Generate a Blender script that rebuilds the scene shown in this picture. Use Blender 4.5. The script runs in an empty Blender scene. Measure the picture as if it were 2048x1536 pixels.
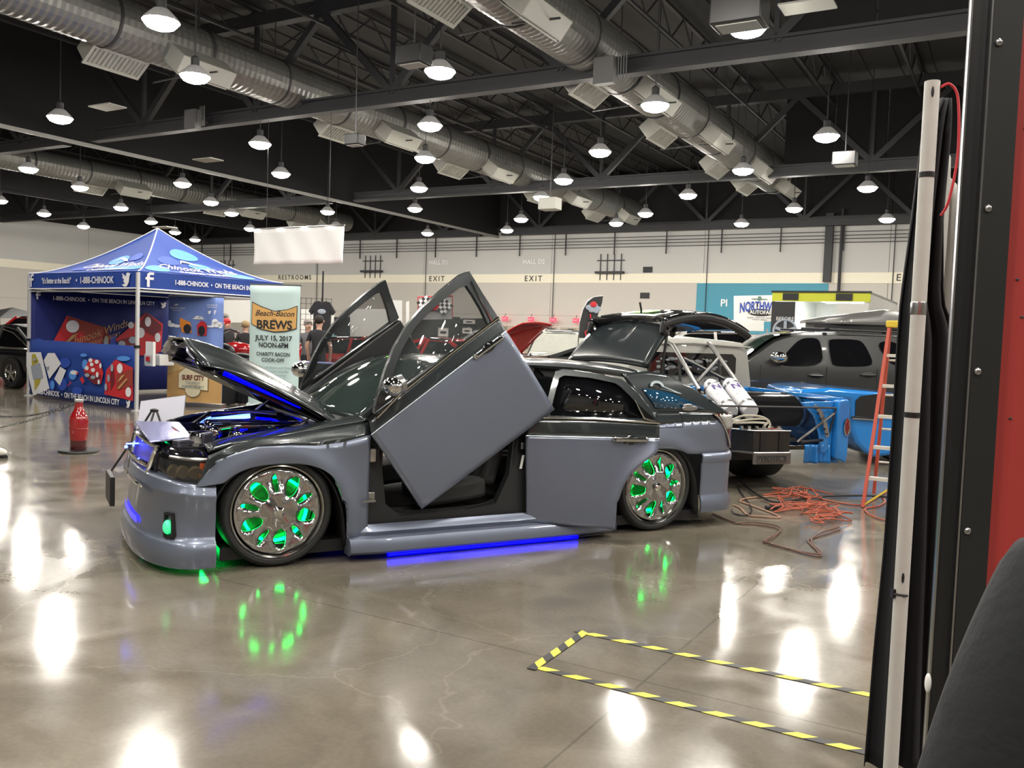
import bpy, bmesh, math, random
from mathutils import Vector, Matrix
random.seed(7)
SC = bpy.context.scene
COL = SC.collection
PI = math.pi
# ---------------------------------------------------------------- camera
FPX = 1760.0; CAMH = 1.54; PITCH = math.atan(93 / 1700.0); ROLL = 0.036
cf = Vector((0, math.cos(PITCH), -math.sin(PITCH)))
_r0 = Vector((1, 0, 0)); _u0 = Vector((0, math.sin(PITCH), math.cos(PITCH)))
cr = _r0 * math.cos(ROLL) + _u0 * math.sin(ROLL)
cu = -_r0 * math.sin(ROLL) + _u0 * math.cos(ROLL)
camd = bpy.data.cameras.new('camera'); cam = bpy.data.objects.new('camera', camd); COL.objects.link(cam)
camd.sensor_width = 36.0; camd.lens = 36.0 * FPX / 2048.0; camd.clip_end = 300; camd.clip_start = 0.05
M = Matrix((( cr.x, cu.x, -cf.x, 0), (cr.y, cu.y, -cf.y, 0), (cr.z, cu.z, -cf.z, CAMH), (0, 0, 0, 1)))
cam.matrix_world = M
SC.camera = cam
# ---------------------------------------------------------------- world, exposure
SC.view_settings.view_transform = 'Standard'; SC.view_settings.look = 'None'
SC.view_settings.gamma = 1.0; SC.view_settings.use_curve_mapping = False
SC.view_settings.exposure = 0.0
SC.cycles.use_denoising = True
SC.cycles.max_bounces = 8; SC.cycles.transparent_max_bounces = 12
SC.cycles.sample_clamp_indirect = 8.0
W = bpy.data.worlds.new('hall_air'); SC.world = W; W.use_nodes = True
W.node_tree.nodes['Background'].inputs[0].default_value = (0.9, 0.95, 1.0, 1)
W.node_tree.nodes['Background'].inputs[1].default_value = 0.02
LAMP = 225.0
# ---------------------------------------------------------------- measuring helpers
def ray(x, y): return cf * FPX + cr * (x - 1024) + cu * (768 - y)
C0 = Vector((0, 0, CAMH))
def at(x, y, Y): d = ray(x, y); return C0 + d * (Y / d.y)
def onz(x, y, z=0.0): d = ray(x, y); return C0 + d * ((z - CAMH) / d.z)
TH = math.radians(30)
BD = Vector((math.sin(TH), math.cos(TH), 0)); AD = Vector((math.cos(TH), -math.sin(TH), 0))
HROT = Matrix.Rotation(-TH, 4, 'Z')
def hall(a, b, z=0.0): return AD * a + BD * b + Vector((0, 0, z))   # hall axes: a across, b deep
# ---------------------------------------------------------------- materials
MATS = {}
def mat(name, col, rough=0.5, metal=0.0, emit=0.0, coat=0.0, noise=0.0, nscale=8.0, bump=0.0, bscale=60.0, alpha=1.0, trans=0.0, ecol=None, spec=0.5):
    if name in MATS: return MATS[name]
    m = bpy.data.materials.new(name); m.use_nodes = True; MATS[name] = m
    nt = m.node_tree; b = nt.nodes['Principled BSDF']; L = nt.links
    def s(k, v):
        if k in b.inputs: b.inputs[k].default_value = v
    s('Base Color', (*col, 1)); s('Roughness', rough); s('Metallic', metal); s('Coat Weight', coat); s('Coat Roughness', 0.04)
    s('Alpha', alpha); s('Transmission Weight', trans); s('Specular IOR Level', spec)
    if emit: s('Emission Color', (*(ecol or col), 1)); s('Emission Strength', emit)
    if noise or bump:
        tc = nt.nodes.new('ShaderNodeTexCoord')
    if noise:
        n = nt.nodes.new('ShaderNodeTexNoise'); n.inputs['Scale'].default_value = nscale; n.inputs['Detail'].default_value = 4
        L.new(tc.outputs['Object'], n.inputs['Vector'])
        r = nt.nodes.new('ShaderNodeMapRange'); r.inputs[3].default_value = 1 - noise; r.inputs[4].default_value = 1 + noise
        L.new(n.outputs[0], r.inputs[0])
        x = nt.nodes.new('ShaderNodeVectorMath'); x.operation = 'SCALE'; x.inputs[0].default_value = col
        L.new(r.outputs[0], x.inputs['Scale']); L.new(x.outputs[0], b.inputs['Base Color'])
    if bump:
        n2 = nt.nodes.new('ShaderNodeTexNoise'); n2.inputs['Scale'].default_value = bscale; L.new(tc.outputs['Object'], n2.inputs['Vector'])
        bp = nt.nodes.new('ShaderNodeBump'); bp.inputs['Strength'].default_value = bump; bp.inputs['Distance'].default_value = 0.01
        L.new(n2.outputs[0], bp.inputs['Height']); L.new(bp.outputs[0], b.inputs['Normal'])
    return m
def srgb(r, g, b): return tuple(((c / 255.0) / 12.92 if c / 255.0 <= 0.04045 else ((c / 255.0 + 0.055) / 1.055) ** 2.4) for c in (r, g, b))
# ---------------------------------------------------------------- mesh builder
class MB:
    def __init__(s): s.v = []; s.f = []; s.mi = []; s.m = 0
    def add(s, vs, fs):
        o = len(s.v); s.v += [Vector(p) for p in vs]
        for f in fs: s.f.append([i + o for i in f]); s.mi.append(s.m)
        return s
    def box(s, c, d, R=None):
        c = Vector(c); h = Vector(d) / 2; vs = []
        for sx in (-1, 1):
            for sy in (-1, 1):
                for sz in (-1, 1):
                    p = Vector((sx * h.x, sy * h.y, sz * h.z))
                    if R is not None: p = R @ p
                    vs.append(c + p)
        return s.add(vs, [(0, 1, 3, 2), (4, 6, 7, 5), (0, 4, 5, 1), (2, 3, 7, 6), (0, 2, 6, 4), (1, 5, 7, 3)])
    def beam(s, p0, p1, w, h, up=(0, 0, 1)):
        p0 = Vector(p0); p1 = Vector(p1); d = (p1 - p0); L = d.length; d.normalize()
        x = d.cross(Vector(up)); 
        if x.length < 1e-4: x = Vector((1, 0, 0))
        x.normalize(); z = x.cross(d)
        R = Matrix((x, d, z)).transposed()
        return s.box((p0 + p1) / 2, (w, L, h), R)
    def cyl(s, p0, p1, r, r1=None, n=12, caps=True):
        p0 = Vector(p0); p1 = Vector(p1); r1 = r if r1 is None else r1
        d = (p1 - p0).normalized(); x = d.orthogonal().normalized(); y = d.cross(x)
        vs = []
        for p, q in ((p0, r), (p1, r1)):
            for i in range(n):
                t = 2 * PI * i / n; vs.append(p + x * math.cos(t) * q + y * math.sin(t) * q)
        fs = [(i, (i + 1) % n, n + (i + 1) % n, n + i) for i in range(n)]
        if caps: fs += [tuple(range(n - 1, -1, -1)), tuple(range(n, 2 * n))]
        return s.add(vs, fs)
    def tube(s, pts, r, n=8, closed=False):
        pts = [Vector(p) for p in pts]; N = len(pts); vs = []; prev = None
        for i, p in enumerate(pts):
            a = pts[(i - 1) % N] if (closed or i > 0) else p
            b = pts[(i + 1) % N] if (closed or i < N - 1) else p
            d = (b - a).normalized()
            x = d.orthogonal().normalized() if prev is None else (prev - d * prev.dot(d)).normalized()
            prev = x; y = d.cross(x); rr = r[i] if isinstance(r, (list, tuple)) else r
            for k in range(n):
                t = 2 * PI * k / n; vs.append(p + (x * math.cos(t) + y * math.sin(t)) * rr)
        fs = []
        for i in range(N if closed else N - 1):
            j = (i + 1) % N
            for k in range(n): fs.append((i * n + k, i * n + (k + 1) % n, j * n + (k + 1) % n, j * n + k))
        if not closed: fs += [tuple(range(n - 1, -1, -1)), tuple(range((N - 1) * n, N * n))]
        return s.add(vs, fs)
    def lathe(s, prof, n=24, c=(0, 0, 0), axis='z', R=None):
        c = Vector(c); vs = []
        for (r, z) in prof:
            for i in range(n):
                t = 2 * PI * i / n
                p = Vector((r * math.cos(t), r * math.sin(t), z))
                if axis == 'y': p = Vector((p.x, p.z, -p.y))
                if axis == 'x': p = Vector((p.z, p.x, p.y))
                if R is not None: p = R @ p
                vs.append(c + p)
        fs = []
        for j in range(len(prof) - 1):
            for i in range(n): fs.append((j * n + i, j * n + (i + 1) % n, (j + 1) * n + (i + 1) % n, (j + 1) * n + i))
        return s.add(vs, fs)
    def prism(s, poly, off, f=None):
        P = [Vector(f(*p)) if f else Vector(p) for p in poly]; off = Vector(off); n = len(P)
        return s.add(P + [p + off for p in P], [tuple(range(n)), tuple(range(2 * n - 1, n - 1, -1))] + [(i, i + n, (i + 1) % n + n, (i + 1) % n) for i in range(n)])
    def ring(s, outer, inner, off, f=None):
        n = len(outer); O = [Vector(f(*p)) if f else Vector(p) for p in outer]; I = [Vector(f(*p)) if f else Vector(p) for p in inner]; off = Vector(off)
        vs = O + I + [p + off for p in O] + [p + off for p in I]; fs = []
        for i in range(n):
            j = (i + 1) % n
            fs += [(i, j, n + j, n + i), (2 * n + j, 2 * n + i, 3 * n + i, 3 * n + j), (i, 2 * n + i, 2 * n + j, j), (n + i, n + j, 3 * n + j, 3 * n + i)]
        return s.add(vs, fs)
    def poly(s, pts, f=None): return s.add([f(*p) if f else p for p in pts], [tuple(range(len(pts)))])
    def grid(s, fn, nu, nv, cu_=False):
        vs = [fn(i / nu, j / nv) for j in range(nv + 1) for i in range(nu + 1)]
        return s.add(vs, [(j * (nu + 1) + i, j * (nu + 1) + i + 1, (j + 1) * (nu + 1) + i + 1, (j + 1) * (nu + 1) + i) for j in range(nv) for i in range(nu)])
    def ball(s, c, r, nu=16, nv=10, R=None):
        c = Vector(c); r = Vector(r) if not isinstance(r, (int, float)) else Vector((r, r, r)); vs = []
        for j in range(nv + 1):
            ph = PI * j / nv
            for i in range(nu):
                t = 2 * PI * i / nu; p = Vector((r.x * math.sin(ph) * math.cos(t), r.y * math.sin(ph) * math.sin(t), r.z * math.cos(ph)))
                vs.append(c + (R @ p if R is not None else p))
        return s.add(vs, [(j * nu + i, j * nu + (i + 1) % nu, (j + 1) * nu + (i + 1) % nu, (j + 1) * nu + i) for j in range(nv) for i in range(nu)])
    def mirror_y(s, c):
        o = len(s.v); s.v += [Vector((p.x, 2 * c - p.y, p.z)) for p in s.v]
        nf = [[i + o for i in reversed(f)] for f in s.f]; s.f += nf; s.mi += list(s.mi); return s
    def xf(s, Mx): s.v = [Mx @ p for p in s.v]; return s
    def build(s, name, mats, parent=None, smooth=35, solid=0, bevel=0, label=None, fix=True):
        me = bpy.data.meshes.new(name)
        me.from_pydata([tuple(p) for p in s.v], [], s.f)
        mats = mats if isinstance(mats, (list, tuple)) else [mats]
        for m in mats: me.materials.append(m)
        for p, k in zip(me.polygons, s.mi): p.material_index = min(k, len(mats) - 1)
        if fix:
            bm = bmesh.new(); bm.from_mesh(me); bmesh.ops.remove_doubles(bm, verts=bm.verts, dist=1e-5)
            bmesh.ops.recalc_face_normals(bm, faces=bm.faces); bm.to_mesh(me); bm.free()
        if smooth:
            me.polygons.foreach_set('use_smooth', [True] * len(me.polygons)); me.set_sharp_from_angle(angle=math.radians(smooth))
        o = bpy.data.objects.new(name, me); COL.objects.link(o)
        if parent is not None: o.parent = parent
        if solid:
            md = o.modifiers.new('thickness', 'SOLIDIFY'); md.thickness = abs(solid); md.offset = 1 if solid < 0 else -1
        if bevel:
            md = o.modifiers.new('edge', 'BEVEL'); md.width = bevel; md.segments = 2; md.limit_method = 'ANGLE'; md.angle_limit = math.radians(40)
        if label: o['label'] = label
        return o
def tag(o, label, cat, group=None, kind=None):
    o['label'] = label; o['category'] = cat
    if group: o['group'] = group
    if kind: o['kind'] = kind
    return o
def thing(name, label, cat, loc=(0, 0, 0), rz=0.0, group=None, sc=1.0):
    o = bpy.data.objects.new(name, None); COL.objects.link(o); o.location = loc; o.rotation_euler = (0, 0, rz); o.scale = (sc, sc, sc)
    o.empty_display_size = 0.1
    return tag(o, label, cat, group)
def struct(o): o['kind'] = 'structure'; return o
def copy_tree(o, parent=None):
    c = o.copy(); COL.objects.link(c); c.parent = parent
    for ch in [x for x in bpy.data.objects if x.parent == o]: copy_tree(ch, c)
    return c
def text(name, body, size, mtx, m, parent=None, ext=0.001, align='CENTER', sx=1.0, shear=0.0, bold=0.0, space=1.0, xsc=1.0):
    cu_ = bpy.data.curves.new(name, 'FONT'); cu_.body = body; cu_.size = size; cu_.extrude = ext; cu_.align_x = align; cu_.align_y = 'CENTER'
    cu_.shear = shear; cu_.offset = bold; cu_.space_character = space; cu_.resolution_u = 3
    cu_.materials.append(m)
    o = bpy.data.objects.new(name, cu_); COL.objects.link(o)
    if parent is not None: o.parent = parent
    me = bpy.data.meshes.new_from_object(o); bpy.data.objects.remove(o)
    o = bpy.data.objects.new(name, me); COL.objects.link(o)
    if parent is not None: o.parent = parent
    o.matrix_local = mtx @ Matrix.Diagonal((xsc, 1, 1, 1)); return o
def ptext(name, body, size, fn, m, parent=None, **k):
    """lettering laid onto a surface: fn(x, y) gives the point"""
    xs = k.pop('xsc', 1.0); o = text(name, body, size, Matrix.Identity(4), m, None, ext=0.0, **k)
    for v in o.data.vertices: v.co = fn(v.co.x * xs, v.co.y)
    o.matrix_local = Matrix.Identity(4)
    if parent is not None: o.parent = parent
    return o
def frame(o, x, y):
    """matrix whose local x,y axes are the given directions (text plane)"""
    x = Vector(x).normalized(); y = Vector(y).normalized(); z = x.cross(y).normalized(); y = z.cross(x); o = Vector(o)
    return Matrix(((x.x, y.x, z.x, o.x), (x.y, y.y, z.y, o.y), (x.z, y.z, z.z, o.z), (0, 0, 0, 1)))
def lerp(a, b, t): return a + (b - a) * t
def resample(pts, n):
    pts = [Vector(p) for p in pts]; d = [0]
    for i in range(1, len(pts)): d.append(d[-1] + (pts[i] - pts[i - 1]).length)
    out = []; k = 0
    for i in range(n + 1):
        t = d[-1] * i / n
        while k < len(d) - 2 and d[k + 1] < t: k += 1
        s = 0 if d[k + 1] == d[k] else (t - d[k]) / (d[k + 1] - d[k])
        out.append(pts[k].lerp(pts[k + 1], min(1, s)))
    return out
def spline(pts, n=8):
    pts = [Vector(p) for p in pts]; out = []
    for i in range(len(pts) - 1):
        p0 = pts[max(i - 1, 0)]; p1 = pts[i]; p2 = pts[i + 1]; p3 = pts[min(i + 2, len(pts) - 1)]
        for k in range(n):
            t = k / n; out.append(0.5 * ((2 * p1) + (p2 - p0) * t + (2 * p0 - 5 * p1 + 4 * p2 - p3) * t * t + (3 * p1 - p0 - 3 * p2 + p3) * t ** 3))
    out.append(pts[-1]); return out
# ---------------------------------------------------------------- shared materials
m_blue = mat('paint_slate_blue', (0.175, 0.20, 0.265), 0.36, 0.55, coat=0.6, noise=0.03, nscale=300)
m_dark = mat('paint_charcoal', (0.022, 0.029, 0.031), 0.22, 0.2, coat=1.0, noise=0.03, nscale=300)
m_blk = mat('black_satin', (0.008, 0.008, 0.009), 0.45, noise=0.1)
m_gloss = mat('black_gloss', (0.006, 0.006, 0.007), 0.08, coat=1.0, noise=0.02)
m_rub = mat('rubber', (0.012, 0.012, 0.012), 0.6, noise=0.2, nscale=30, bump=0.1)
m_chr = mat('chrome', (0.75, 0.74, 0.72), 0.07, 1.0, noise=0.02)
m_sil = mat('silver_trim', (0.45, 0.45, 0.45), 0.28, 1.0, noise=0.03)
m_gls = mat('tinted_glass', (0.004, 0.004, 0.005), 0.03, coat=1.0, noise=0.02)
m_white = mat('white_plastic', (0.8, 0.8, 0.78), 0.5, noise=0.02)
m_clear = mat('clear_glass', (0.55, 0.6, 0.58), 0.02, trans=0.0, alpha=0.18, noise=0.01)
m_tint = mat('smoke_glass', (0.05, 0.06, 0.06), 0.02, alpha=0.38, noise=0.01)
m_red = mat('red_paint', (0.35, 0.008, 0.01), 0.15, 0.1, coat=1.0, noise=0.03)
m_eb = mat('blue_neon', (0.02, 0.02, 1.0), 0.4, emit=6.0, ecol=(0.0, 0.0, 1.0))
m_eb2 = mat('blue_neon_bright', (0.1, 0.1, 1.0), 0.4, emit=16.0, ecol=(0.045, 0.09, 1.0))
m_ebu = mat('blue_underglow', (0.0, 0.0, 0.6), 0.4, emit=9.0, ecol=(0.0, 0.0, 1.0))
m_eg = mat('green_neon', (0.02, 1.0, 0.2), 0.4, emit=15.0, ecol=(0.0, 1.0, 0.12))
m_wht_e = mat('lit_white', (1, 1, 1), 0.5, emit=3.0)
# ================================================================ hall structure
def floor_mat():
    m = bpy.data.materials.new('polished_concrete'); m.use_nodes = True; nt = m.node_tree; L = nt.links; b = nt.nodes['Principled BSDF']
    tc = nt.nodes.new('ShaderNodeTexCoord')
    def noise(sc, det, dist=0.0):
        n = nt.nodes.new('ShaderNodeTexNoise'); n.inputs['Scale'].default_value = sc; n.inputs['Detail'].default_value = det; n.inputs['Distortion'].default_value = dist
        L.new(tc.outputs['Object'], n.inputs['Vector']); return n
    n1 = noise(0.35, 6, 0.6); n2 = noise(2.2, 8, 1.0); n3 = noise(40, 4)
    def mp(n, a, b_, lo=0.3, hi=0.7):
        r = nt.nodes.new('ShaderNodeMapRange'); r.inputs[1].default_value = lo; r.inputs[2].default_value = hi; r.inputs[3].default_value = a; r.inputs[4].default_value = b_
        L.new(n.outputs[0], r.inputs[0]); return r
    def mul(a, c):
        q = nt.nodes.new('ShaderNodeMath'); q.operation = 'MULTIPLY'; L.new(a.outputs[0], q.inputs[0]); L.new(c.outputs[0], q.inputs[1]); return q
    q = mul(mul(mp(n1, 0.8, 1.25), mp(n2, 0.82, 1.2)), mp(n3, 0.94, 1.06))
    # saw-cut joints on the hall grid
    sep = nt.nodes.new('ShaderNodeSeparateXYZ'); L.new(tc.outputs['Object'], sep.inputs[0])
    prev = q
    for ax, per, offs in ((0, 6.0, 1.4), (1, 6.0, 2.3)):
        a = nt.nodes.new('ShaderNodeMath'); a.operation = 'ADD'; a.inputs[1].default_value = offs + 600; L.new(sep.outputs[ax], a.inputs[0])
        mo = nt.nodes.new('ShaderNodeMath'); mo.operation = 'MODULO'; mo.inputs[1].default_value = per; L.new(a.outputs[0], mo.inputs[0])
        g = nt.nodes.new('ShaderNodeMath'); g.operation = 'GREATER_THAN'; g.inputs[1].default_value = 0.012; L.new(mo.outputs[0], g.inputs[0])
        r = nt.nodes.new('ShaderNodeMapRange'); r.inputs[3].default_value = 0.72; r.inputs[4].default_value = 1.0; L.new(g.outputs[0], r.inputs[0])
        prev = mul(prev, r)
    # fine branching cracks
    vo = nt.nodes.new('ShaderNodeTexVoronoi'); vo.feature = 'DISTANCE_TO_EDGE'; vo.inputs['Scale'].default_value = 0.55
    w = nt.nodes.new('ShaderNodeVectorMath'); w.operation = 'ADD'; n4 = noise(1.3, 8); L.new(n4.outputs['Color'], w.inputs[0]); L.new(tc.outputs['Object'], w.inputs[1]); L.new(w.outputs[0], vo.inputs['Vector'])
    r = nt.nodes.new('ShaderNodeMapRange'); r.inputs[1].default_value = 0.0; r.inputs[2].default_value = 0.006; r.inputs[3].default_value = 1.25; r.inputs[4].default_value = 1.0; L.new(vo.outputs[0], r.inputs[0])
    prev = mul(prev, r)
    x = nt.nodes.new('ShaderNodeVectorMath'); x.operation = 'SCALE'; x.inputs[0].default_value = (0.148, 0.130, 0.101); L.new(prev.outputs[0], x.inputs['Scale']); L.new(x.outputs[0], b.inputs['Base Color'])
    rr = mp(n2, 0.09, 0.17); L.new(rr.outputs[0], b.inputs['Roughness'])
    b.inputs['Specular IOR Level'].default_value = 0.85
    bp = nt.nodes.new('ShaderNodeBump'); bp.inputs['Strength'].default_value = 0.06; bp.inputs['Distance'].default_value = 0.02
    n5 = noise(1.6, 3); L.new(n5.outputs[0], bp.inputs['Height']); L.new(bp.outputs[0], b.inputs['Normal'])
    return m
A0, A1, B0, B1 = -53.0, 22.0, -16.0, 43.6
HR = math.radians(-30)
def hobj(mb, name, mats, **k):   # hall-axes mesh -> world (object rotated by the hall heading)
    o = mb.build(name, mats, **k); o.rotation_euler = (0, 0, HR); return o
b = MB(); b.box(((A0 + A1) / 2, (B0 + B1) / 2, -0.1), (A1 - A0 + 1, B1 - B0 + 1, 0.2)); struct(hobj(b, 'floor', floor_mat(), smooth=0))
m_wall = mat('wall_grey_panels', srgb(205, 205, 202), 0.7, noise=0.04, nscale=0.5)
m_wall2 = mat('wall_grey_lower', srgb(208, 203, 195), 0.7, noise=0.04, nscale=0.5)
m_stripe = mat('wall_cream_band', srgb(252, 246, 225), 0.6, noise=0.02)
m_beige = mat('door_beige', srgb(176, 168, 150), 0.6, noise=0.02)
m_teal = mat('wall_teal_paint', srgb(78, 156, 180), 0.6, noise=0.02)
m_ceil = mat('roof_deck_dark', (0.03, 0.03, 0.031), 0.7, noise=0.1)
m_steel = mat('steel_dark_paint', (0.032, 0.033, 0.036), 0.55, noise=0.08)
m_ink = mat('sign_ink_dark', (0.03, 0.03, 0.03), 0.6, noise=0.05)
m_lite = mat('sign_ink_light', srgb(250, 250, 250), 0.6, noise=0.05)
def wallpanel(name, fn, L, joints):   # fn(s, z, off) -> point ; bands: lower, stripe, upper + joints
    b = MB()
    for m_, z0, z1, off in ((1, 0, 2.75, 0.0), (1, 2.75, 4.55, -0.02), (0, 5.05, 7.6, -0.02), (3, 7.6, 10.4, 0.0)):  # black top band: shade above the lamps painted into the wall colour
        b.m = m_
        x0 = L[0]
        for x1 in joints + [L[1]]:
            P = [fn(x0 + .01, z0, off), fn(x1 - .01, z0, off), fn(x1 - .01, z1 - .01, off), fn(x0 + .01, z1 - .01, off)]
            b.add(P + [p + (fn(0, 0, 1) - fn(0, 0, 0)) * 0.2 for p in P], [(0, 1, 2, 3), (7, 6, 5, 4), (0, 4, 5, 1), (1, 5, 6, 2), (2, 6, 7, 3), (3, 7, 4, 0)])
            x0 = x1
    b.m = 2
    c0 = fn(L[0], 0, 0.12); c1 = fn(L[1], 10.4, 0.3); b.box((c0 + c1) / 2, [max(abs(u - v), .05) for u, v in zip(c0, c1)])
    return struct(hobj(b, name, [m_wall, m_wall2, m_blk, mat('wall_top_shade', (.012, .012, .013), .8, noise=.1)], smooth=0))
jb = [A0 + 4 + i * 8.7 for i in range(9)]
wallpanel('wall_back', lambda s, z, o: Vector((s, B1 + o, z)), (A0, A1), jb)
wallpanel('wall_left', lambda s, z, o: Vector((A0 - o, s, z)), (B0, B1), [B0 + 4 + i * 8 for i in range(7)])
wallpanel('wall_right', lambda s, z, o: Vector((A1 + o, s, z)), (B0, B1), [B0 + 4 + i * 8 for i in range(7)])
b = MB(); b.box(((A0 + A1) / 2, B0 - .1, 5), (A1 - A0, .2, 10.4)); struct(hobj(b, 'wall_front', m_wall, smooth=0))
b = MB(); b.box(((A0 + A1) / 2, B1 - .03, 4.8), (A1 - A0, .06, .5)); struct(hobj(b, 'trim_1', m_stripe))
b = MB(); b.box((A0 + .03, (B0 + B1) / 2, 4.8), (.06, B1 - B0, .5)); struct(hobj(b, 'trim_2', m_stripe))
b = MB(); b.box((A1 - .03, (B0 + B1) / 2, 4.8), (.06, B1 - B0, .5)); struct(hobj(b, 'trim_3', m_stripe))
# soffit ledges, pipe racks and conduits on the back wall
b = MB()
b.box(((A0 + A1) / 2, B1 - .15, 7.55), (A1 - A0, .3, .25))
for z in (6.45, 6.62, 6.78, 6.95): b.box(((A0 + A1) / 2, B1 - .12, z), (A1 - A0 - 2, .04, .03))
for i in range(26):
    a = A0 + 2 + i * 2.9; b.box((a, B1 - .15, 6.8), (.05, .06, 1.5))
for i in range(8):
    a = A0 + 4.2 + i * 8.7; b.cyl((a, B1 - .1, 0), (a, B1 - .1, 7.4), .022, n=6)
b.box((-8.15, B1 - .2, 6.2), (.35, .3, 3.2)); b.cyl((-7.6, B1 - .2, 0), (-7.6, B1 - .2, 8), .07, n=8)
struct(hobj(b, 'trim_4', m_steel))
# roof deck: ribbed
b = MB(); n = 160
for i in range(n):
    x0 = A0 + (A1 - A0) * i / n; w = (A1 - A0) / n
    b.box((x0 + w * .5, (B0 + B1) / 2, 10.35 + (0.04 if i % 2 else 0)), (w, B1 - B0, .12))
struct(hobj(b, 'ceiling', m_ceil, smooth=0))
# open-web joists and trusses
b = MB()
for k, a in enumerate([-50 + 2.6 * i for i in range(28)]):
    for bb0, bb1 in ((5.0, 17.7), (17.7, 30.3), (30.3, 43.4)):
        b.beam((a, bb0, 10.2), (a, bb1, 10.2), .10, .07); b.beam((a, bb0, 9.45), (a, bb1, 9.45), .08, .06)
        nseg = 14
        for i in range(nseg):
            u0 = lerp(bb0, bb1, i / nseg); u1 = lerp(bb0, bb1, (i + 1) / nseg)
            z0, z1 = (9.45, 10.2) if i % 2 else (10.2, 9.45)
            b.beam((a, u0, z0), (a, u1, z1), .035, .035)
struct(hobj(b, 'trim_5', m_steel, smooth=0, fix=False))
for ti, B_ in enumerate((5.0, 17.7, 30.3, 43.0)):
    b = MB()
    b.box(((A0 - 1 + 20) / 2, B_, 9.9), (72, .30, .35))
    for (a0, a1) in ((-53, -27.2), (-25.8, 21.5)):
        b.beam((a0, B_, 7.22), (a1, B_, 7.22), .30, .08); b.beam((a0, B_, 7.40), (a1, B_, 7.40), .10, .30); b.beam((a0, B_, 7.54), (a1, B_, 7.54), .26, .06)
        nn = max(2, int((a1 - a0) / 4.4)); 
        for i in range(nn):
            x0 = lerp(a0, a1, i / nn); x1 = lerp(a0, a1, (i + 1) / nn); xm = (x0 + x1) / 2
            b.beam((x0, B_, 9.8), (xm, B_, 7.5), .16, .18); b.beam((xm, B_, 7.5), (x1, B_, 9.8), .16, .18); b.beam((xm, B_, 7.5), (xm, B_, 9.8), .1, .12)
    struct(hobj(b, 'trim_%d' % (6 + ti), m_steel, smooth=0))
# partition header between the two halls (black) with its grey track edge
b = MB(); b.box((-26.6, 20, 8.8), (.5, 47, 3.2)); b.m = 1; b.box((-26.33, 20, 7.16), (.05, 47, .12))
struct(hobj(b, 'trim_10', [mat('header_black', (0.006, 0.006, 0.007), 0.9, noise=0.1), mat('track_edge_grey', (0.30, 0.30, 0.28), 0.5, noise=0.05)], smooth=0))
b = MB(); b.box((-39.8, 20, 7.2), (.2, 47, .12)); b.box((-39.8, 20, 8.7), (.15, 47, 2.8)); struct(hobj(b, 'trim_11', [mat('header_black', (0, 0, 0))], smooth=0))
b = MB()
for B_, a0, a1 in ((17.7, -4.3, 21), (30.3, -7.3, 21)):
    x = a0
    while x < a1: b.box((x + .8, B_ + .06, 8.7), (1.56, .1, 2.3)); x += 1.6
struct(hobj(b, 'trim_12', [mat('header_black', (0, 0, 0))], smooth=0))
# doors with closers at the back, and teal field
for i, a in enumerate((-26.1, -25.1, -23.9, -22.9, -21.7, -20.7)):
    b = MB(); b.box((a, B1 - .06, 1.05), (.92, .08, 2.1)); b.m = 1; b.box((a + .2, B1 - .14, 2.0), (.35, .08, .07)); b.box((a - .3, B1 - .13, 1.0), (.05, .08, .3))
    struct(hobj(b, 'door_%d' % (i + 1), [m_beige, m_steel]))
b = MB(); b.box((-11.3, B1 - .03, 3.3), (6.4, .05, 2.5)); struct(hobj(b, 'trim_13', m_teal))
def wtext(name, body, a, z, size, m, **k):
    p = hall(a, B1 - .08, z); o = text(name, body, size, frame(p, AD, (0, 0, 1)), m, **k); struct(o); return o
wtext('trim_14', 'RESTROOMS', -42.1, 4.88, .42, m_ink, space=1.35, bold=.004)
wtext('trim_15', 'EXIT', -30.6, 4.78, .44, m_ink, space=1.35, bold=.004)
wtext('trim_16', 'EXIT', -24.0, 4.78, .44, m_ink, space=1.35, bold=.004)
wtext('trim_17', 'EXIT', -4.6, 4.8, .44, m_ink, space=1.35, bold=.004)
wtext('trim_18', 'HALL D1', -30.5, 5.75, .36, m_lite, bold=.01)
wtext('trim_19', 'HALL D2', -24.0, 5.72, .36, m_lite, bold=.01)
wtext('trim_20', 'PI', -13.05, 3.55, .5, m_lite, bold=.01)
wtext('trim_21', 'WOMEN', -41.0, 2.3, .35, m_ink)
# ladders/pipe brackets and vents on the wall
for i, (a, z) in enumerate(((-35.5, 5.55), (-19.3, 5.4), (-48.5, 5.4))):
    o = MB(); o.box((a, B1 - .2, z - .3), (1.6, .3, .12)); o.box((a, B1 - .1, z + .35), (1.6, .06, .05))
    for k in range(4): o.box((a - .6 + .4 * k, B1 - .08, z), (.04, .04, 1.4))
    o = hobj(o, 'pipe_bracket', m_steel)
    tag(o, ['wall bracket with upright pipes above the cream band, left of the partition', 'wall bracket with upright pipes above the cream band, right of the hall number', 'wall bracket with pipes high on the far left back wall'][i], 'bracket', 'pipe brackets on the back wall')
for i, (a, z) in enumerate(((-17.2, 5.0 + .25), (-17.3, 3.9))):
    v = MB(); v.box((a, B1 - .05, z), (.5, .06, .3))
    for k in range(4): v.box((a, B1 - .09, z - .1 + k * .065), (.44, .03, .02))
    tag(hobj(v, 'wall_vent', m_steel), ['small grey wall vent just above the cream band', 'small grey wall vent below the cream band'][i], 'vent', 'vents on the back wall')
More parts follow.
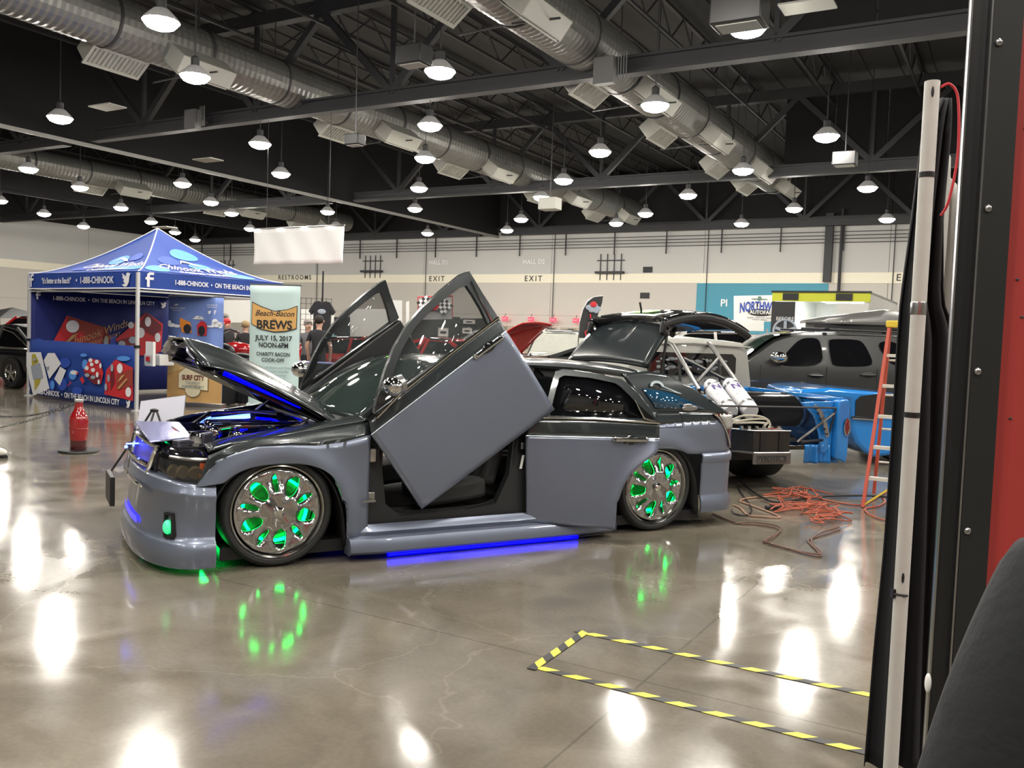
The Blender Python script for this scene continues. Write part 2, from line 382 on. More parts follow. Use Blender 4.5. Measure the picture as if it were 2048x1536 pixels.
# lit exit signs
m_exit = mat('exit_sign_red', (0.9, 0.03, 0.05), 0.4, emit=1.6, ecol=(1, 0.05, 0.1))
for i, a in enumerate((-25.6, -23.9, -22.5, -21.1)):
    r = thing('exit_sign', ['leftmost of the four small red lit exit signs over the beige doors', 'second from left of the four small red lit exit signs', 'third from left of the four small red lit exit signs', 'rightmost of the four small red lit exit signs over the beige doors'][i], 'sign', hall(a, B1 - .35, 2.5), HR, 'exit signs over the doors')
    v = MB(); v.box((0, 0, 0), (.36, .06, .24)); v.build('housing', m_exit, r); v = MB(); v.cyl((0, 0, .12), (0, .1, .3), .015); v.build('bracket', m_steel, r)
    text('lettering', 'EXIT', .13, frame((0, -.04, 0), (1, 0, 0), (0, 0, 1)), m_white, r)
# ---------------------------------------------------------------- ducts
m_duct = mat('galvanised_duct', (0.19, 0.19, 0.178), 0.38, 0.5, noise=0.15, nscale=3)
m_dif = mat('diffuser_cream', (0.36, 0.36, 0.32), 0.5, noise=0.05)
def duct(a, b0, b1, z, r, label, outs):
    t = thing('spiral_duct', label, 'duct', hall(a, 0, 0), HR, 'spiral air ducts under the roof')
    m = MB(); n = int((b1 - b0) / .085)
    prof = []
    for i in range(n + 1):
        y = lerp(b0, b1, i / n); prof.append((r + (0.018 if i % 2 else 0), y))
    # lathe around y
    vs = []; N = 24
    for (rr, y) in prof:
        for k in range(N): th = 2 * PI * k / N; vs.append((rr * math.cos(th), y, z + rr * math.sin(th)))
    m.add(vs, [(j * N + k, j * N + (k + 1) % N, (j + 1) * N + (k + 1) % N, (j + 1) * N + k) for j in range(n) for k in range(N)] + [tuple(range(N)), tuple(range(n * N, (n + 1) * N))])
    m.build('pipe', m_duct, t, fix=True, smooth=12)
    y = b0 + 1.2
    m = MB()
    while y < b1:
        if y > b0 + 1.3: o = band0.copy(); COL.objects.link(o); o.location.y = y; y += 2.45; continue
        m.lathe([(r + .02, -.03), (r + .035, -.03), (r + .035, .03), (r + .02, .03)], 24, (0, 0, z), 'y'); m.box((0, 0, (z + r + 10.3) / 2), (.02, .02, 10.3 - z - r)); band0 = m.build('band', m_steel, t); band0.location.y = y; y += 2.45
    for y in outs:
        for s in (-1, 1):
            m = MB(); 
            R = Matrix.Rotation(s * math.radians(38), 3, 'Y')
            c = Vector((s * (r + .22) * .78, y + (.9 if s > 0 else -.5), z - (r + .22) * .62))
            m.box(c, (.62, 1.5, .42) if s > 0 else (.5, 1.3, .42), R); 
            o = m.build('outlet_box', [m_dif], t, bevel=.02)
            m = MB(); c2 = c + R @ Vector((0, 0, -.23)); m.ring([(-.27, -.7), (.27, -.7), (.27, .7), (-.27, .7)], [(-.2, -.63), (.2, -.63), (.2, .63), (-.2, .63)], R @ Vector((0, 0, -.03)), lambda p, q: c2 + R @ Vector((p, q, 0)))
            for k in range(12): m.box(c2 + R @ Vector((0, -.58 + k * .105, -.01)), (.4, .02, .03), R)
            m.build('grille', m_dif, o)
            m = MB(); m.beam((s * .1, y + .95, z - r - .06), (s * 1.1, y + .95, z - r - .1), .04, .03); m.build('strut', m_steel, t)
    return t
duct(-17.3, 6, 41.5, 7.95, .56, 'left of the two big silver spiral ducts running toward the back wall', (13.2, 20.6, 26.6, 33, 38.6))
duct(-8.6, 6, 34.6, 7.95, .60, 'silver spiral duct at upper right running toward the back wall', (13.3, 19.4, 24.2, 29.4, 33))
duct(-35.5, 8, 41, 7.95, .50, 'silver spiral duct in the far hall beyond the partition header', (18, 25, 32, 38))
# ---------------------------------------------------------------- high-bay lamps
m_lens = mat('lamp_lens', (1, 1, 1), 0.4, emit=LAMP, ecol=(1.0, 0.945, 0.86))
m_refl = mat('lamp_reflector', (0.3, 0.3, 0.3), 0.4, 0.2, emit=.12, ecol=(1, .93, .85))
lamp_px = [(322,42),(1495,55),(880,142),(390,152),(120,235),(1310,210),(860,250),(1653,272),(520,287),(1200,303),(850,316),(57,337),(562,347),(1486,340),(1127,360),(365,367),(160,374),(838,376),(1735,375),(1376,390),(1083,394),(422,404),(242,415),(1588,417),(830,417),(655,423),(1291,427),(88,427),(463,426),(1042,438),(1774,438),(302,443),(1232,446),(1483,447),(167,452),(500,457),(1014,460),(350,464),(855,466),(390,479),(672,452),(0,401)]
pos = [onz(x, y, 6.6) for x, y in lamp_px]
extra = [(-12.8, 6.6), (-7.1, 6.6), (-1.3, 6.6), (4.4, 6.6), (10.2, 6.6), (-10, 2.9), (-4.3, 2.9), (1.5, 2.9), (7.3, 2.9), (-7.1, -.9), (-1.3, -.9), (4.4, -.9), (-10, 10.4), (-4.3, 10.4), (1.5, 10.4), (7.3, 10.4), (1.5, 14.1), (7.3, 14.1), (-1.3, 17.9), (4.4, 17.9), (1.5, 22), (-4.3, -4.6), (1.5, -4.6), (-20, 6), (-26, 12), (-1, 26), (4, 32), (-32, 12)]
def infr(p):
    v = p - C0; z = v.dot(cf)
    if z < .5: return False
    x = 1024 + FPX * v.dot(cr) / z; y = 768 - FPX * v.dot(cu) / z
    return -60 < x < 1945 and y > -75
extra = [e for e in extra if not infr(hall(e[0], e[1], 6.6))]
proto = thing('high_bay_lamp', 'x', 'lamp', pos[0], 0, 'high-bay lamps under the roof')
m = MB(); m.lathe([(0.001, -.15), (.12, -.14), (.23, -.10), (.29, -.03), (.30, 0)], 14); m.build('lens', m_lens, proto, smooth=60)
m = MB(); m.lathe([(.305, -.01), (.29, .03), (.20, .12), (.13, .19), (.10, .20), (.001, .20)], 20); m.build('reflector', m_refl, proto)
m = MB(); m.lathe([(.001, .20), (.085, .20), (.085, .36), (.04, .40), (.001, .40)], 14); m.build('ballast', m_steel, proto)
m = MB(); m.box((0, 0, .5), (.02, .02, 1.0)); rod0 = m.build('rod', m_steel, proto); rod0.location.z = .39
xs = [
 'huge bright lamp at upper left, nearest the left duct', 'large bright lamp at top right beneath a black speaker', 'bright lamp at top centre, left of the upper right duct', 'bright lamp hanging right over the left duct outlet', 'bright lamp at far left above the long girder end', 'bright lamp just right of the upper right duct', 'lamp right under the long girder near picture centre', 'bright lamp at right under the corrugated roof bay', 'lamp directly left of the banner cables', 'lamp between the two big ducts']
def where(x, y):
    return 'high-bay lamp %s across and %s down the picture' % (('far left', 'left', 'left of centre', 'centre', 'right of centre', 'right', 'far right')[min(6, int(x / 265))], ('at the top', 'high', 'upper middle', 'low above the wall', 'just above the back wall')[min(4, int(y / 105))])
used = {}
for i, p in enumerate(pos + [hall(a, b_, 6.6) for a, b_ in extra]):
    o = proto if i == 0 else copy_tree(proto)
    o.location = p
    aa = p.dot(AD); under = any(abs(aa - q) < .75 for q in (-17.3, -8.6, -35.5)); rod = [c for c in o.children if c.name.startswith('rod')] or [c for c in bpy.data.objects if c.parent == o and c.name.startswith('rod')]
    rod[0].scale.z = .33 if under else 3.3
    if i < len(xs): o['label'] = xs[i]
    elif i < len(lamp_px):
        x, y = lamp_px[i]
        o['label'] = 'small glowing high-bay lamp, %d%% across and %d%% down the picture' % (round(x / 20.48), round(y / 15.36))
    else: o['label'] = 'high-bay lamp out of the picture, %s of the photographed car' % ('behind' if i % 2 else 'in front')
    if i >= len(lamp_px): o['label'] = 'glowing high-bay lamp hanging outside the photograph'
# speakers and pale panels hanging under the roof
for i, (x, y, Y, s) in enumerate(((1480, 22, 13.2, .75), (828, 112, 16, .55), (1690, 318, 22, .55), (710, 280, 20, .4), (1100, 408, 27, .6))):
    p = at(x, y, Y); t = thing('ceiling_speaker', ['black box speaker above the large top right lamp', 'black box speaker left of the top centre lamp', 'black box speaker under the far right girder', 'small dark box under the left duct outlet', 'small pale box hanging under the second duct'][i], 'speaker', p, HR, 'boxes hanging under the roof')
    m = MB(); m.box((0, 0, 0), (s, s * .7, s * .6)); m.build('cabinet', m_blk if i < 4 else m_dif, t, bevel=.02)
    m = MB(); m.box((0, 0, -s * .31), (s * .8, s * .5, .02)); m.build('baffle', m_dif, t); m = MB(); m.cyl((0, 0, s * .3), (0, 0, 10.2 - p.z), .015, n=5); m.build('rod', m_steel, t)
for i, (x, y, Y) in enumerate(((215, 214, 22), (416, 320, 27), (1615, 12, 14), (330, 455, 33))):
    p = at(x, y, Y); o = MB(); o.box((0, 0, 0), (.8, .5, .03)); o = o.build('ceiling_panel', m_dif); o.location = p; o.rotation_euler = (0, 0, HR)
    tag(o, ['pale flat panel hanging in the dark below the left duct', 'pale flat panel hanging near the banner cable, further back', 'pale flat panel near the top right girder', 'pale flat panel low above the blue canopy peak'][i], 'panel', 'pale panels under the roof')
# grey junction boxes on the girders
for i, (x, y) in enumerate(((1210, 142), (385, 240))):
    d = ray(x, y); tt = (BD * 17.2).dot(BD) / d.dot(BD); p = C0 + d * tt
    m = MB(); m.box((0, 0, 0), (.45, .2, .55)); 
    m.box((0, .24, 0), (.2, .5, .1))
    for k in range(4): m.cyl((.3 + k * .06, 0, -.2), (.3 + k * .06, 0, .35), .015, n=5)
    o = m.build('junction_box', mat('box_grey', (.12, .12, .12), .5, noise=.05)); o.location = p; o.rotation_euler = (0, 0, HR)
    tag(o, ['grey electrical box on the near girder beside the right duct', 'grey electrical box on the near girder below the left duct outlet'][i], 'electrical box', 'boxes on the near girder')
# hanging white banner
t = thing('hanging_banner', 'blank white banner hanging on two cables from the near girder', 'banner', hall(-17.05, 17.7, 0), HR)
m = MB()
def bf(u, v):
    return Vector((lerp(-1.62, 1.62, u), .03 * math.sin(u * 9) * (1 - v) + .02 * math.sin(u * 23 + v * 4), lerp(3.27, 4.24, v)))
m.grid(bf, 40, 8); m.build('cloth', mat('banner_white', (.97, .97, .95), .8, noise=.02), t, solid=.004)
m = MB(); m.cyl((-1.65, 0, 4.25), (1.65, 0, 4.25), .02); m.build('top_bar', m_sil, t)
for x in (-1.15, 1.1):
    m = MB(); m.cyl((x, 0, 4.25), (x, 0, 7.2), .006, n=6); m.build('cable', m_steel, t)
# ================================================================ the lowered wagon with scissor doors
CROT = math.radians(29.1156); CLOC = Vector((-1.45474, 5.56221, 0))
cdx = Vector((math.cos(CROT), math.sin(CROT), 0)); cdy = Vector((-math.sin(CROT), math.cos(CROT), 0))
CAR = thing('station_wagon', 'two-tone slate blue and charcoal lowered wagon with scissor doors open and green glowing wheels', 'car', CLOC, CROT)
def CL(x, y, off):
    d = ray(x, y); p = C0 + d * ((CLOC + cdy * off - C0).dot(cdy) / d.dot(cdy)) - CLOC
    return Vector((p.dot(cdx), p.dot(cdy), p.z))
YC = 0.93
def arch(cx, rx=.445, z0=.2, rz=.475, n=2.8, a0=0, a1=180, k=24):
    out = []
    for i in range(k + 1):
        t = math.radians(lerp(a0, a1, i / k)); c, s = math.cos(t), math.sin(t)
        out.append((cx + rx * math.copysign(abs(c) ** (2 / n), c), z0 + rz * abs(s) ** (2 / n)))
    return out
def ynear(x, z):
    y = 0.0
    if x < -.42: y += YC - YC * max(0, 1 - min(1, ((-.42 - x) / .375)) ** 2.5) ** .4
    if z > .84: y += (z - .84) * .30
    if z < .42: y += (.42 - z) * .08
    y += .012 * math.cos((z - .5) * 5)
    for cx in (0.0, 3.05):
        r = math.hypot((x - cx), (z - .24) * .98)
        f = math.exp(-((r - .47) / .10) ** 2); y -= .035 * f
    if x > 3.6: y += YC - YC * max(0, 1 - min(1, (x - 3.6) / .44) ** 3) ** (1 / 3)
    return y
def skin(mb, bot, top, nu, nv, yf):
    B_ = resample([(p[0], p[1], 0) for p in bot], nu); T_ = resample([(p[0], p[1], 0) for p in top], nu)
    def fn(u, v):
        i = round(u * nu); p = B_[i].lerp(T_[i], v); return Vector((p.x, yf(p.x, p.y), p.y))
    return mb.grid(fn, nu, nv)
def carpart(name, mb, mats, par=None, solid=.018, mirror=True, **k):
    if mirror:
        far = MB(); far.v = [Vector((p.x, 2 * YC - p.y, p.z)) for p in mb.v]; far.f = [list(reversed(f)) for f in mb.f]; far.mi = list(mb.mi); far.build(name, mats, par or CAR, solid=solid, **k)
    return mb.build(name, mats, par or CAR, solid=solid, **k)
# ---- fenders (slate lower, charcoal top), each side its own part
split_f = [(-.505, .56), (-.40, .705), (-.30, .745), (-.15, .79), (.05, .795), (.22, .785), (.40, .80), (.60, .845)]
def side_parts(name, fn, mats, **k):
    a = fn(MB()); carpart(name, a, mats, mirror=False, **k)
    c = fn(MB()); c.v = [Vector((p.x, 2 * YC - p.y, p.z)) for p in c.v]; c.f = [list(reversed(f)) for f in c.f]; carpart(name, c, mats, mirror=False, **k)
def fender(mb):
    bot = [p for p in reversed(arch(0, a0=-0, a1=180)) if p[0] < -.33 and p[1] >= .55 or p[0] >= -.33] + [(.445, .16), (.60, .16)]
    bot = [(-.51, .548)] + bot
    mb.m = 0; skin(mb, bot, split_f, 60, 12, ynear)
    mb.m = 1; skin(mb, split_f, [(-.44, .74), (-.30, .80), (0, .865), (.30, .89), (.60, .935)], 40, 5, lambda x, z: ynear(x, z) + .35 * max(0, z - ( .74 + .08 * (x + .4))) )
    return mb
side_parts('fender', fender, [m_blue, m_dark])
def fender_top(mb):
    def fn(u, v):
        x = lerp(-.44, .60, u); z = lerp(.76, .80, min(1, u * 7)) if u < .14 else lerp(.80, .935, (u - .14) / .86)
        y0 = ynear(x, z) + .03; return Vector((x, lerp(y0, .20, v), z + .02 * math.sin(v * PI / 2) + .012))
    mb.grid(fn, 24, 5); return mb
side_parts('fender_top', fender_top, [m_dark])
# ---- front bumper and nose
def nose(t, z, o):
    ph = t * PI / 2; c, s = math.cos(ph), math.sin(ph); n = 2.5
    return Vector((-.42 - (.375 + o) * abs(s) ** (2 / n), YC - (.93 + o) * math.copysign(abs(c) ** (2 / n), c), z))
def nz(z, t): 
    k = math.sin(min(t, 2 - t) * PI / 2); return z + (.045 * k if z > .3 else -.0 * k)
bp_ = [(.045, -.01), (.045, .02), (.07, .03), (.14, .035), (.19, .028), (.205, .015), (.215, .0), (.24, -.012), (.33, -.006), (.45, .0), (.475, .012), (.495, .014), (.51, .0), (.535, -.002), (.55, -.012), (.565, -.05)]
mb = MB()
def fb(u, v):
    t = -.10 + 2.2 * u; tt = max(0, min(2, t)); k = v * (len(bp_) - 1); i = round(k); z, o = bp_[i]
    p = nose(tt, nz(z, tt), o)
    if t < 0: p.x = -.42 + (-t) / .10 * .0 + .0; p.x += (-t) * .3
    if t > 2: p.x = -.42 + (t - 2) * .3
    return p
mb.grid(fb, 88, len(bp_) - 1)
bumper = mb.build('front_bumper', m_blue, CAR, smooth=50, solid=.02)
mb = MB()
fp_ = [(.545, -.04), (.60, -.045), (.655, -.05), (.69, -.06), (.715, -.085), (.735, -.13), (.75, -.20), (.76, -.30)]
mb.grid(lambda u, v: nose(2 * u, nz(fp_[round(v * 7)][0], 2 * u), fp_[round(v * 7)][1]), 64, 7)
carpart('nose_panel', mb, [m_gloss], mirror=False, smooth=50)
# grille
gr = MB()
def gpt(t, z, o): return nose(t, z, o)
gr.tube([gpt(.60 + .80 * u, .775 - .03 * abs(u - .5), -.055) for u in [i / 16 for i in range(17)]] + [gpt(1.40 - .12 * v, lerp(.76, .50, v), -.05 + .04 * v) for v in [i / 6 for i in range(1, 7)]] + [gpt(1.28 - .56 * u, .50, .0) for u in [i / 10 for i in range(1, 11)]] + [gpt(.72 - .12 * v, lerp(.50, .76, v), -.01 - .04 * v) for v in [i / 6 for i in range(1, 6)]], .016, 8, closed=True)
GR = carpart('grille', gr, m_chr, mirror=False, solid=0)
gr = MB(); gr.tube([gpt(1, z, lerp(.0, -.04, (z - .5) / .27)) for z in (.5, .6, .7, .77)], .018, 8); gr.tube([gpt(.66 + .68 * i / 12, .64, -.015) for i in range(13)], .018, 8)
carpart('crosshair_bar', gr, m_chr, GR, mirror=False, solid=0)
gr = MB(); gr.grid(lambda u, v: gpt(.66 + .68 * u, lerp(.52, .76, v), lerp(-.02, -.06, v)), 24, 4)
carpart('mesh_insert', gr, mat('grille_mesh_blue_lit', (.12, .11, .5), .4, .5, emit=.13, ecol=(.12, .1, .9), noise=.3, nscale=150), GR, mirror=False, solid=0)
# lower intake, plate bracket, fog lamps
gr = MB(); gr.grid(lambda u, v: gpt(.80 + .40 * u, lerp(.235, .28, v), .004), 20, 2); carpart('lower_intake', gr, mat('intake_blue_lit', (.05, .05, .5), .4, emit=2.2, ecol=(.05, .04, 1.0)), mirror=False, solid=0)
gr = MB(); gr.box((-.93, .72, .45), (.03, .34, .19)); carpart('plate_bracket', gr, m_blk, mirror=False, solid=0, bevel=.005)
for t_ in (.36, 1.64):
    gr = MB(); gr.grid(lambda u, v: gpt(t_ - .045 + .09 * u, lerp(.235, .37, v), -.03), 6, 3)
    F = carpart('fog_lamp', gr, m_blk, mirror=False, solid=0)
    gr = MB(); gr.ball(gpt(t_ + .01, .29, .0), (.03, .04, .045)); gr.build('bulb', mat('green_fog', (.1, .8, .4), .3, emit=.7, ecol=(.02, .9, .28)), F)
    gr = MB(); gr.ring([gpt(t_ - .05, .225, .01), gpt(t_ + .05, .225, .01), gpt(t_ + .045, .38, .01), gpt(t_ - .045, .38, .01)], [gpt(t_ - .035, .24, .012), gpt(t_ + .035, .24, .012), gpt(t_ + .03, .365, .012), gpt(t_ - .03, .365, .012)], (.03, .01, 0), lambda *p: Vector(p)); gr.build('surround', m_blk, F)
gr = MB(); gr.ball(gpt(.97, .70, .03), .011); gr.cyl(gpt(.97, .72, -.05), gpt(.97, .72, .03), .005); carpart('nose_marker_light', gr, m_eb2, mirror=False, solid=0)
# headlamps
for sgn in (0, 1):
    def hp(t, z, o): return gpt(t if not sgn else 2 - t, z, o)
    def hfn(o, a=0.0, b=1.0, c=0.0, d=1.0):
        def fn(u, v):
            uu = lerp(a, b, u); vv = lerp(c, d, v); t = lerp(0.0, .40, uu)
            zlo = lerp(.545, .60, uu); zhi = lerp(.705, .715, uu); return hp(t, lerp(zlo, zhi, vv), o(uu, vv))
        return fn
    m = MB(); m.grid(hfn(lambda u, v: -.05), 16, 6); H = carpart('headlamp', m, m_blk, mirror=False, solid=0)
    m = MB(); m.grid(hfn(lambda u, v: -.005 - .03 * v), 16, 6); carpart('headlamp_lens', m, mat('lamp_cover', (.02, .02, .02), .03, alpha=.35, coat=1.0, noise=.01), H, mirror=False, solid=0)
    m = MB()
    for t_ in (.12, .24, .34): c = hp(t_, .635, -.045); n_ = (hp(t_, .635, 0) - hp(t_, .635, -.1)).normalized(); m.cyl(c, c + n_ * .02, .028, .042, n=18)
    carpart('reflector_bowl', m, mat('bowl_dim', (.28, .24, .18), .12, 1.0, noise=.1), H, mirror=False, solid=0)
    m = MB(); m.grid(hfn(lambda u, v: -.012 - .03 * v, .02, .2, .15, .9), 4, 3); carpart('indicator', m, mat('amber_lens', (.7, .12, .02), .2, coat=1, noise=.05), H, mirror=False, solid=0)
    m = MB(); m.tube([hfn(lambda u, v: -.015 - .03 * v)(u / 12, 1.02) for u in range(13)], .012, 6); carpart('chrome_brow', m, m_sil, H, mirror=False, solid=0)
# ---- engine bay
bay = mat('bay_dark', (.012, .012, .02), .3, .3, noise=.2)
m = MB(); m.box((-.05, YC, .47), (1.04, 1.36, .03)); m.box((.46, YC, .68), (.04, 1.5, .46)); m.box((-.68, YC, .58), (.04, 1.2, .28))
m.box((-.06, .22, .62), (1.04, .03, .30)); m.box((-.06, 1.64, .62), (1.04, .03, .30)); carpart('engine_bay', m, bay, mirror=False, solid=0)
m = MB(); m.prism([(-.74, .30), (-.70, 1.56), (-.40, 1.40), (-.46, .46)], (0, 0, .012), lambda x, y: (x, y, .785 + .012 * math.cos((y - YC) * 2))); carpart('radiator_cover', m, mat('polished_cover', (.35, .35, .6), .2, .8, noise=.1), mirror=False, solid=0, bevel=.006)
m = MB(); m.box((-.02, YC, .72), (.62, .62, .2)); 
for k in range(5): m.box((-.02, .70 + k * .115, .83), (.5, .05, .03))
ENG = carpart('engine', m, m_gloss, mirror=False, solid=0, bevel=.02)
m = MB()
for s in (-1, 1):
    m.tube([(-.35, YC + s * .2, .80), (-.2, YC + s * .42, .86), (.1, YC + s * .46, .87), (.3, YC + s * .36, .86)], .028, 10)
m.tube([(-.42, .45, .70), (-.2, .38, .80), (.15, .35, .84), (.40, .42, .88)], .018, 8)
m.tube([(-.5, .33, .74), (.0, .27, .83), (.4, .3, .88)], .012, 8)
m.build('intake_pipe', m_chr, ENG)
rb = random.Random(3)
m = MB()
for k in range(26):
    c = Vector((rb.uniform(-.55, .35), rb.uniform(.30, 1.5), rb.uniform(.66, .82))); m.box(c, (rb.uniform(.04, .14), rb.uniform(.04, .12), rb.uniform(.03, .1)), Matrix.Rotation(rb.uniform(0, 1), 3, 'Z'))
m.build('ancillaries', mat('bay_parts', (.10, .10, .13), .3, .7, noise=.3, nscale=20), ENG, bevel=.008)
for (x, y, r_) in ((-.42, .38, .075), (-.2, .34, .06), (.12, .36, .07), (-.3, .62, .06)): m = MB(); m.lathe([(r_, 0), (r_, .05), (r_ * .8, .075), (.001, .085)], 18, (x, y, .77)); m.build('chrome_cap', m_chr, ENG)
m = MB(); m.tube([CL(404, 843, 1.35), CL(500, 833, 1.35)], .013, 8); carpart('neon_tube', m, m_eb2, mirror=False, solid=0)
m = MB(); m.tube([CL(410, 852, 1.1), CL(500, 845, 1.1)], .012, 8); carpart('neon_tube', m, m_eb2, mirror=False, solid=0)
m = MB(); m.tube([CL(x, y, .9) for x, y in ((512, 836), (540, 838), (570, 848), (585, 862))], .008, 6); m.ball(CL(563, 864, .6), .02); m.ball(CL(487, 873, .5), (.03, .02, .018)); m.ball(CL(571, 859, .6), .016); carpart('neon_hose', m, m_eb, mirror=False, solid=0)
m = MB(); m.box((-.60, .55, .76), (.06, .1, .04)); carpart('bay_green_light', m, m_eg, mirror=False, solid=0)
m = MB(); m.tube([(.30, .24, .90), (.30, 1.62, .90)], .018, 8); m.tube([(.30, .3, .90), (.45, YC, .9)], .014, 8); carpart('strut_brace', m, m_sil, mirror=False, solid=0)
# ---- hood
HA = math.radians(30.3); hoodM = Matrix.Translation((.46, YC, .905)) @ Matrix.Rotation(HA, 4, 'Y')
def hsurf(u, v, dz=0.0):   # u across, v rear->front
    y = lerp(-.78, .78, u); w = abs(y) / .78
    xr = -.13 * (1 - w * w) ; Lh = 1.13 - .17 * w ** 3
    x = lerp(xr, -Lh, v); yy = y * (1 - .10 * v * v)
    z = .075 * (1 - w ** 2.4) + .02 * math.exp(-((abs(y) - .36) / .09) ** 2) - .10 * v ** 4 - .02 * w ** 6
    return Vector((x, yy, z + dz))
m = MB(); m.grid(lambda u, v: hsurf(u, v), 40, 24); HOOD = m.build('hood', m_dark, CAR, solid=.012); HOOD.matrix_local = hoodM
m = MB()
m.grid(lambda u, v: hsurf(.04 + .92 * u, .03 + .94 * v) + Vector((0, 0, -.035 - .02 * (abs(math.sin(u * PI * 4)) > .8))), 40, 16)
m.build('hood_liner', mat('hood_liner_polished', (.12, .12, .16), .25, .8, noise=.15), HOOD, solid=.01)
m = MB()
for u0, u1, v0, v1 in ((.02, .1, .02, .98), (.9, .98, .02, .98), (.02, .98, .88, .98), (.45, .55, .1, .9)):
    P = [hsurf(u0, v0, -.06), hsurf(u1, v0, -.06), hsurf(u1, v1, -.06), hsurf(u0, v1, -.06)]; m.prism(P, (0, 0, .025), lambda *p: Vector(p))
m.build('hood_frame', m_gloss, HOOD, bevel=.01)
m = MB()
for y in (.07, .32, .62, .93): m.tube([hsurf(y, .25, -.066), hsurf(y, .8, -.066)], .007, 6)
m.build('neon_strip', m_eb, HOOD)
m = MB(); m.box(hsurf(.5, .97, -.08), (.08, .12, .05)); m.box(hsurf(.5, .99, -.1), (.03, .05, .07)); m.build('latch', m_chr, HOOD)
for y0, y1, pa, pb in ((.27, .3, (583, 866), (637, 820)), (1.6, 1.5, (510, 822), (548, 792))):
    m = MB(); a_ = CL(*pa, y0); c_ = CL(*pb, y1); m.cyl(a_, c_, .007); m.cyl(a_, a_.lerp(c_, .5), .012); carpart('hood_strut', m, m_sil, mirror=False, solid=0)
# ---- cowl, windscreen, roof, pillars
m = MB(); m.grid(lambda u, v: Vector((lerp(.44, .60, v) - .10 * math.sin(u * PI), lerp(.10, 1.76, u), .915 + .035 * math.sin(u * PI) + .01 * v)), 20, 3); carpart('cowl', m, m_blk, mirror=False)
def ws(u, v):   # windscreen
    y0 = lerp(.15, 1.71, u); y1 = lerp(.27, 1.59, u); s = math.sin(u * PI)
    return Vector((lerp(.58 - .16 * s, 1.20 - .12 * s, v), lerp(y0, y1, v), lerp(.935 + .03 * s, 1.30 + .055 * s, v) + .035 * math.sin(v * PI)))
m = MB(); m.grid(lambda u, v: ws(.03 + .94 * u, v), 24, 12)
WS = carpart('windscreen', m, mat('windscreen_glass', (.03, .045, .042), .02, alpha=.72, coat=1.0, noise=.02), mirror=False, solid=.005)
m = MB()
for y in (.35, .75): m = MB(); m.tube([ws(y, .02) + Vector((-.03, 0, .01)), ws(y + .25, .10) + Vector((-.02, 0, .015))], .008, 6); m.build('wiper', m_blk, WS)
m = MB(); p = ws(.42, .93); m.ball(p + Vector((.02, 0, .012)), (.05, .07, .006)); m.build('green_sticker', mat('sticker_green', (.2, .7, .05), .4, noise=.1), WS)
for s in (0, 1):
    m = MB(); P = [ws(0.0 if not s else 1.0, v) for v in [i / 8 for i in range(9)]]
    m.tube(P, .028, 8); carpart('windscreen_pillar', m, m_dark, mirror=False, solid=0)
def roof(u, v):
    s = math.sin(u * PI); w = abs(2 * u - 1); x = lerp(1.18 - .12 * s, 3.13, v)
    zc = 1.362 - .0 * v; 
    if x > 2.3: zc -= .05 * ((x - 2.3) / .85) ** 2
    if x < 1.5: zc -= .02 * ((1.5 - x) / .3) ** 2
    return Vector((x, lerp(.245, 1.615, u), zc - .06 * w ** 3))
m = MB(); m.grid(roof, 24, 24); carpart('roof', m, m_dark, mirror=False, solid=.02)
def rail(mb):
    P = [(.66, .97), (.80, 1.07), (.95, 1.165), (1.10, 1.24), (1.28, 1.295), (1.6, 1.325), (2.0, 1.325), (2.5, 1.30), (2.9, 1.255)]
    P = [(x, ynear(1.5, z) + .05, z) for x, z in P]
    mb.tube(spline(P, 4), .028, 8); return mb
side_parts('roof_rail', rail, m_dark, solid=0)
def seal(mb):
    P = [(.70, .95), (.68, .50), (.72, .32), (.85, .26), (1.2, .25), (1.55, .27), (1.68, .36), (1.74, .55), (1.78, .85), (1.84, 1.10), (1.88, 1.29)]
    for o_, r_ in ((.045, .014), (.075, .010), (.10, .008)):
        mb.tube(spline([(x + (.5 - o_) * 0, .035 + o_, z + o_ * .3) for x, z in P], 5), r_, 6)
    return mb
side_parts('door_seal', seal, mat('seal_rubber', (.02, .02, .02), .35, noise=.1), solid=0)
def jamb(mb):
    out = [(.60, .17), (1.86, .17), (1.84, .55), (1.90, .9), (1.96, 1.30), (1.84, 1.31), (1.75, .9), (1.70, .52), (1.60, .31), (1.3, .27), (.85, .27), (.74, .36), (.71, .6), (.72, .9), (.62, .9)]
    mb.prism(out, (0, .06, 0), lambda x, z: (x, .06 + max(0, z - .84) * .3, z)); return mb
side_parts('door_frame', jamb, mat('jamb_dark', (.022, .024, .026), .4, .2, noise=.08), solid=0)
m = MB(); m.prism([(1.78, .56), (1.80, .56), (1.82, .66), (1.80, .66)], (0, -.004, 0), lambda x, z: (x, .05, z)); carpart('jamb_label', m, m_white, mirror=False, solid=0)
m = MB(); m.box((1.80, .05, .73), (.03, .02, .05)); m.box((.62, .035, .42), (.05, .05, .07)); carpart('door_latch', m, m_sil, mirror=False, solid=0, bevel=.004)
m = MB(); m.box((.63, .05, .70), (.05, .05, .09)); carpart('scissor_hinge', m, mat('hinge_tan', (.35, .31, .27), .5, .3, noise=.1), mirror=False, solid=0, bevel=.01)
# rear aperture behind the swung door
def rjamb(mb):
    mb.prism([(1.86, .17), (2.60, .17), (2.63, .5), (2.78, .68), (2.93, .80), (2.95, .93), (2.62, 1.26), (2.0, 1.31), (2.06, 1.24), (2.56, 1.2), (2.80, .93), (2.6, .72), (2.5, .45), (2.42, .28), (2.0, .28), (1.95, .9), (1.97, 1.30), (1.92, 1.30)], (0, .05, 0), lambda x, z: (x, .08 + max(0, z - .84) * .3, z)); return mb
side_parts('rear_door_frame', rjamb, mat('jamb_dark', (0, 0, 0)), solid=0)
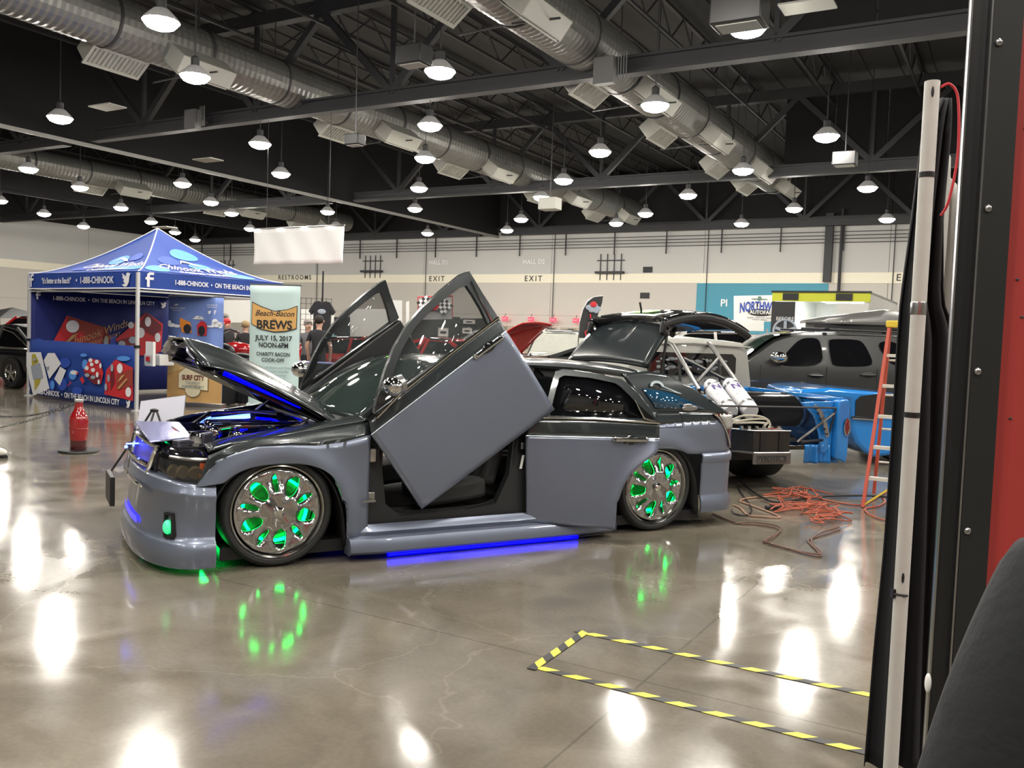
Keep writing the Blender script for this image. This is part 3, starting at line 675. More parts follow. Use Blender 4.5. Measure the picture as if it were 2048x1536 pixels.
# ---- floor, seats, dash
cab = mat('cabin_black', (.012, .012, .012), .75, noise=.15)
m = MB(); m.box((1.9, YC, .20), (2.7, 1.62, .05)); m.box((.56, YC, .55), (.05, 1.6, .7)); m.box((3.35, YC, .45), (.9, 1.3, .4)); carpart('cabin_floor', m, cab, mirror=False, solid=0)
for x, y in ((1.35, .45), (1.35, 1.41)):
    m = MB(); m.box((x, y, .38), (.5, .5, .16), Matrix.Rotation(-.1, 3, 'Y')); m.box((x + .33, y, .72), (.14, .48, .62), Matrix.Rotation(.25, 3, 'Y')); m.box((x + .43, y, 1.10), (.09, .26, .16), Matrix.Rotation(.2, 3, 'Y'))
    carpart('front_seat', m, mat('seat_charcoal', (.035, .035, .036), .7, noise=.15), mirror=False, solid=0, bevel=.04)
m = MB(); m.box((2.45, YC, .40), (.5, 1.35, .2)); m.box((2.78, YC, .72), (.14, 1.35, .55), Matrix.Rotation(.25, 3, 'Y')); carpart('rear_seat', m, mat('seat_charcoal', (0, 0, 0)), mirror=False, solid=0, bevel=.04)
m = MB(); m.box((.72, YC, .84), (.32, 1.5, .16)); DASH = carpart('dashboard', m, cab, mirror=False, solid=0, bevel=.04)
m = MB(); R = Matrix.Rotation(math.radians(-65), 3, 'Y'); m.tube([Vector((1.0, .50, .86)) + R @ Vector((.18 * math.cos(t), .18 * math.sin(t), 0)) for t in [2 * PI * i / 24 for i in range(24)]], .014, 8, closed=True); m.cyl((.82, .50, .80), (1.0, .5, .86), .03)
m.build('steering_wheel', m_blk, DASH)
# ---- side skirts, underglow
def skirt(mb):
    prof = [(.02, .235), (-.005, .215), (-.02, .19), (.0, .165), (-.055, .15), (-.075, .11), (-.075, .065), (-.05, .045), (.06, .045)]
    def fn(u, v):
        y, z = prof[round(v * 8)]; x = lerp(.455, 2.60, u); k = math.exp(-((u) / .06) ** 2) + math.exp(-((1 - u) / .05) ** 2)
        return Vector((x, y + .03 * k * (1 if y < 0 else 0), z))
    mb.grid(fn, 30, 8)
    for x in (.455, 2.60): mb.poly([Vector((x, y, z)) for y, z in prof])
    return mb
side_parts('side_skirt', skirt, m_blue, solid=0, smooth=30)
m = MB(); m.tube([(.74, -.01, .026), (2.28, -.01, .026)], .015, 8); carpart('underglow_tube', m, m_ebu, solid=0)
m = MB(); m.box((1.6, YC, .10), (3.9, 1.7, .08)); carpart('underbody', m, m_blk, mirror=False, solid=0)
# ---- wheel wells
for cx in (0.0, 3.05):
    m = MB()
    P = arch(cx, rx=.455, z0=.1, rz=.60, n=2.4)
    def wf(u, v): i = round(u * 24); return Vector((P[i][0], lerp(.03, .62, v), P[i][1]))
    m.grid(wf, 24, 3); m.box((cx, .62, .40), (.92, .03, .7)); carpart('wheel_well', m, m_blk, solid=.01)
    m = MB(); m.box((cx - .41, .25, .10), (.012, .25, .05)); carpart('wheel_well_light', m, m_eg, solid=0)
# ---- quarters, rear bumper, tail
def quarter(mb):
    bot = [(2.93, .69)] + [p for p in reversed(arch(3.05)) if p[0] > 2.94] + [(3.495, .14)]
    bot2 = [q for q in bot if q[1] >= .62]
    bot3 = bot2 + [(3.47, .62), (3.93, .62)]
    mid = [(2.93, .865), (3.3, .885), (3.83, .90)]
    mb.m = 0; skin(mb, bot3, mid, 40, 8, ynear)
    mb.m = 1; skin(mb, mid, [(2.93, .98), (3.3, .975), (3.80, .96)], 30, 3, ynear)
    return mb
side_parts('quarter_panel', quarter, [m_blue, m_dark])
def dpillar(mb):
    bot = [(2.93, .965), (3.3, .965), (3.80, .955)]; top = [(2.74, 1.275), (2.98, 1.295), (3.18, 1.275), (3.42, 1.17), (3.60, 1.06)]
    skin(mb, bot, top, 28, 10, lambda x, z: ynear(min(x, 3.6), z) + .10 * max(0, z - 1.2)); return mb
side_parts('rear_pillar', dpillar, m_dark)
def qglass(mb):
    P = [CL(1281, 776, .10), CL(1335, 784, .10), CL(1362, 797, .10), (CL(1398, 816, .10)), CL(1330, 816, .09), CL(1303, 815, .09)]
    P = [Vector((p.x, ynear(p.x, p.z) - .012, p.z)) for p in P]
    mb.poly(P); return mb
side_parts('quarter_glass', qglass, mat('quarter_glass', (.01, .05, .10), .02, coat=1.0, noise=.02), solid=.004)  # blue reflection painted into the glass colour
m = MB(); p = CL(1310, 772, .1)
m.ring([(p.x + .07 * math.cos(t), 0, p.z + .045 * math.sin(t)) for t in [PI * i / 8 for i in range(9)]] + [(p.x + .25, 0, p.z - .06)], [(p.x + .045 * math.cos(t), 0, p.z + .025 * math.sin(t)) for t in [PI * i / 8 for i in range(9)]] + [(p.x + .22, 0, p.z - .06)], (0, -.002, 0), lambda x, y, z: Vector((x, ynear(x, z) - .016, z)))
carpart('window_sticker', m, mat('sticker_grey', (.35, .42, .45), .5, noise=.1), mirror=False, solid=0)
m = MB(); p = CL(1376, 816, .05); m.ball((p.x, ynear(p.x, p.z) - .012, p.z), (.085, .006, .022)); m.ball((p.x - .02, ynear(p.x, p.z) - .012, p.z + .02), (.05, .006, .018)); carpart('quarter_badge', m, m_sil, mirror=False, solid=0)
m = MB(); p = CL(736, 1001, 0); m.box((p.x, -.028, p.z), (.09, .006, .012)); carpart('fender_badge', m, m_sil, mirror=False, solid=0)
# rear bumper in plan superellipse
def tail(t, z, o):
    ph = t * PI / 2; c, s = math.cos(ph), math.sin(ph); n = 3.0
    return Vector((3.60 + (.44 + o) * abs(s) ** (2 / n), YC - (.93 + o) * math.copysign(abs(c) ** (2 / n), c), z))
rp_ = [(.13, .0), (.13, .012), (.18, .022), (.24, .014), (.265, .0), (.28, -.003), (.42, .0), (.52, .002), (.535, .0), (.55, .014), (.60, .016), (.622, .0), (.63, -.06)]
m = MB()
def rb_(u, v):
    t = -.12 + 2.24 * u; tt = max(0, min(2, t)); z, o = rp_[round(v * 12)]; p = tail(tt, z, o)
    if t < 0: p.x = 3.58 - (-t) / .12 * .085
    if t > 2: p.x = 3.58 - (t - 2) / .12 * .085
    return p
m.grid(rb_, 70, 12); carpart('rear_bumper', m, m_blue, mirror=False, smooth=50)
for s in (0, 1):
    m = MB()
    def tl(u, v):
        t = lerp(lerp(.24, .0, v), .46, u); z = lerp(.66, .95, v); p = tail(t, z, .006 - .04 * max(0, z - .75)); 
        if s: p.y = 2 * YC - p.y
        return p
    m.grid(tl, 8, 6); TLm = carpart('tail_lamp', m, mat('tail_lens_dark', (.06, .004, .004), .08, coat=1, noise=.1), mirror=False)
    m = MB()
    def tl2(u, v): q = tl(.04 + .6 * u, .55 + .42 * v); q.x += .008; q.y += -.006 if not s else .006; return q
    m.grid(tl2, 4, 4); m.build('reverse_lens', mat('clear_lens_grey', (.42, .42, .40), .25, .3, noise=.2, nscale=60), TLm, solid=.004)
    m = MB(); m.tube([tl(0, v / 8) + Vector((.004, -.004 if not s else .004, 0)) for v in range(9)], .008, 6); m.build('chrome_edge', m_chr, TLm)
m = MB(); m.grid(lambda u, v: tail(.40 + 1.2 * u, lerp(.62, .70, v), -.04), 20, 2); carpart('cargo_sill', m, m_dark, mirror=False)
def fuel(mb):
    P = [(3.02, .845), (3.27, .85), (3.28, .93), (3.25, .965), (3.02, .965)]; mb.tube([(x, ynear(x, z) - .001, z) for x, z in P], .003, 4, closed=True); return mb
carpart('fuel_door', fuel(MB()), m_blk, mirror=False, solid=0)
# ---- tailgate raised: charcoal hinge panel then black glass
m = MB()
def tg1(u, v):
    w = abs(2 * u - 1); y = lerp(.32, 1.54, u); x = 3.14 + .22 * v + .10 * v * v; z = 1.305 + .37 * v + .03 * (1 - w * w)
    return Vector((x, lerp(y, y + (.06 if u < .5 else -.06) * v, 1), z))
m.grid(tg1, 20, 8); TG = carpart('tailgate', m, mat('tailgate_slate', (.014, .019, .021), .22, .0, coat=.0, spec=.35, noise=.02), mirror=False, solid=.03)
tgl = [(3.46, 1.675), (3.40, 1.745), (3.56, 1.80), (3.8, 1.835), (4.05, 1.82), (4.28, 1.755), (4.42, 1.69)]
tgs = spline([(x, 0, z) for x, z in tgl], 4)
m = MB()
def tg2(u, v):
    i = round(v * (len(tgs) - 1)); w = abs(2 * u - 1); p = tgs[i]
    y = lerp(.36 + .03 * v, 1.50 - .03 * v, u); return Vector((p.x - .09 * w ** 3, y, p.z - .03 * w * w))
m.grid(tg2, 20, len(tgs) - 1); m.build('rear_glass', m_gloss, TG, solid=.03)
m = MB()
for s in (0, 1):
    m.tube([tg2(s, i / 10) + Vector((0, .015 if not s else -.015, -.05)) for i in range(11)], .035, 8)
m.build('gate_frame', m_blk, TG)
m = MB(); p = tg2(.5, .3); m.tube([p, p + Vector((.0, 0, .03)), p + Vector((-.02, 0, .10))], .01, 6); m.build('rear_wiper', m_blk, TG)
m = MB(); c = tg2(.35, .22)
def stk(u, v): q = tg2(.15 + .6 * u, .22 + .20 * v); q.z += .006; return q
ov = [(.5 + .5 * math.cos(t), .5 + .5 * math.sin(t)) for t in [2 * PI * i / 30 for i in range(30)]]; iv = [(.5 + .43 * math.cos(t), .5 + .40 * math.sin(t)) for t in [2 * PI * i / 30 for i in range(30)]]
m.ring(ov, iv, (0, 0, .002), stk)
for k in range(7): m.prism([(.1 + .11 * k, -.08), (.2 + .11 * k, -.08), (.16 + .11 * k, .16), (.08 + .11 * k, .12)], (0, 0, .002), stk)
m.m = 1; m.prism([(.45, .3), (.85, .3), (.75, .75), (.35, .75)], (0, 0, .002), stk)
m.build('glass_sticker', [mat('sticker_white', (.75, .78, .75), .5, noise=.02), mat('sticker_green', (0, 0, 0))], TG, fix=False)
for y in (.36, 1.50): m = MB(); m.cyl((3.30, y, 1.10), (3.36, y, 1.62), .012); m.cyl((3.30, y, 1.10), (3.33, y, 1.35), .018); m.build('gas_strut', m_blk, TG)
# ---- doors
def door_assembly(kind, side):
    """built flat in closed position with x from its hinge, y outward negative"""
    fr = kind == 'front'
    if fr:
        low = [(0.0, .215), (.3, .20), (.8, .185), (1.245, .170)]; spl = [(-.01, .862), (.6, .872), (1.215, .882)]; belt = [(.03, .93), (.3, .965), (.8, .985), (1.225, .99)]
        fo = [(.09, .96), (.17, 1.03), (.33, 1.145), (.47, 1.23), (.64, 1.30), (.80, 1.338), (.99, 1.362), (1.18, 1.375), (1.255, 1.363), (1.25, 1.30), (1.24, 1.2), (1.228, .985)]
        fi = [(.20, .985), (.27, 1.03), (.40, 1.125), (.52, 1.195), (.67, 1.255), (.81, 1.285), (.99, 1.302), (1.12, 1.305), (1.17, 1.29), (1.165, 1.2), (1.155, 1.1), (1.13, .985)]
        nx = 1.23
    else:
        low = [(0.0, .178), (.3, .160), (.672, .118)]; spl = [(-.03, .83), (.5, .80), (.975, .80)]; belt = [(-.02, .945), (.5, .945), (.985, .925)]
        fo = [(.09, .945), (.165, 1.20), (.195, 1.285), (.25, 1.305), (.45, 1.29), (.70, 1.245), (.75, 1.215), (.83, 1.14), (.92, 1.03), (.985, .935)]
        fi = [(.15, .96), (.205, 1.17), (.225, 1.235), (.26, 1.255), (.45, 1.245), (.65, 1.21), (.69, 1.185), (.76, 1.12), (.83, 1.05), (.86, .955)]
        nx = .98
    E_ = thing('front_door' if fr else 'rear_door', 'x', 'x'); del E_['category']; del E_['label']; E_.parent = CAR
    def yo(x, z): 
        y = .012 * ((z - .55) / .35) ** 2 + (max(0, z - .86) * .16) - .004
        if not fr:
            r = math.hypot(x - 1.22, z - .24); y -= .035 * math.exp(-((r - .50) / .09) ** 2)
        return y
    if not fr:
        edge = [(.672, .118), (.682, .354), (.715, .46), (.77, .55), (.83, .605), (.881, .645), (.93, .68), (.966, .717)]
        # lower skin follows the wheel-arch cut
        def fn(u, v):
            z = lerp(.17, .81, v)
            xr_ = .672
            if z > .354:
                for (x0, z0), (x1, z1) in zip(edge[1:], edge[2:]):
                    if z0 <= z <= z1: xr_ = lerp(x0, x1, (z - z0) / (z1 - z0))
                if z > .717: xr_ = lerp(.966, .982, (z - .717) / .09)
            x = lerp(-.0 - .03 * v, xr_, u); zz = z - (.055 * u * (1 - v) ** 3); return Vector((x, yo(x, zz), zz))
        m = MB(); m.grid(fn, 30, 26)
    else:
        m = MB(); skin(m, low, spl, 30, 14, yo)
    mats = [m_blue, m_dark]
    m.m = 1; skin(m, spl if fr else [(-.03, .81), (.982, .81)], belt, 30, 4, yo)
    P = m.build('outer_skin', mats, E_, solid=.02)
    m = MB(); 
    if fr: m.prism([(.0, .22), (1.24, .18), (1.22, .97), (.1, .95)], (0, .07, 0), lambda x, z: (x, .025 + max(0, z - .86) * .16, z))
    else: m.prism([(.0, .18), (.65, .14), (.665, .36), (.75, .55), (.95, .72), (.96, .92), (.0, .93)], (0, .07, 0), lambda x, z: (x, .025 + max(0, z - .86) * .16, z))
    m.build('inner_trim', m_blk, E_, bevel=.012)
    ff = lambda x, z: Vector((x, yo(x, z) + .004, z))
    m = MB(); m.ring(fo, fi, (0, .045, 0), ff); m.build('window_frame', m_dark if not fr else mat('frame_charcoal', (.035, .04, .042), .25, .6, coat=1.0, noise=.02), E_, bevel=.004)
    m = MB(); m.poly([ff(x, z) + Vector((0, .02, 0)) for x, z in fi]); m.build('window_glass', m_tint if fr else m_gls, E_, solid=.004)
    m = MB(); m.tube([(x, yo(x, z) - .008, z) for x, z in [(belt[0][0] + .05, belt[0][1] + .0)] + belt[1:]], .009, 6)
    if fr: m.tube([(x, yo(x, z) - .004, z) for x, z in ((1.165, .99), (1.19, 1.15), (1.215, 1.30))], .007, 6)
    else: m.tube([(x, yo(x, z) - .004, z) for x, z in ((.985, .93), (.87, .955), (.80, 1.09))], .006, 6); m.prism([(.80, 1.08), (.86, .955), (.95, .955)], (0, -.006, 0), ff)
    m.build('belt_trim', m_chr, E_)
    m = MB(); m.tube([(x, yo(x, z) - .003, z) for x, z in (spl if fr else [(-.03, .81), (.982, .81)])], .004, 5); m.build('pinstripe', mat('pin_silver', (.5, .55, .6), .3, .5, noise=.02), E_)
    hx = 1.03 if fr else .76; hz = .868 if fr else .80
    m = MB(); m.ball((hx, yo(hx, hz) + .002, hz - .008), (.075, .012, .036), 20, 10); Hc = m.build('handle_cup', m_gloss, E_)
    m = MB(); m.tube([(hx - .13, yo(hx, hz) - .008, hz), (hx - .115, yo(hx, hz) - .032, hz), (hx + .115, yo(hx, hz) - .032, hz), (hx + .13, yo(hx, hz) - .008, hz)], [.013, .016, .016, .013], 10); m.ball((hx - .12, yo(hx, hz) - .01, hz), .021); m.ball((hx + .12, yo(hx, hz) - .01, hz), .021); m.build('handle', m_chr, E_)
    if fr:
        m = MB(); m.ball((.255, -.115, 1.075), (.065, .10, .065), 20, 12, Matrix.Rotation(.3, 3, 'Y')); Mi = m.build('mirror', m_chr, E_)
        m = MB(); m.tube([(.26, .0, 1.0), (.255, -.06, 1.03), (.255, -.1, 1.06)], .022, 8); m.build('mirror_arm', m_gloss, Mi)
        m = MB(); m.cyl((.29, -.12, 1.065), (.325, -.12, 1.055), .062, n=20); m.build('mirror_glass', m_sil, Mi)
        m = MB(); m.tube([(.55, .11, .66), (.62, .13, .68), (.75, .13, .70), (.82, .11, .72)], .012, 8); m.build('inner_handle', m_chr, E_)
    if side == 1:
        for o in bpy.data.objects:
            r_ = o
            while r_.parent and r_ is not E_: r_ = r_.parent
            if r_ is E_ and o.type == 'MESH' and o is not E_:
                me = o.data
                for v in me.vertices: v.co.y = -v.co.y
                me.flip_normals(); me.update()
    return E_
D1 = door_assembly('front', 0); D1.location = (.60, -.055, .85)
def setm(o, Mx): o.matrix_local = Mx
LIFT = math.radians(-35)
setm(D1, Matrix.Translation((.60, -.055, .85)) @ Matrix.Rotation(LIFT, 4, 'Y') @ Matrix.Translation((.0, 0, -.85)))
D2 = door_assembly('front', 1)
setm(D2, Matrix.Translation((.60, 1.90, .85)) @ Matrix.Rotation(math.radians(5), 4, 'Z') @ Matrix.Rotation(LIFT, 4, 'Y') @ Matrix.Translation((.0, 0, -.85)))
D3 = door_assembly('rear', 0)
setm(D3, Matrix.Translation((1.83, .0, 0)) @ Matrix.Rotation(math.radians(-22), 4, 'Z'))
D4 = door_assembly('rear', 1); setm(D4, Matrix.Translation((1.86, 1.86, 0)))
# ---- wheels
def ell(cx, cy, ax, ay, ang, n=20):
    return [(cx + ax * math.cos(t) * math.cos(ang) - ay * math.sin(t) * math.sin(ang), cy + ax * math.cos(t) * math.sin(ang) + ay * math.sin(t) * math.cos(ang)) for t in [2 * PI * i / n for i in range(n)]]
def make_wheel():
    t = thing('wheel', 'x', 'x'); del t['category']; del t['label']
    m = MB(); m.lathe([(.302, .0), (.315, -.012), (.335, -.014), (.352, .0), (.362, .03), (.362, .20), (.352, .235), (.31, .245), (.28, .24)], 56, (0, 0, 0), 'y'); m.build('tire', m_rub, t)
    m = MB(); m.lathe([(.306, -.004), (.300, -.010), (.290, -.006), (.285, .012), (.272, .035), (.262, .06), (.258, .22)], 56, (0, 0, 0), 'y'); m.build('rim', mat('rim_chrome', (.5, .5, .49), .12, 1.0, noise=.03), t)
    # spoked face with 5 large and 5 slim openings
    bm = bmesh.new(); loops = [[(.277 * math.cos(a_), .277 * math.sin(a_)) for a_ in [2 * PI * i / 60 for i in range(60)]]]
    for k in range(5):
        a_ = math.radians(60 + 72 * k); loops.append(ell(.180 * math.cos(a_), .180 * math.sin(a_), .070, .040, a_))
        a_ = math.radians(96 + 72 * k); loops.append(ell(.185 * math.cos(a_), .185 * math.sin(a_), .062, .016, a_, 14))
    ed = []
    for lp in loops:
        vs = [bm.verts.new((x, 0, z)) for x, z in lp]
        for i in range(len(vs)): ed.append(bm.edges.new((vs[i], vs[(i + 1) % len(vs)])))
    bmesh.ops.triangle_fill(bm, edges=ed, use_beauty=True, use_dissolve=False)
    bmesh.ops.subdivide_edges(bm, edges=[e for e in bm.edges if e.calc_length() > .06 and len(e.link_faces) == 2], cuts=1)
    bmesh.ops.triangulate(bm, faces=bm.faces)
    for v in bm.verts:
        r = math.hypot(v.co.x, v.co.z); v.co.y = .030 - .035 * math.cos(min(1, r / .262) * PI * .5) + .012 * math.sin(r * 40)
    bmesh.ops.recalc_face_normals(bm, faces=bm.faces)
    me = bpy.data.meshes.new('spokes'); bm.to_mesh(me); bm.free(); me.materials.append(mat('spoke_chrome', (.55, .55, .55), .14, 1.0, noise=.03)); me.polygons.foreach_set('use_smooth', [True] * len(me.polygons))
    o = bpy.data.objects.new('spokes', me); COL.objects.link(o); o.parent = t; md = o.modifiers.new('thickness', 'SOLIDIFY'); md.thickness = .035; md.offset = 0
    me.set_sharp_from_angle(angle=math.radians(40))
    m = MB(); m.lathe([(.001, -.045), (.02, -.045), (.034, -.035), (.040, -.01), (.062, .0), (.066, .02)], 24, (0, 0, 0), 'y')
    for k in range(5): a_ = 2 * PI * k / 5; m.cyl((.085 * math.cos(a_), -.012, .085 * math.sin(a_)), (.085 * math.cos(a_), .02, .085 * math.sin(a_)), .010, n=8)
    m.build('hub_cap', m_chr, t)
    m = MB(); m.lathe([(.198, .075), (.214, .07), (.214, .09), (.198, .09)], 40, (0, 0, 0), 'y'); m.build('glow_ring', m_eg, t)
    m = MB(); m.lathe([(.001, .115), (.255, .115)], 40, (0, 0, 0), 'y'); m.lathe([(.14, .09), (.17, .09), (.17, .112), (.14, .112)], 40, (0, 0, 0), 'y'); m.build('brake_disc', mat('disc_steel', (.07, .07, .07), .35, .6, noise=.1), t)
    return t
w0 = make_wheel(); w0.parent = CAR; w0.location = (0, .035, .362)
for (x, y, rot) in ((3.05, .035, .3), (0, 1.825, 0), (3.05, 1.825, .5)):
    w = copy_tree(w0, CAR); w.location = (x, y, .362); w.rotation_euler = (0, rot, PI if y > 1 else 0)
# ================================================================ left side: canopy, banners, sign, bottle stanchion
def planept(x, y, p, n):
    d = ray(x, y); return C0 + d * ((Vector(p) - C0).dot(Vector(n)) / d.dot(Vector(n)))
m_tentb = mat('canopy_blue', (.008, .045, .27), .65, noise=.15, nscale=1.2)
m_tentd = mat('canopy_navy', (.008, .018, .15), .7, noise=.2, nscale=1.0)
m_spot = mat('print_light_blue', (.08, .28, .75), .6, noise=.1)
m_spot2 = mat('print_mid_blue', (.02, .07, .42), .6, noise=.1)
m_pw = mat('print_white', (.75, .75, .78), .6, noise=.02)
m_pg = mat('print_grey', (.32, .36, .42), .6, noise=.05)
m_pr = mat('print_red', (.55, .02, .03), .6, noise=.15, nscale=3)
m_prd = mat('print_dark_red', (.16, .01, .02), .6, noise=.15, nscale=3)
m_prb = mat('print_brick', (.30, .045, .03), .6, noise=.15, nscale=3)
m_gold = mat('print_gold', (.5, .3, .12), .6, noise=.1)
m_yel = mat('print_yellow', (.45, .38, .05), .6, noise=.1)
m_al = mat('frame_white_metal', (.6, .6, .6), .4, .3, noise=.02)
TL = Vector((-9.62, 17.48, 0)); TRZ = math.atan2(-.5902, .8067); TW, TD = 3.88, 3.1
tex = Vector((.8067, -.5902, 0)); tey = Vector((.5902, .8067, 0))
TENT = thing('canopy_tent', 'blue peaked pop-up canopy tent with white lettering and dice-printed walls', 'tent', TL, TRZ)
def tcan(face, s, t):     # face 0 front (y=0), 1 right (x=TW), 2 back, 3 left ; s along, t 0 peak..1 eave
    e = [(lerp(0, TW, s), 0), (TW, lerp(0, TD, s)), (lerp(TW, 0, s), TD), (0, lerp(TD, 0, s))][face]
    c = (TW / 2, TD / 2); x = lerp(c[0], e[0], t); y = lerp(c[1], e[1], t)
    return Vector((x, y, 2.42 + .99 * (1 - t) ** 1.5 * (1 - .0) - .05 * math.sin(s * PI) * t * (1 - t) * 2))
m = MB()
for f in range(4): m.grid(lambda u, v: tcan(f, u, v), 16, 14)
CAN = m.build('canopy', m_tentb, TENT)
m = MB()
def val(face, s, z, o=0.0):
    e = [(lerp(0, TW, s), -o), (TW + o, lerp(0, TD, s)), (lerp(TW, 0, s), TD + o), (-o, lerp(TD, 0, s))][face]; return Vector((e[0], e[1], z))
for f in range(4): m.grid(lambda u, v: val(f, u, lerp(2.13, 2.425, v), .008 * math.sin(u * 14)), 24, 2)
VAL = m.build('valance', m_tentb, TENT)
m = MB(); m.tube([(0, -.02, 2.125), (TW, -.02, 2.125)], .012, 6); m.tube([(TW + .02, 0, 2.125), (TW + .02, TD, 2.125)], .012, 6); m.build('hem', m_pw, VAL)
m = MB()
for s, f in ((0, 0), (1, 0), (1, 1)): m.tube([tcan(f, s, i / 14) + Vector((0, 0, .008)) for i in range(15)], .012, 6)
m.build('ridge_piping', m_pw, CAN)
for x, y in ((0, 0), (TW, 0), (TW, TD), (0, TD)):
    m = MB(); m.box((x, y, 1.2), (.05, .05, 2.4)); m.box((x, y, .01), (.12, .12, .02)); m.build('leg', m_al, TENT)
m = MB(); m.box((TW / 2, 0.03, 2.08), (TW, .03, .03)); m.box((TW - .03, TD / 2, 2.08), (.03, TD, .03)); m.build('frame_rail', m_al, TENT)
m = MB(); m.box((TW, 0, 1.12), (.08, .08, .05)); m.box((0, 0, 1.12), (.08, .08, .05)); m.build('leg_clamp', m_blk, TENT)
# prints on canopy
def ovals(face, L_, mt, nm):
    for (s, t, rs, rt) in L_:
        m = MB(); n_ = 20; c = tcan(face, s, t) + Vector((0, 0, .012)); P = [tcan(face, s + rs * math.cos(a_), t + rt * math.sin(a_)) + Vector((0, 0, .012)) for a_ in [2 * PI * i / n_ for i in range(n_)]]
        m.add([c] + P, [(0, 1 + i, 1 + (i + 1) % n_) for i in range(n_)]); m.build(nm, mt, CAN, fix=False)
ovals(0, [(.56, .55, .13, .10), (.70, .78, .16, .07), (.88, .80, .12, .07)], m_spot, 'printed_spot')
ovals(1, [(.55, .40, .22, .10), (.12, .80, .10, .10), (.58, .62, .12, .07), (.80, .82, .12, .09)], m_spot, 'printed_spot')
ovals(1, [(.25, .55, .13, .09), (.35, .85, .16, .06)], m_spot2, 'printed_spot')
ovals(0, [(.3, .75, .12, .08), (.8, .5, .1, .08)], m_spot2, 'printed_spot')
def slope(face, s0, t0, sp, tp): return lambda x, y: tcan(face, s0 + x / sp, t0 - y / tp) + Vector((0, 0, .02))
for face, s0, t0 in ((0, .62, .70), (1, .48, .72)):
    sp = 3.0; tp = 2.0
    ptext('lettering', 'Chinook Winds', .34, slope(face, s0, t0, sp, tp), m_pw, CAN, shear=.35, bold=.004)
    ptext('lettering', 'CASINO RESORT', .17, slope(face, s0 + .02, t0 + .13, sp, tp), m_pw, CAN, bold=.004)
    m = MB(); m.prism([(-.35, .2), (-.2, .33), (.0, .30), (.15, .22), (.35, .2), (.2, .30), (.0, .37), (-.2, .40)], (0, 0, .003), slope(face, s0, t0, sp, tp)); m.build('wave_emblem', m_pw, CAN, fix=False)
FB = [(-.30, -.5), (-.08, -.5), (-.08, .02), (.22, .02), (.25, .20), (-.08, .20), (-.08, .30), (-.02, .38), (.25, .38), (.25, .56), (-.1, .56), (-.28, .44), (-.30, .28), (-.30, .20), (-.42, .20), (-.42, .02), (-.30, .02)]
BIRD = [(-.5, -.35), (-.1, -.3), (-.35, -.1), (-.2, -.05), (-.48, .15), (-.35, .16), (-.5, .42), (.0, .18), (.05, .40), (.28, .46), (.38, .38), (.55, .42), (.42, .22), (.35, -.2), (.1, -.48), (-.2, -.5)]
def icon(mb, P, c, s, fn): mb.poly([fn(c[0] + x * s, c[1] + y * s) for x, y in P])
vf = lambda x, y: Vector((x, -.03, y)); vr = lambda x, y: Vector((TW + .03, x, y))
m = MB(); icon(m, FB, (.18, 2.28), .24, vf); icon(m, BIRD, (3.55, 2.28), .26, vf); icon(m, FB, (.22, 2.28), .24, vr); m.build('printed_icon', m_pw, VAL, fix=False)
ptext('lettering', '"It\'s Better at the Beach!"', .15, lambda x, y: vf(1.12 + x, 2.27 + y), m_pw, VAL, bold=.003, xsc=.72)
ptext('lettering', '•  1-888-CHINOOK', .17, lambda x, y: vf(2.5 + x, 2.27 + y), m_pw, VAL, bold=.003, xsc=.92)
ptext('lettering', '1-888-CHINOOK  •  ON THE BEACH IN LINCOLN CITY', .12, lambda x, y: vr(1.82 + x, 2.27 + y), m_pw, VAL, bold=.003, xsc=.78)
# ---- printed walls; art coordinates read on the cloth planes
def wallfn(p, n, off):
    def fn(X, Y):
        q = planept(40 + X * .16927, 580 + Y * .16927, TL + Vector(p), n) - TL
        return Vector((q.dot(tex), q.dot(tey), q.z)) + off
    return fn
bk = wallfn((0, 0, 0), tex, Vector((.02, 0, 0))); hw = wallfn((0, 0, 0), tey, Vector((0, -.02, 0)))
def layer(fn, k): o = k * .004; return (lambda X, Y: fn(X, Y) + (Vector((o, 0, 0)) if fn is bk else Vector((0, -o, 0))))
m = MB(); m.grid(lambda u, v: Vector((.01 * math.sin(u * 20), lerp(.03, TD - .03, u), lerp(.05, 2.12, v))), 30, 4); BW = m.build('side_wall', m_tentd, TENT, solid=.004)
m = MB(); m.grid(lambda u, v: Vector((lerp(.03, TW - .03, u), .008 * math.sin(u * 25), lerp(.04, 1.13, v))), 30, 4); HW = m.build('half_wall', m_tentb, TENT, solid=.004)
def art(par, fn, shapes):
    for k, (nm, mt, polys) in enumerate(shapes):
        m = MB(); f = layer(fn, k + 1)
        for P in polys:
            if len(P) == 4 and not isinstance(P[0], tuple):
                cx, cy, rx, ry = P; P = [(cx + rx * math.cos(a_), cy + ry * math.sin(a_)) for a_ in [2 * PI * i / 18 for i in range(18)]]
            m.poly([f(*q) for q in P])
        m.build(nm, mt, par, fix=False, smooth=0)
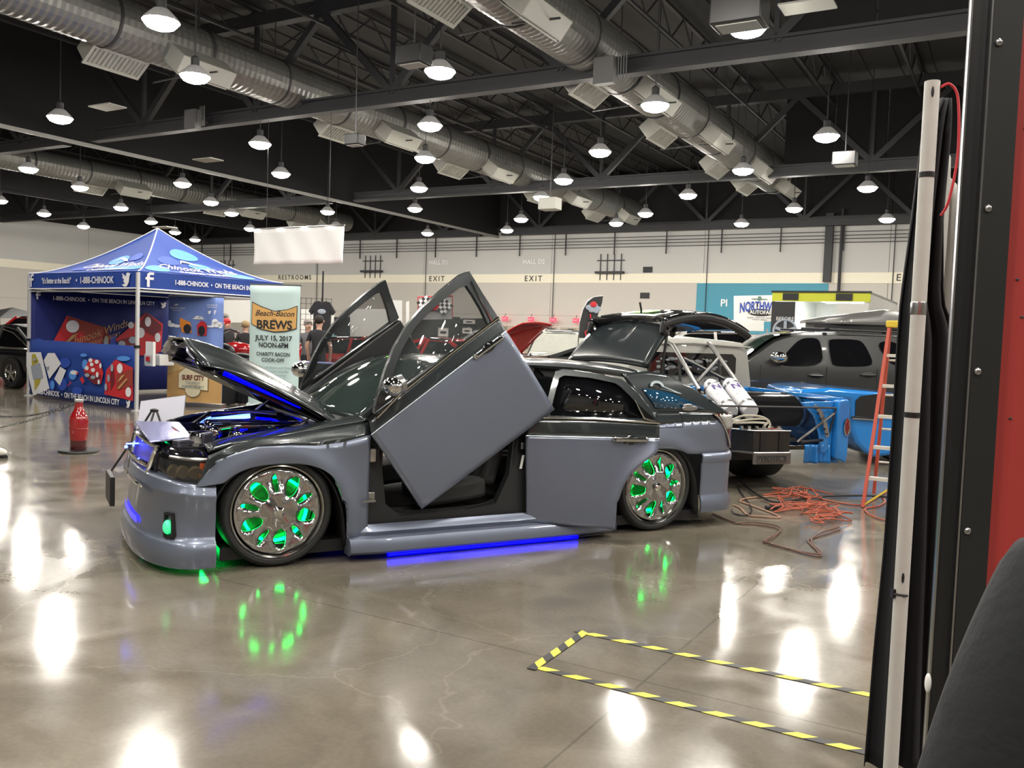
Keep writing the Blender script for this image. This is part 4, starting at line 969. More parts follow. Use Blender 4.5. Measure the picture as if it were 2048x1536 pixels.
art(BW, bk, [('printed_spot', m_spot2, [(215, 640, 65, 70), (1100, 615, 60, 70), (600, 500, 80, 80), (1150, 720, 70, 50)]),
 ('printed_die', m_prb, [[(545, 300), (1025, 450), (1035, 785), (312, 745)]]),
 ('printed_die', m_pr, [[(545, 300), (470, 460), (390, 600), (312, 745), (450, 750), (620, 560), (560, 420)], [(640, 520), (720, 490), (770, 560), (720, 630), (640, 600)], [(860, 640), (960, 590), (900, 750), (860, 710)], [(1485, 262), (1680, 400), (1660, 720), (1560, 775), (1290, 770), (1115, 590)]]),
 ('printed_die', m_prd, [[(1025, 450), (1062, 590), (1035, 785), (910, 775), (960, 600)], [(1485, 262), (1390, 440), (1560, 540), (1660, 480), (1660, 420)], [(1130, 600), (1400, 520), (1400, 775), (1290, 770)]]),
 ('printed_pip', m_pw, [(610, 430, 78, 73), (765, 755, 62, 28), (1500, 375, 36, 58), (1410, 505, 52, 62), (1615, 560, 34, 55), (1300, 415, 35, 40)]),
 ('printed_pip', m_pg, [(1003, 617, 28, 75), (1038, 720, 20, 58), (1320, 590, 48, 42), (1190, 635, 42, 36), (1310, 690, 48, 38)]),
 ('printed_swoosh', m_gold, [[(470, 625), (540, 600), (600, 535), (680, 510), (620, 560), (560, 620)]])])
m = MB(); f_ = lambda x, y: Vector((.035, x, y)); icon(m, FB, (.17, 2.0), .15, f_); icon(m, BIRD, (2.9, 1.95), .14, f_); m.build('printed_icon', m_pw, BW, fix=False)
ptext('lettering', '1-888-CHINOOK  •  ON THE BEACH IN LINCOLN CITY', .115, lambda x, y: f_(1.56 + x, 1.965 + y), m_pw, BW, bold=.003, xsc=.80)
f2_ = lambda x, y: Vector((.05, 1.38 + x * .93 - y * .2, 1.28 + y + x * .33))
ptext('lettering', 'Chinook Winds', .22, f2_, m_gold, BW, shear=.3); ptext('lettering', 'CASINO RESORT', .11, lambda x, y: f2_(x + .1, y - .17), m_gold, BW)
art(HW, hw, [('printed_spot', m_spot2, [(545, 860, 65, 60), (515, 1110, 55, 75), (390, 1130, 35, 60), (690, 1190, 60, 50)]),
 ('printed_spot', m_spot, [(785, 880, 35, 60), (770, 770, 40, 20), (1240, 810, 80, 30), (400, 1120, 25, 50), (640, 1000, 45, 60)]),
 ('printed_card', m_pw, [[(95, 735), (268, 735), (368, 1165), (175, 1248), (95, 900)], [(300, 830), (350, 745), (430, 745), (505, 870), (365, 1050)], [(495, 905), (565, 950), (490, 1130), (425, 1050)], (660, 975, 45, 25)]),
 ('printed_card_figure', m_yel, [[(160, 760), (200, 755), (245, 850), (160, 900)], [(190, 1060), (270, 1040), (250, 1110), (195, 1190)]]),
 ('printed_card_figure', m_pg, [[(150, 900), (260, 860), (300, 1040), (180, 1060)], [(330, 910), (370, 900), (360, 945), (335, 950)]]),
 ('printed_die', m_pr, [[(850, 808), (975, 830), (1012, 980), (985, 1110), (900, 1110), (800, 1010), (780, 950)], [(1155, 820), (1365, 920), (1365, 1310), (1025, 1232), (1045, 950)], [(690, 960), (720, 985), (700, 1005)], [(730, 1050), (765, 1020), (790, 1070), (770, 1110)], [(575, 1150), (620, 1085), (640, 1090)]]),
 ('printed_die', m_prd, [[(785, 960), (930, 1010), (985, 1000), (975, 1110), (900, 1110), (800, 1010)], [(1100, 940), (1140, 900), (1150, 1100), (1100, 1190)]]),
 ('printed_die', m_prb, [[(1165, 1000), (1365, 930), (1365, 1130), (1180, 1180)]]),
 ('printed_pip', m_pw, [(868, 830, 24, 24), (942, 848, 24, 24), (882, 880, 22, 22), (825, 922, 24, 26), (898, 945, 25, 25), (986, 895, 14, 32), (948, 1000, 16, 34), (965, 1085, 14, 30), (1215, 925, 34, 58), (1316, 1205, 34, 58)]),
 ('printed_pip', m_pg, [(1125, 920, 18, 45), (1085, 1040, 16, 44), (1052, 1145, 16, 44), (830, 1005, 30, 22), (900, 1030, 30, 22), (205, 820, 20, 18)]),
 ('printed_swoosh', m_gold, [[(1190, 1090), (1240, 1010), (1280, 1000), (1235, 1060)], [(1190, 1160), (1300, 1040), (1310, 1060), (1210, 1170)]])])
m = MB(); f_ = lambda x, y: Vector((x, -.06, y)); icon(m, FB, (.15, .12), .11, f_); icon(m, BIRD, (3.72, .12), .14, f_); m.build('printed_icon', m_pw, HW, fix=False)
ptext('lettering', '1-888-CHINOOK  •  ON THE BEACH IN LINCOLN CITY', .14, lambda x, y: f_(1.93 + x, .12 + y), m_pw, HW, bold=.003, xsc=.88)
# ---- table in the canopy with leaflets
t = thing('display_table', 'table under a black cloth inside the blue canopy tent', 'table', TL + tex * 3.0 + tey * 1.9, TRZ)
m = MB(); m.box((0, 0, .735), (1.1, .7, .03)); m.build('tabletop', m_white, t)
m = MB(); m.box((0, 0, .38), (1.13, .73, .74)); m.box((0, 0, .755), (1.14, .74, .01)); m.build('tablecloth', mat('cloth_black', (.012, .012, .014), .9, noise=.2), t)
p = at(299, 710, 15.9)
t = thing('leaflet_holder', 'clear leaflet holder with white leaflets on the canopy table', 'leaflet holder', (p.x, p.y, .76), TRZ)
m = MB(); m.box((0, .02, .22), (.24, .05, .44)); m.build('leaflet', m_white, t); m = MB(); m.box((0, -.02, .1), (.25, .02, .2)); m.build('holder', m_clear, t); m = MB(); m.box((0, -.035, .13), (.12, .01, .08)); m.build('leaflet_print', m_pr, t)
o = MB(); o.box((0, 0, .1), (.5, .3, .2)); o = o.build('paper_stack', m_white, bevel=.01); q = at(325, 740, 16.3); o.location = (q.x - .1, q.y + .1, .76); o.rotation_euler = (0, 0, TRZ); tag(o, 'white box of papers at the back of the canopy table', 'box')
# ================================================================ pull-up banners
def banner_stand(name, label, x, y, w, h, rz, face):
    t = thing(name, label, 'banner', (x, y, 0), rz)
    m = MB(); m.box((0, .02, .04), (w + .06, .2, .08)); m.build('base', m_sil, t, bevel=.01)
    m = MB(); m.box((0, .06, h / 2), (.03, .03, h)); m.build('pole', m_sil, t)
    m = MB(); m.box((0, .02, h), (w + .02, .03, .035)); m.build('top_rail', m_sil, t)
    m = MB(); m.grid(lambda u, v: Vector((lerp(-w / 2, w / 2, u), .0 + .01 * math.sin(v * 3), lerp(.07, h - .01, v))), 4, 16)
    return t, m.build('graphic', face, t, solid=.003)
def bart(par, w, h, fn, shapes):
    for k, (nm, mt, polys) in enumerate(shapes):
        m = MB()
        for P in polys:
            if len(P) == 4 and not isinstance(P[0], tuple):
                cx, cy, rx, ry = P; P = [(cx + rx * math.cos(a_), cy + ry * math.sin(a_)) for a_ in [2 * PI * i / 20 for i in range(20)]]
            m.poly([fn(*q) + Vector((0, -.003 * (k + 1), 0)) for q in P])
        m.build(nm, mt, par, fix=False, smooth=0)
m_bb = mat('banner_pale_teal', srgb(188, 210, 210), .6, noise=.03); m_wood = mat('print_wood_tan', srgb(205, 160, 95), .6, noise=.12, nscale=5)
m_ik = mat('print_ink', (.015, .015, .02), .6, noise=.05); m_ikg = mat('print_ink_faded', srgb(120, 145, 150), .6, noise=.05)
q = at(548, 700, 14.9)
t, g = banner_stand('pull_up_banner', 'pale teal pull-up banner reading Beach-Bacon and Brews, July 15, 2017', q.x, q.y, .90, 2.25, math.radians(-10), m_bb)
bf_ = lambda X, Y: Vector(((X - 400) / 620 * .90, -.004, 2.25 - (Y - 50) / 1440 * 2.2))
bart(g, .9, 2.25, bf_, [('printed_cloud', mat('print_cloud', srgb(200, 220, 222), .6, noise=.02), [(100, 1395, 35, 35), (175, 1410, 45, 42), (260, 1415, 45, 35), (600, 1400, 60, 40), (350, 1430, 60, 30)]), ('printed_band', mat('print_slate_band', srgb(95, 115, 185), .6, noise=.05), [[(92, 1440), (700, 1445), (700, 1488), (92, 1488)]]),
 ('printed_board', m_ik, [[(118, 238), (230, 285), (400, 335), (560, 312), (684, 268), (680, 528), (540, 560), (400, 572), (240, 545), (115, 492)]]), ('printed_board', m_wood, [[(126, 250), (230, 295), (400, 343), (560, 320), (676, 280), (672, 518), (540, 550), (400, 562), (240, 536), (123, 486)]])])
def bt(s, size, X, Y, mt=m_ik, **k): ptext('lettering', s, size, lambda x, y: bf_(X, Y) + Vector((x, -.016, y)), mt, g, **k)
bt('Beach-Bacon', .135, 400, 365, shear=.4, xsc=1.0, bold=.001); bt('AND', .035, 400, 430); bt('BREWS', .20, 402, 492, xsc=1.02, bold=.006)
bt('JULY 15, 2017', .115, 398, 638, xsc=.98, bold=.003); bt('NOON-6PM', .115, 398, 716, xsc=.88, bold=.003); bt('CHARITY BACON', .085, 395, 815, xsc=.9, bold=.002); bt('COOK-OFF', .085, 395, 880, xsc=.95, bold=.002)
for s, Y in (('20 Craft Beers and Ciders!', 962), ('Admission includes', 1003), ('$5 play voucher', 1045), ('& tasting glass!', 1085), ('Extra tokens $1', 1155)): bt(s, .06, 430, Y, m_ikg)
bt('Chinook Winds', .07, 400, 1335, m_ikg, shear=.3); bt('CASINO RESORT', .035, 400, 1375, m_ikg)
m_sky = mat('banner_sky', srgb(112, 136, 200), .6, noise=.06, nscale=2)
t, g = banner_stand('pull_up_banner', 'beach scene pull-up banner reading SURF CITY with a red car and surfboards', -5.96, 16.5, 1.14, 2.06, math.radians(-12), m_sky)
bf_ = lambda X, Y: Vector(((X - 382) / 635 * 1.14, -.004, 2.06 - (Y - 85) / 1370 * 2.0))
m_snd = mat('print_sand', srgb(205, 175, 120), .6, noise=.06, nscale=3)
bart(g, 1, 2.06, bf_, [('printed_sea', mat('print_sea', srgb(85, 125, 185), .6, noise=.1), [[(66, 740), (699, 760), (699, 850), (66, 850)]]), ('printed_sand', m_snd, [[(66, 790), (250, 800), (699, 840), (699, 1450), (66, 1450)]]),
 ('printed_dune', mat('print_dune', srgb(190, 150, 95), .6, noise=.08), [[(66, 1080), (300, 1000), (699, 1080), (699, 1450), (66, 1450)]]),
 ('printed_cloud', m_pw, [(420, 365, 70, 12), (410, 345, 32, 16), (440, 350, 30, 14), (630, 430, 60, 38), (610, 400, 35, 38), (670, 440, 28, 40), (560, 460, 50, 12), (110, 460, 45, 25), (85, 430, 20, 30), (170, 470, 40, 20)]),
 ('printed_surfboard', mat('print_orange', srgb(230, 140, 50), .6, noise=.05), [[(205, 360), (330, 420), (345, 550), (235, 550), (205, 450)]]), ('printed_surfboard', m_pr, [[(450, 392), (500, 410), (522, 460), (515, 580), (415, 580), (405, 450)]]),
 ('printed_board_art', m_ik, [(295, 500, 45, 60), (460, 520, 40, 65), (280, 900, 34, 40), (478, 915, 34, 40)]),
 ('printed_car', m_pr, [[(255, 720), (300, 660), (460, 650), (510, 720), (520, 830), (250, 830)]]), ('printed_car', m_pw, [[(215, 825), (300, 815), (450, 820), (545, 825), (530, 880), (440, 905), (320, 905), (230, 880)], [(320, 750), (440, 755), (450, 800), (430, 825), (330, 825), (312, 790)]]),
 ('printed_car_grille', m_ik, [[(325, 765), (440, 768), (438, 776), (325, 773)], [(325, 785), (440, 788), (438, 796), (325, 793)], [(330, 805), (432, 808), (430, 815), (332, 812)]]),
 ('printed_badge', mat('print_badge_edge', srgb(120, 105, 85), .6, noise=.02), [(375, 1275, 93, 105), [(205, 1075), (280, 1000), (380, 980), (470, 1010), (550, 1085), (550, 1285), (205, 1270)]]),
 ('printed_badge', mat('print_badge', srgb(222, 212, 180), .6, noise=.03), [(375, 1275, 88, 98), [(210, 1078), (285, 1005), (380, 988), (465, 1015), (545, 1088), (545, 1280), (210, 1262)]])])
def bt2(s, size, X, Y, mt, **k): ptext('lettering', s, size, lambda x, y: bf_(X, Y) + Vector((x, -.045, y)), mt, g, **k)
bt2('SURF CITY', .13, 378, 1128, mat('print_maroon', srgb(110, 55, 45), .6, noise=.05), xsc=.75, bold=.005); bt2('CAR SHOW', .06, 378, 1190, m_pg); bt2('AUGUST 26, 2017', .06, 378, 1240, m_ikg, bold=.001)
bt2('Chinook Winds', .05, 185, 238, m_pw, shear=.3); bt2('CASINO RESORT', .028, 185, 270, m_pw); bt2('chinookwinds\ncasinoresort', .04, 585, 200, m_pw)
m = MB(); ff = lambda x, y: bf_(618, 280) + Vector((x, -.03, y)); icon(m, FB, (0, 0), .08, ff); ff = lambda x, y: bf_(550, 280) + Vector((x, -.03, y)); icon(m, BIRD, (0, 0), .07, ff); ff = lambda x, y: bf_(165, 205) + Vector((x, -.03, y)); m.poly([ff(*p_) for p_ in [(-.05, 0), (0, .03), (.06, .02), (.0, -.01)]]); m.build('printed_icon', m_pw, g, fix=False)
# ================================================================ sign on easel
q = at(318, 840, 8.9)
t = thing('display_board', 'blank white display board standing behind the wagon nose', 'sign board', (q.x, q.y + .02, 0), math.radians(8))
P = [(-.235, .24), (.215, .31), (.24, .81), (-.19, .74)]
m = MB(); m.prism(P, (0, .015, 0), lambda x, z: (x, -.1 + z * .15, z)); m.build('panel', mat('board_white', (.62, .62, .72), .45, noise=.02), t)
m = MB(); m.prism(P, (0, .003, 0), lambda x, z: (x * 1.02, -.08 + z * .15, .525 + (z - .525) * 1.02)); m.build('edge', m_sil, t)
t = thing('easel', 'small black tripod easel in front of the blank white board', 'easel', (q.x, q.y - .12, 0), 0)
for dx, dy in ((-.13, -.05), (.0, -.12), (.12, -.03)):
    m = MB(); m.tube([(dx * 3.2, dy * 2, .0), (dx * .8, dy, .50), (dx * .2, 0, .66)], .011, 8); m.build('leg', m_blk, t)
m = MB(); m.ball((0, 0, .665), (.045, .02, .02)); m.build('head', m_blk, t)
# ================================================================ bottle stanchion and chain
bx_, by_ = -5.05, 10.25
t = thing('bottle_stanchion', 'red bottle-shaped crowd stanchion on a round black base', 'stanchion', (bx_, by_, 0))
m = MB(); m.lathe([(.001, .0), (.215, .0), (.22, .012), (.21, .028), (.001, .032)], 40); m.build('base', m_blk, t)
m = MB(); m.lathe([(.001, .03), (.088, .03), (.093, .045), (.092, .13), (.093, .14)], 32); m.build('bottle_bottom', mat('bottle_dark_red', (.06, .006, .008), .2, coat=1, noise=.1), t)
m = MB(); prof = [(.093, .14), (.098, .19), (.104, .25), (.103, .30), (.106, .34), (.104, .38), (.095, .42), (.075, .46), (.055, .50), (.045, .54), (.042, .585), (.045, .59)]
m.lathe(prof, 40); B0_ = m.build('bottle', mat('bottle_red', (.26, .008, .01), .15, coat=1, noise=.08, nscale=12), t)
m = MB(); m.lathe([(.046, .588), (.05, .592), (.05, .612), (.042, .618), (.001, .618)], 24); m.build('cap', mat('cap_grey', (.4, .4, .4), .4, .4, noise=.05), t)
m = MB(); m.lathe([(.1065, .27), (.109, .275), (.109, .28), (.1065, .285)], 40); m.build('ring', mat('bottle_red', (0, 0, 0)), B0_)
def chain(p0, p1, sag, label, R_=.014):
    m = MB(); p0 = Vector(p0); p1 = Vector(p1); n = int((p1 - p0).length / .034)
    for i in range(n):
        t_ = (i + .5) / n; p = p0.lerp(p1, t_) - Vector((0, 0, sag * 4 * t_ * (1 - t_))); d = ((p1 - p0).normalized() - Vector((0, 0, sag * 4 * (1 - 2 * t_) / (p1 - p0).length))).normalized()
        s = d.orthogonal().normalized(); s = Matrix.Rotation(PI / 2 * (i % 2), 3, d) @ s
        m.tube([p + d * (.024 * math.cos(a_)) + s * (R_ * math.sin(a_)) for a_ in [2 * PI * k / 10 for k in range(10)]], .0035, 5, closed=True)
    o = m.build('chain', mat('chain_steel', (.10, .10, .10), .35, .7, noise=.1)); return tag(o, label, 'chain', 'stanchion chains')
chain((bx_ - .04, by_, .57), (-7.5, 9.6, .48), .30, 'nearer steel chain hanging left from the red bottle stanchion')
chain((bx_ - .04, by_ + .02, .57), (-8.6, 13.2, .3), .22, 'farther steel chain hanging left from the red bottle stanchion')
# visitor's foot at the picture edge
t = thing('sneaker', 'white sneaker with dark sole at the left picture edge', 'shoe', (-5.66, 9.62, 0), math.radians(-10))
m = MB(); m.ball((0, 0, .06), (.15, .055, .055), 18, 10); m.ball((-.09, 0, .09), (.07, .05, .06)); m.build('upper', mat('sneaker_white', (.6, .58, .53), .7, noise=.05), t)
m = MB(); m.prism([(.155, .0), (.13, .04), (.05, .055), (-.06, .04), (-.14, .035), (-.155, 0), (-.14, -.035), (-.06, -.04), (.05, -.055), (.13, -.04)], (0, 0, .03), lambda x, y: (x, y, 0)); m.build('sole', m_blk, t)
# ================================================================ background vehicles, people, booths
def loft(mb, secs):
    n = len(secs[0]); vs = [p for s in secs for p in s]
    fs = [(j * n + i, j * n + (i + 1) % n, (j + 1) * n + (i + 1) % n, (j + 1) * n + i) for j in range(len(secs) - 1) for i in range(n)]
    fs += [tuple(range(n)), tuple(range((len(secs) - 1) * n, len(secs) * n))]
    return mb.add(vs, fs)
def interp(P, x):
    if x <= P[0][0]: return P[0][1]
    for (a, b_), (c, d) in zip(P, P[1:]):
        if x <= c: return lerp(b_, d, (x - a) / (c - a) if c > a else 0)
    return P[-1][1]
m_pgrey = mat('suv_dark_grey', (.038, .039, .038), .3, .5, coat=1.0, noise=.03)
m_int = mat('cabin_pale', (.5, .5, .47), .6, noise=.05)
def bg_wheel(par, x, y, r, side, w=.22, rimm=None):
    m = MB(); m.lathe([(r * .60, 0), (r * .93, -.005), (r, .03), (r, w - .03), (r * .9, w)], 28, (0, 0, 0), 'y'); o = m.build('wheel', m_rub, par); o.location = (x, y, r); o.rotation_euler.z = 0 if side < 0 else PI
    m = MB(); m.lathe([(r * .62, .0), (r * .60, -.01), (r * .54, .02), (r * .5, .06), (.001, .06)], 28, (0, 0, 0), 'y')
    for k in range(5):
        a_ = 2 * PI * k / 5 + .3; m.beam((r * .08 * math.cos(a_), .02, r * .08 * math.sin(a_)), (r * .56 * math.cos(a_), .02, r * .56 * math.sin(a_)), .06 * r / .33, .03, (0, 1, 0))
    m.lathe([(.001, -.01), (r * .14, .0), (r * .16, .03)], 14, (0, 0, 0), 'y'); m.build('rim', rimm or m_chr, o); return o
def gcar(name, label, loc, rz, paint, L, W_, zb, body, roof_, wx, wr, glass=None, roofpaint=None, bumper=True, pillars=(), hood=None, group=None):
    """body: (x,z) of bonnet/belt line, roof_: (x,z) of the greenhouse; x 0 nose .. L tail, near side y=0"""
    t = thing(name, label, 'car' if 'truck' not in name else 'truck', loc, rz, group)
    def hwid(x): u = abs(x / L - .5) * 2; return W_ / 2 * (1 - .16 * u ** 5)
    secs = []; N = 26
    for i in range(N + 1):
        x = L * i / N; zt = interp(body, x); h = hwid(x); e = .08 * (abs(x / L - .5) * 2) ** 6; lo = zb + e
        prof = [(-h * .94, lo), (-h, lerp(lo, zt, .3)), (-h * .995, lerp(lo, zt, .72)), (-h * .93, lerp(lo, zt, .94)), (-h * .80, zt), (0, zt + .03)]
        P = [Vector((x, W_ / 2 + y, z)) for y, z in prof] + [Vector((x, W_ / 2 - y, z)) for y, z in reversed(prof[:-1])]
        secs.append(P)
    m = MB(); loft(m, secs); B_ = m.build('body', paint, t, smooth=50)
    for cx in wx:   # dark arches
        m = MB()
        for y in (-.004, W_ + .004):
            m.add([(cx, y, wr)] + [(cx + (wr + .05) * math.cos(a_), y + 0, max(zb - .02, wr + (wr + .05) * math.sin(a_))) for a_ in [2 * PI * i / 24 for i in range(24)]], [(0, 1 + i, 1 + (i + 1) % 24) for i in range(24)])
        m.build('wheel_arch', m_blk, B_, fix=False)
        bg_wheel(t, cx, -.012, wr, -1); bg_wheel(t, cx, W_ + .012, wr, 1)
    if roof_:
        x0, x1 = roof_[0][0], roof_[-1][0]; zm = max(z for _, z in roof_)
        secs = []
        for i in range(21):
            x = lerp(x0, x1, i / 20); z0 = interp(body, x) - .02; zt = max(z0 + .01, interp(roof_, x)); k = (zt - z0) / (zm - z0 + 1e-6)
            hb = hwid(x) * .86; ht = hb - .16 * k
            secs.append([Vector((x, W_ / 2 + y, z)) for y, z in ((-hb, z0), (-ht, zt - .05 * k), (-ht * .85, zt), (ht * .85, zt), (ht, zt - .05 * k), (hb, z0))])
        m = MB(); loft(m, secs); m.build('windows', glass or m_gls, t, smooth=40)
        m = MB(); xs_ = [x for x, z in roof_ if z > zm - .13]; xa, xb = min(xs_) - .05, max(xs_) + .05
        def rf(u, v):
            x = lerp(xa, xb, v); z0 = interp(body, x) - .02; zt = interp(roof_, x); k = (zt - z0) / (zm - z0); ht = hwid(x) * .86 - .16 * k + .012
            return Vector((x, W_ / 2 + ht * (2 * u - 1), zt + .015 - .07 * abs(2 * u - 1) ** 4))
        m.grid(rf, 12, 10); m.build('roof', roofpaint or paint, t, solid=.02)
        m = MB()
        for s in (-1, 1):
            for (xb_, xt_) in list(pillars) + [(x0 + .03, xa + .05), (x1 - .03, xb - .05)]:
                zt = interp(roof_, xt_); z0 = interp(body, xb_)
                m.beam((xb_, W_ / 2 + s * (hwid(xb_) * .86 + .005), z0 - .02), (xt_, W_ / 2 + s * (hwid(xt_) * .86 - .155), zt - .03), .07, .04, (0, 1, 0))
        m.build('pillar', roofpaint or paint, t)
    if bumper:
        for x, nm in ((-.03, 'front_bumper'), (L + .03, 'rear_bumper')):
            m = MB(); m.tube([(x + (.25 if x < 1 else -.25), .0, zb + .2), (x + (.03 if x < 1 else -.03), .1, zb + .18), (x, W_ / 2, zb + .18), (x + (.03 if x < 1 else -.03), W_ - .1, zb + .18), (x + (.25 if x < 1 else -.25), W_, zb + .2)], .05, 8); m.build(nm, m_chr, t)
    for y in (.28, W_ - .28):
        m = MB(); m.ball((.03, y, interp(body, .1) - .12), (.05, .10, .08)); m.build('headlamp', m_chr, t)
        m = MB(); m.box((L - .01, y, interp(body, L - .1) - .14), (.04, .22, .09)); m.build('tail_lamp', mat('lamp_red', (.4, .01, .01), .2, coat=1, noise=.05), t)
    for x, s in ((L * .52, -1), (L * .52, 1)):
        m = MB(); m.box((x, W_ / 2 + s * (W_ / 2 + .0), interp(body, x) - .16), (.16, .03, .025)); m.build('door_handle', m_chr, t)
    m = MB(); m.box((.02, W_ / 2, zb + .34), (.04, W_ * .6, .14)); m.build('grille', m_blk, t)
    if hood:
        L2, ang, W2 = hood; z0 = interp(body, L2)
        m = MB(); m.grid(lambda u, v: Vector((-v * L2 * .95, (u - .5) * W2 * (1 - .15 * v * v), .05 * math.sin(u * PI) - .14 * v ** 4)), 12, 12)
        o = m.build('hood', paint, t, solid=.02); o.matrix_local = Matrix.Translation((L2, W_ / 2, z0 + .03)) @ Matrix.Rotation(math.radians(ang), 4, 'Y')
        m = MB(); m.box((L2 * .5, W_ / 2, z0 - .02), (L2 * .75, W_ * .62, .08)); m.build('engine_bay', m_gloss, t)
        m = MB(); m.box((L2 * .5, W_ / 2, z0 + .05), (.5, .3, .12)); m.cyl((L2 * .45, W_ / 2, z0 + .1), (L2 * .45, W_ / 2, z0 + .18), .16, n=20); m.build('engine', m_chr, t, bevel=.02)
    return t
def place(x, y, Y, rz, lx, ly=0.0, z=0.0):
    """world position of the car origin so its local (lx,ly) stands under the given picture point at depth Y"""
    p = at(x, y, Y); c, s = math.cos(rz), math.sin(rz); return (p.x - lx * c + ly * s, p.y - lx * s - ly * c, z)
RA = math.radians(-30)
coupe = [(0, .62), (.15, .74), (1.3, .84), (1.8, .90), (3.9, .92), (4.6, .88), (4.8, .70)]
# classic black coupe at the far left
gcar('classic_coupe', 'black classic coupe with chrome five-spoke wheels at the left picture edge', place(22, 748, 19.2, RA, 3.75), RA, mat('paint_black_classic', (.008, .008, .009), .12, coat=1.0, noise=.02), 4.8, 1.85, .22,
     coupe, [(1.55, .9), (2.15, 1.33), (3.0, 1.40), (3.5, 1.34), (4.35, .92)], (.85, 3.75), .33, roofpaint=mat('vinyl_roof', (.05, .05, .048), .6, noise=.1), pillars=((2.9, 2.95),))
CC_ = bpy.data.objects['classic_coupe']; m = MB(); m.tube([(.3, -.01, .80), (1.8, -.02, .88), (3.2, -.02, .90), (4.6, .03, .86)], .014, 6); m.build('belt_trim', m_chr, CC_); m = MB(); m.tube([(3.1, .14, 1.30), (3.6, .13, 1.22), (4.0, .12, 1.02), (4.2, .1, .92)], .014, 6); m.build('window_trim', m_chr, CC_)
q = at(20, 715, 19.0)
# red cars behind the pull-up banner
gcar('muscle_car', 'red muscle car with raised hood between the banner and the raised passenger door', place(700, 700, 21.8, math.radians(-8), 2.9), math.radians(-8), m_red, 4.7, 1.85, .25,
     [(0, .72), (.15, .86), (1.5, .95), (4.2, .98), (4.7, .82)], [(1.5, .95), (2.1, 1.34), (3.1, 1.38), (4.1, .98)], (.85, 3.7), .34, pillars=((2.8, 2.85),), hood=(1.35, 26, 1.4))
gcar('sports_coupe', 'red sports coupe with its hood raised, seen through the lifted front door window', place(895, 700, 20.3, math.radians(146), 2.75, 1.0), math.radians(146), mat('paint_crimson', (.5, .012, .012), .2, .0, coat=1, noise=.03), 4.6, 1.85, .22,
     [(0, .68), (.2, .86), (1.5, 1.0), (4.2, 1.08), (4.6, .96)], [(1.45, 1.0), (2.25, 1.40), (2.95, 1.44), (4.2, 1.08)], (.85, 3.6), .34, pillars=((2.95, 2.85), (3.15, 2.95)), hood=(1.40, 43, 1.5))
gcar('pickup_truck', 'dark old pickup truck facing the camera right of the raised red hood', place(1105, 700, 21.3, math.radians(80), 0, .95), math.radians(80), m_pgrey, 4.8, 1.9, .3,
     [(0, .95), (.2, 1.08), (1.5, 1.12), (2.2, 1.14), (2.8, 1.14), (4.8, 1.12)], [(1.45, 1.12), (1.9, 1.70), (2.2, 1.74), (2.75, 1.74), (2.9, 1.14)], (.9, 3.7), .36, glass=mat('pale_window', (.42, .43, .38), .1, coat=1, noise=.1), pillars=((2.1, 2.1),))
gcar('grey_coupe', 'low dark grey coupe just left of the raised tailgate', place(1095, 700, 17.2, math.radians(-10), 1.0), math.radians(-10), m_pgrey, 4.5, 1.85, .18,
     [(0, .80), (.2, 1.05), (1.3, 1.20), (3.9, 1.24), (4.5, 1.05)], [(1.0, 1.18), (2.2, 1.60), (3.2, 1.64), (4.2, 1.2)], (.85, 3.6), .33, pillars=((2.5, 2.4),))
gcar('silver_car', 'silver car with bright roof behind the light cab of the blue truck', place(1392, 680, 20.0, math.radians(-6), 2.1), math.radians(-6), mat('paint_silver', (.4, .39, .37), .25, .7, coat=1, noise=.03), 4.3, 1.9, .3,
     [(0, .9), (.2, 1.1), (1.3, 1.25), (3.8, 1.3), (4.3, 1.1)], [(1.1, 1.25), (1.9, 1.80), (3.2, 1.84), (4.1, 1.3)], (.8, 3.5), .35, pillars=((2.6, 2.55),))
gcar('white_car', 'white car roof in the gap between the blue truck and the dark grey utility vehicle', place(1470, 690, 22.4, math.radians(-6), 3.0), math.radians(-6), mat('paint_white', (.7, .7, .68), .25, coat=1, noise=.02), 3.9, 1.85, .25,
     [(0, .8), (.2, .95), (1.3, 1.02), (3.6, 1.05), (3.9, .95)], [(1.2, 1.02), (1.9, 1.62), (3.1, 1.64), (3.8, 1.05)], (.75, 3.1), .34, pillars=((2.5, 2.45),))
gcar('show_car', 'red car in the distance beyond the black classic coupe', place(30, 660, 26, RA, 2.4), RA, m_red, 4.7, 1.85, .3,
     [(0, .9), (.2, 1.1), (1.4, 1.2), (4.2, 1.2), (4.7, 1.0)], [(1.4, 1.2), (2.0, 1.6), (3.2, 1.62), (4.2, 1.2)], (.85, 3.7), .36, pillars=((2.7, 2.7),))
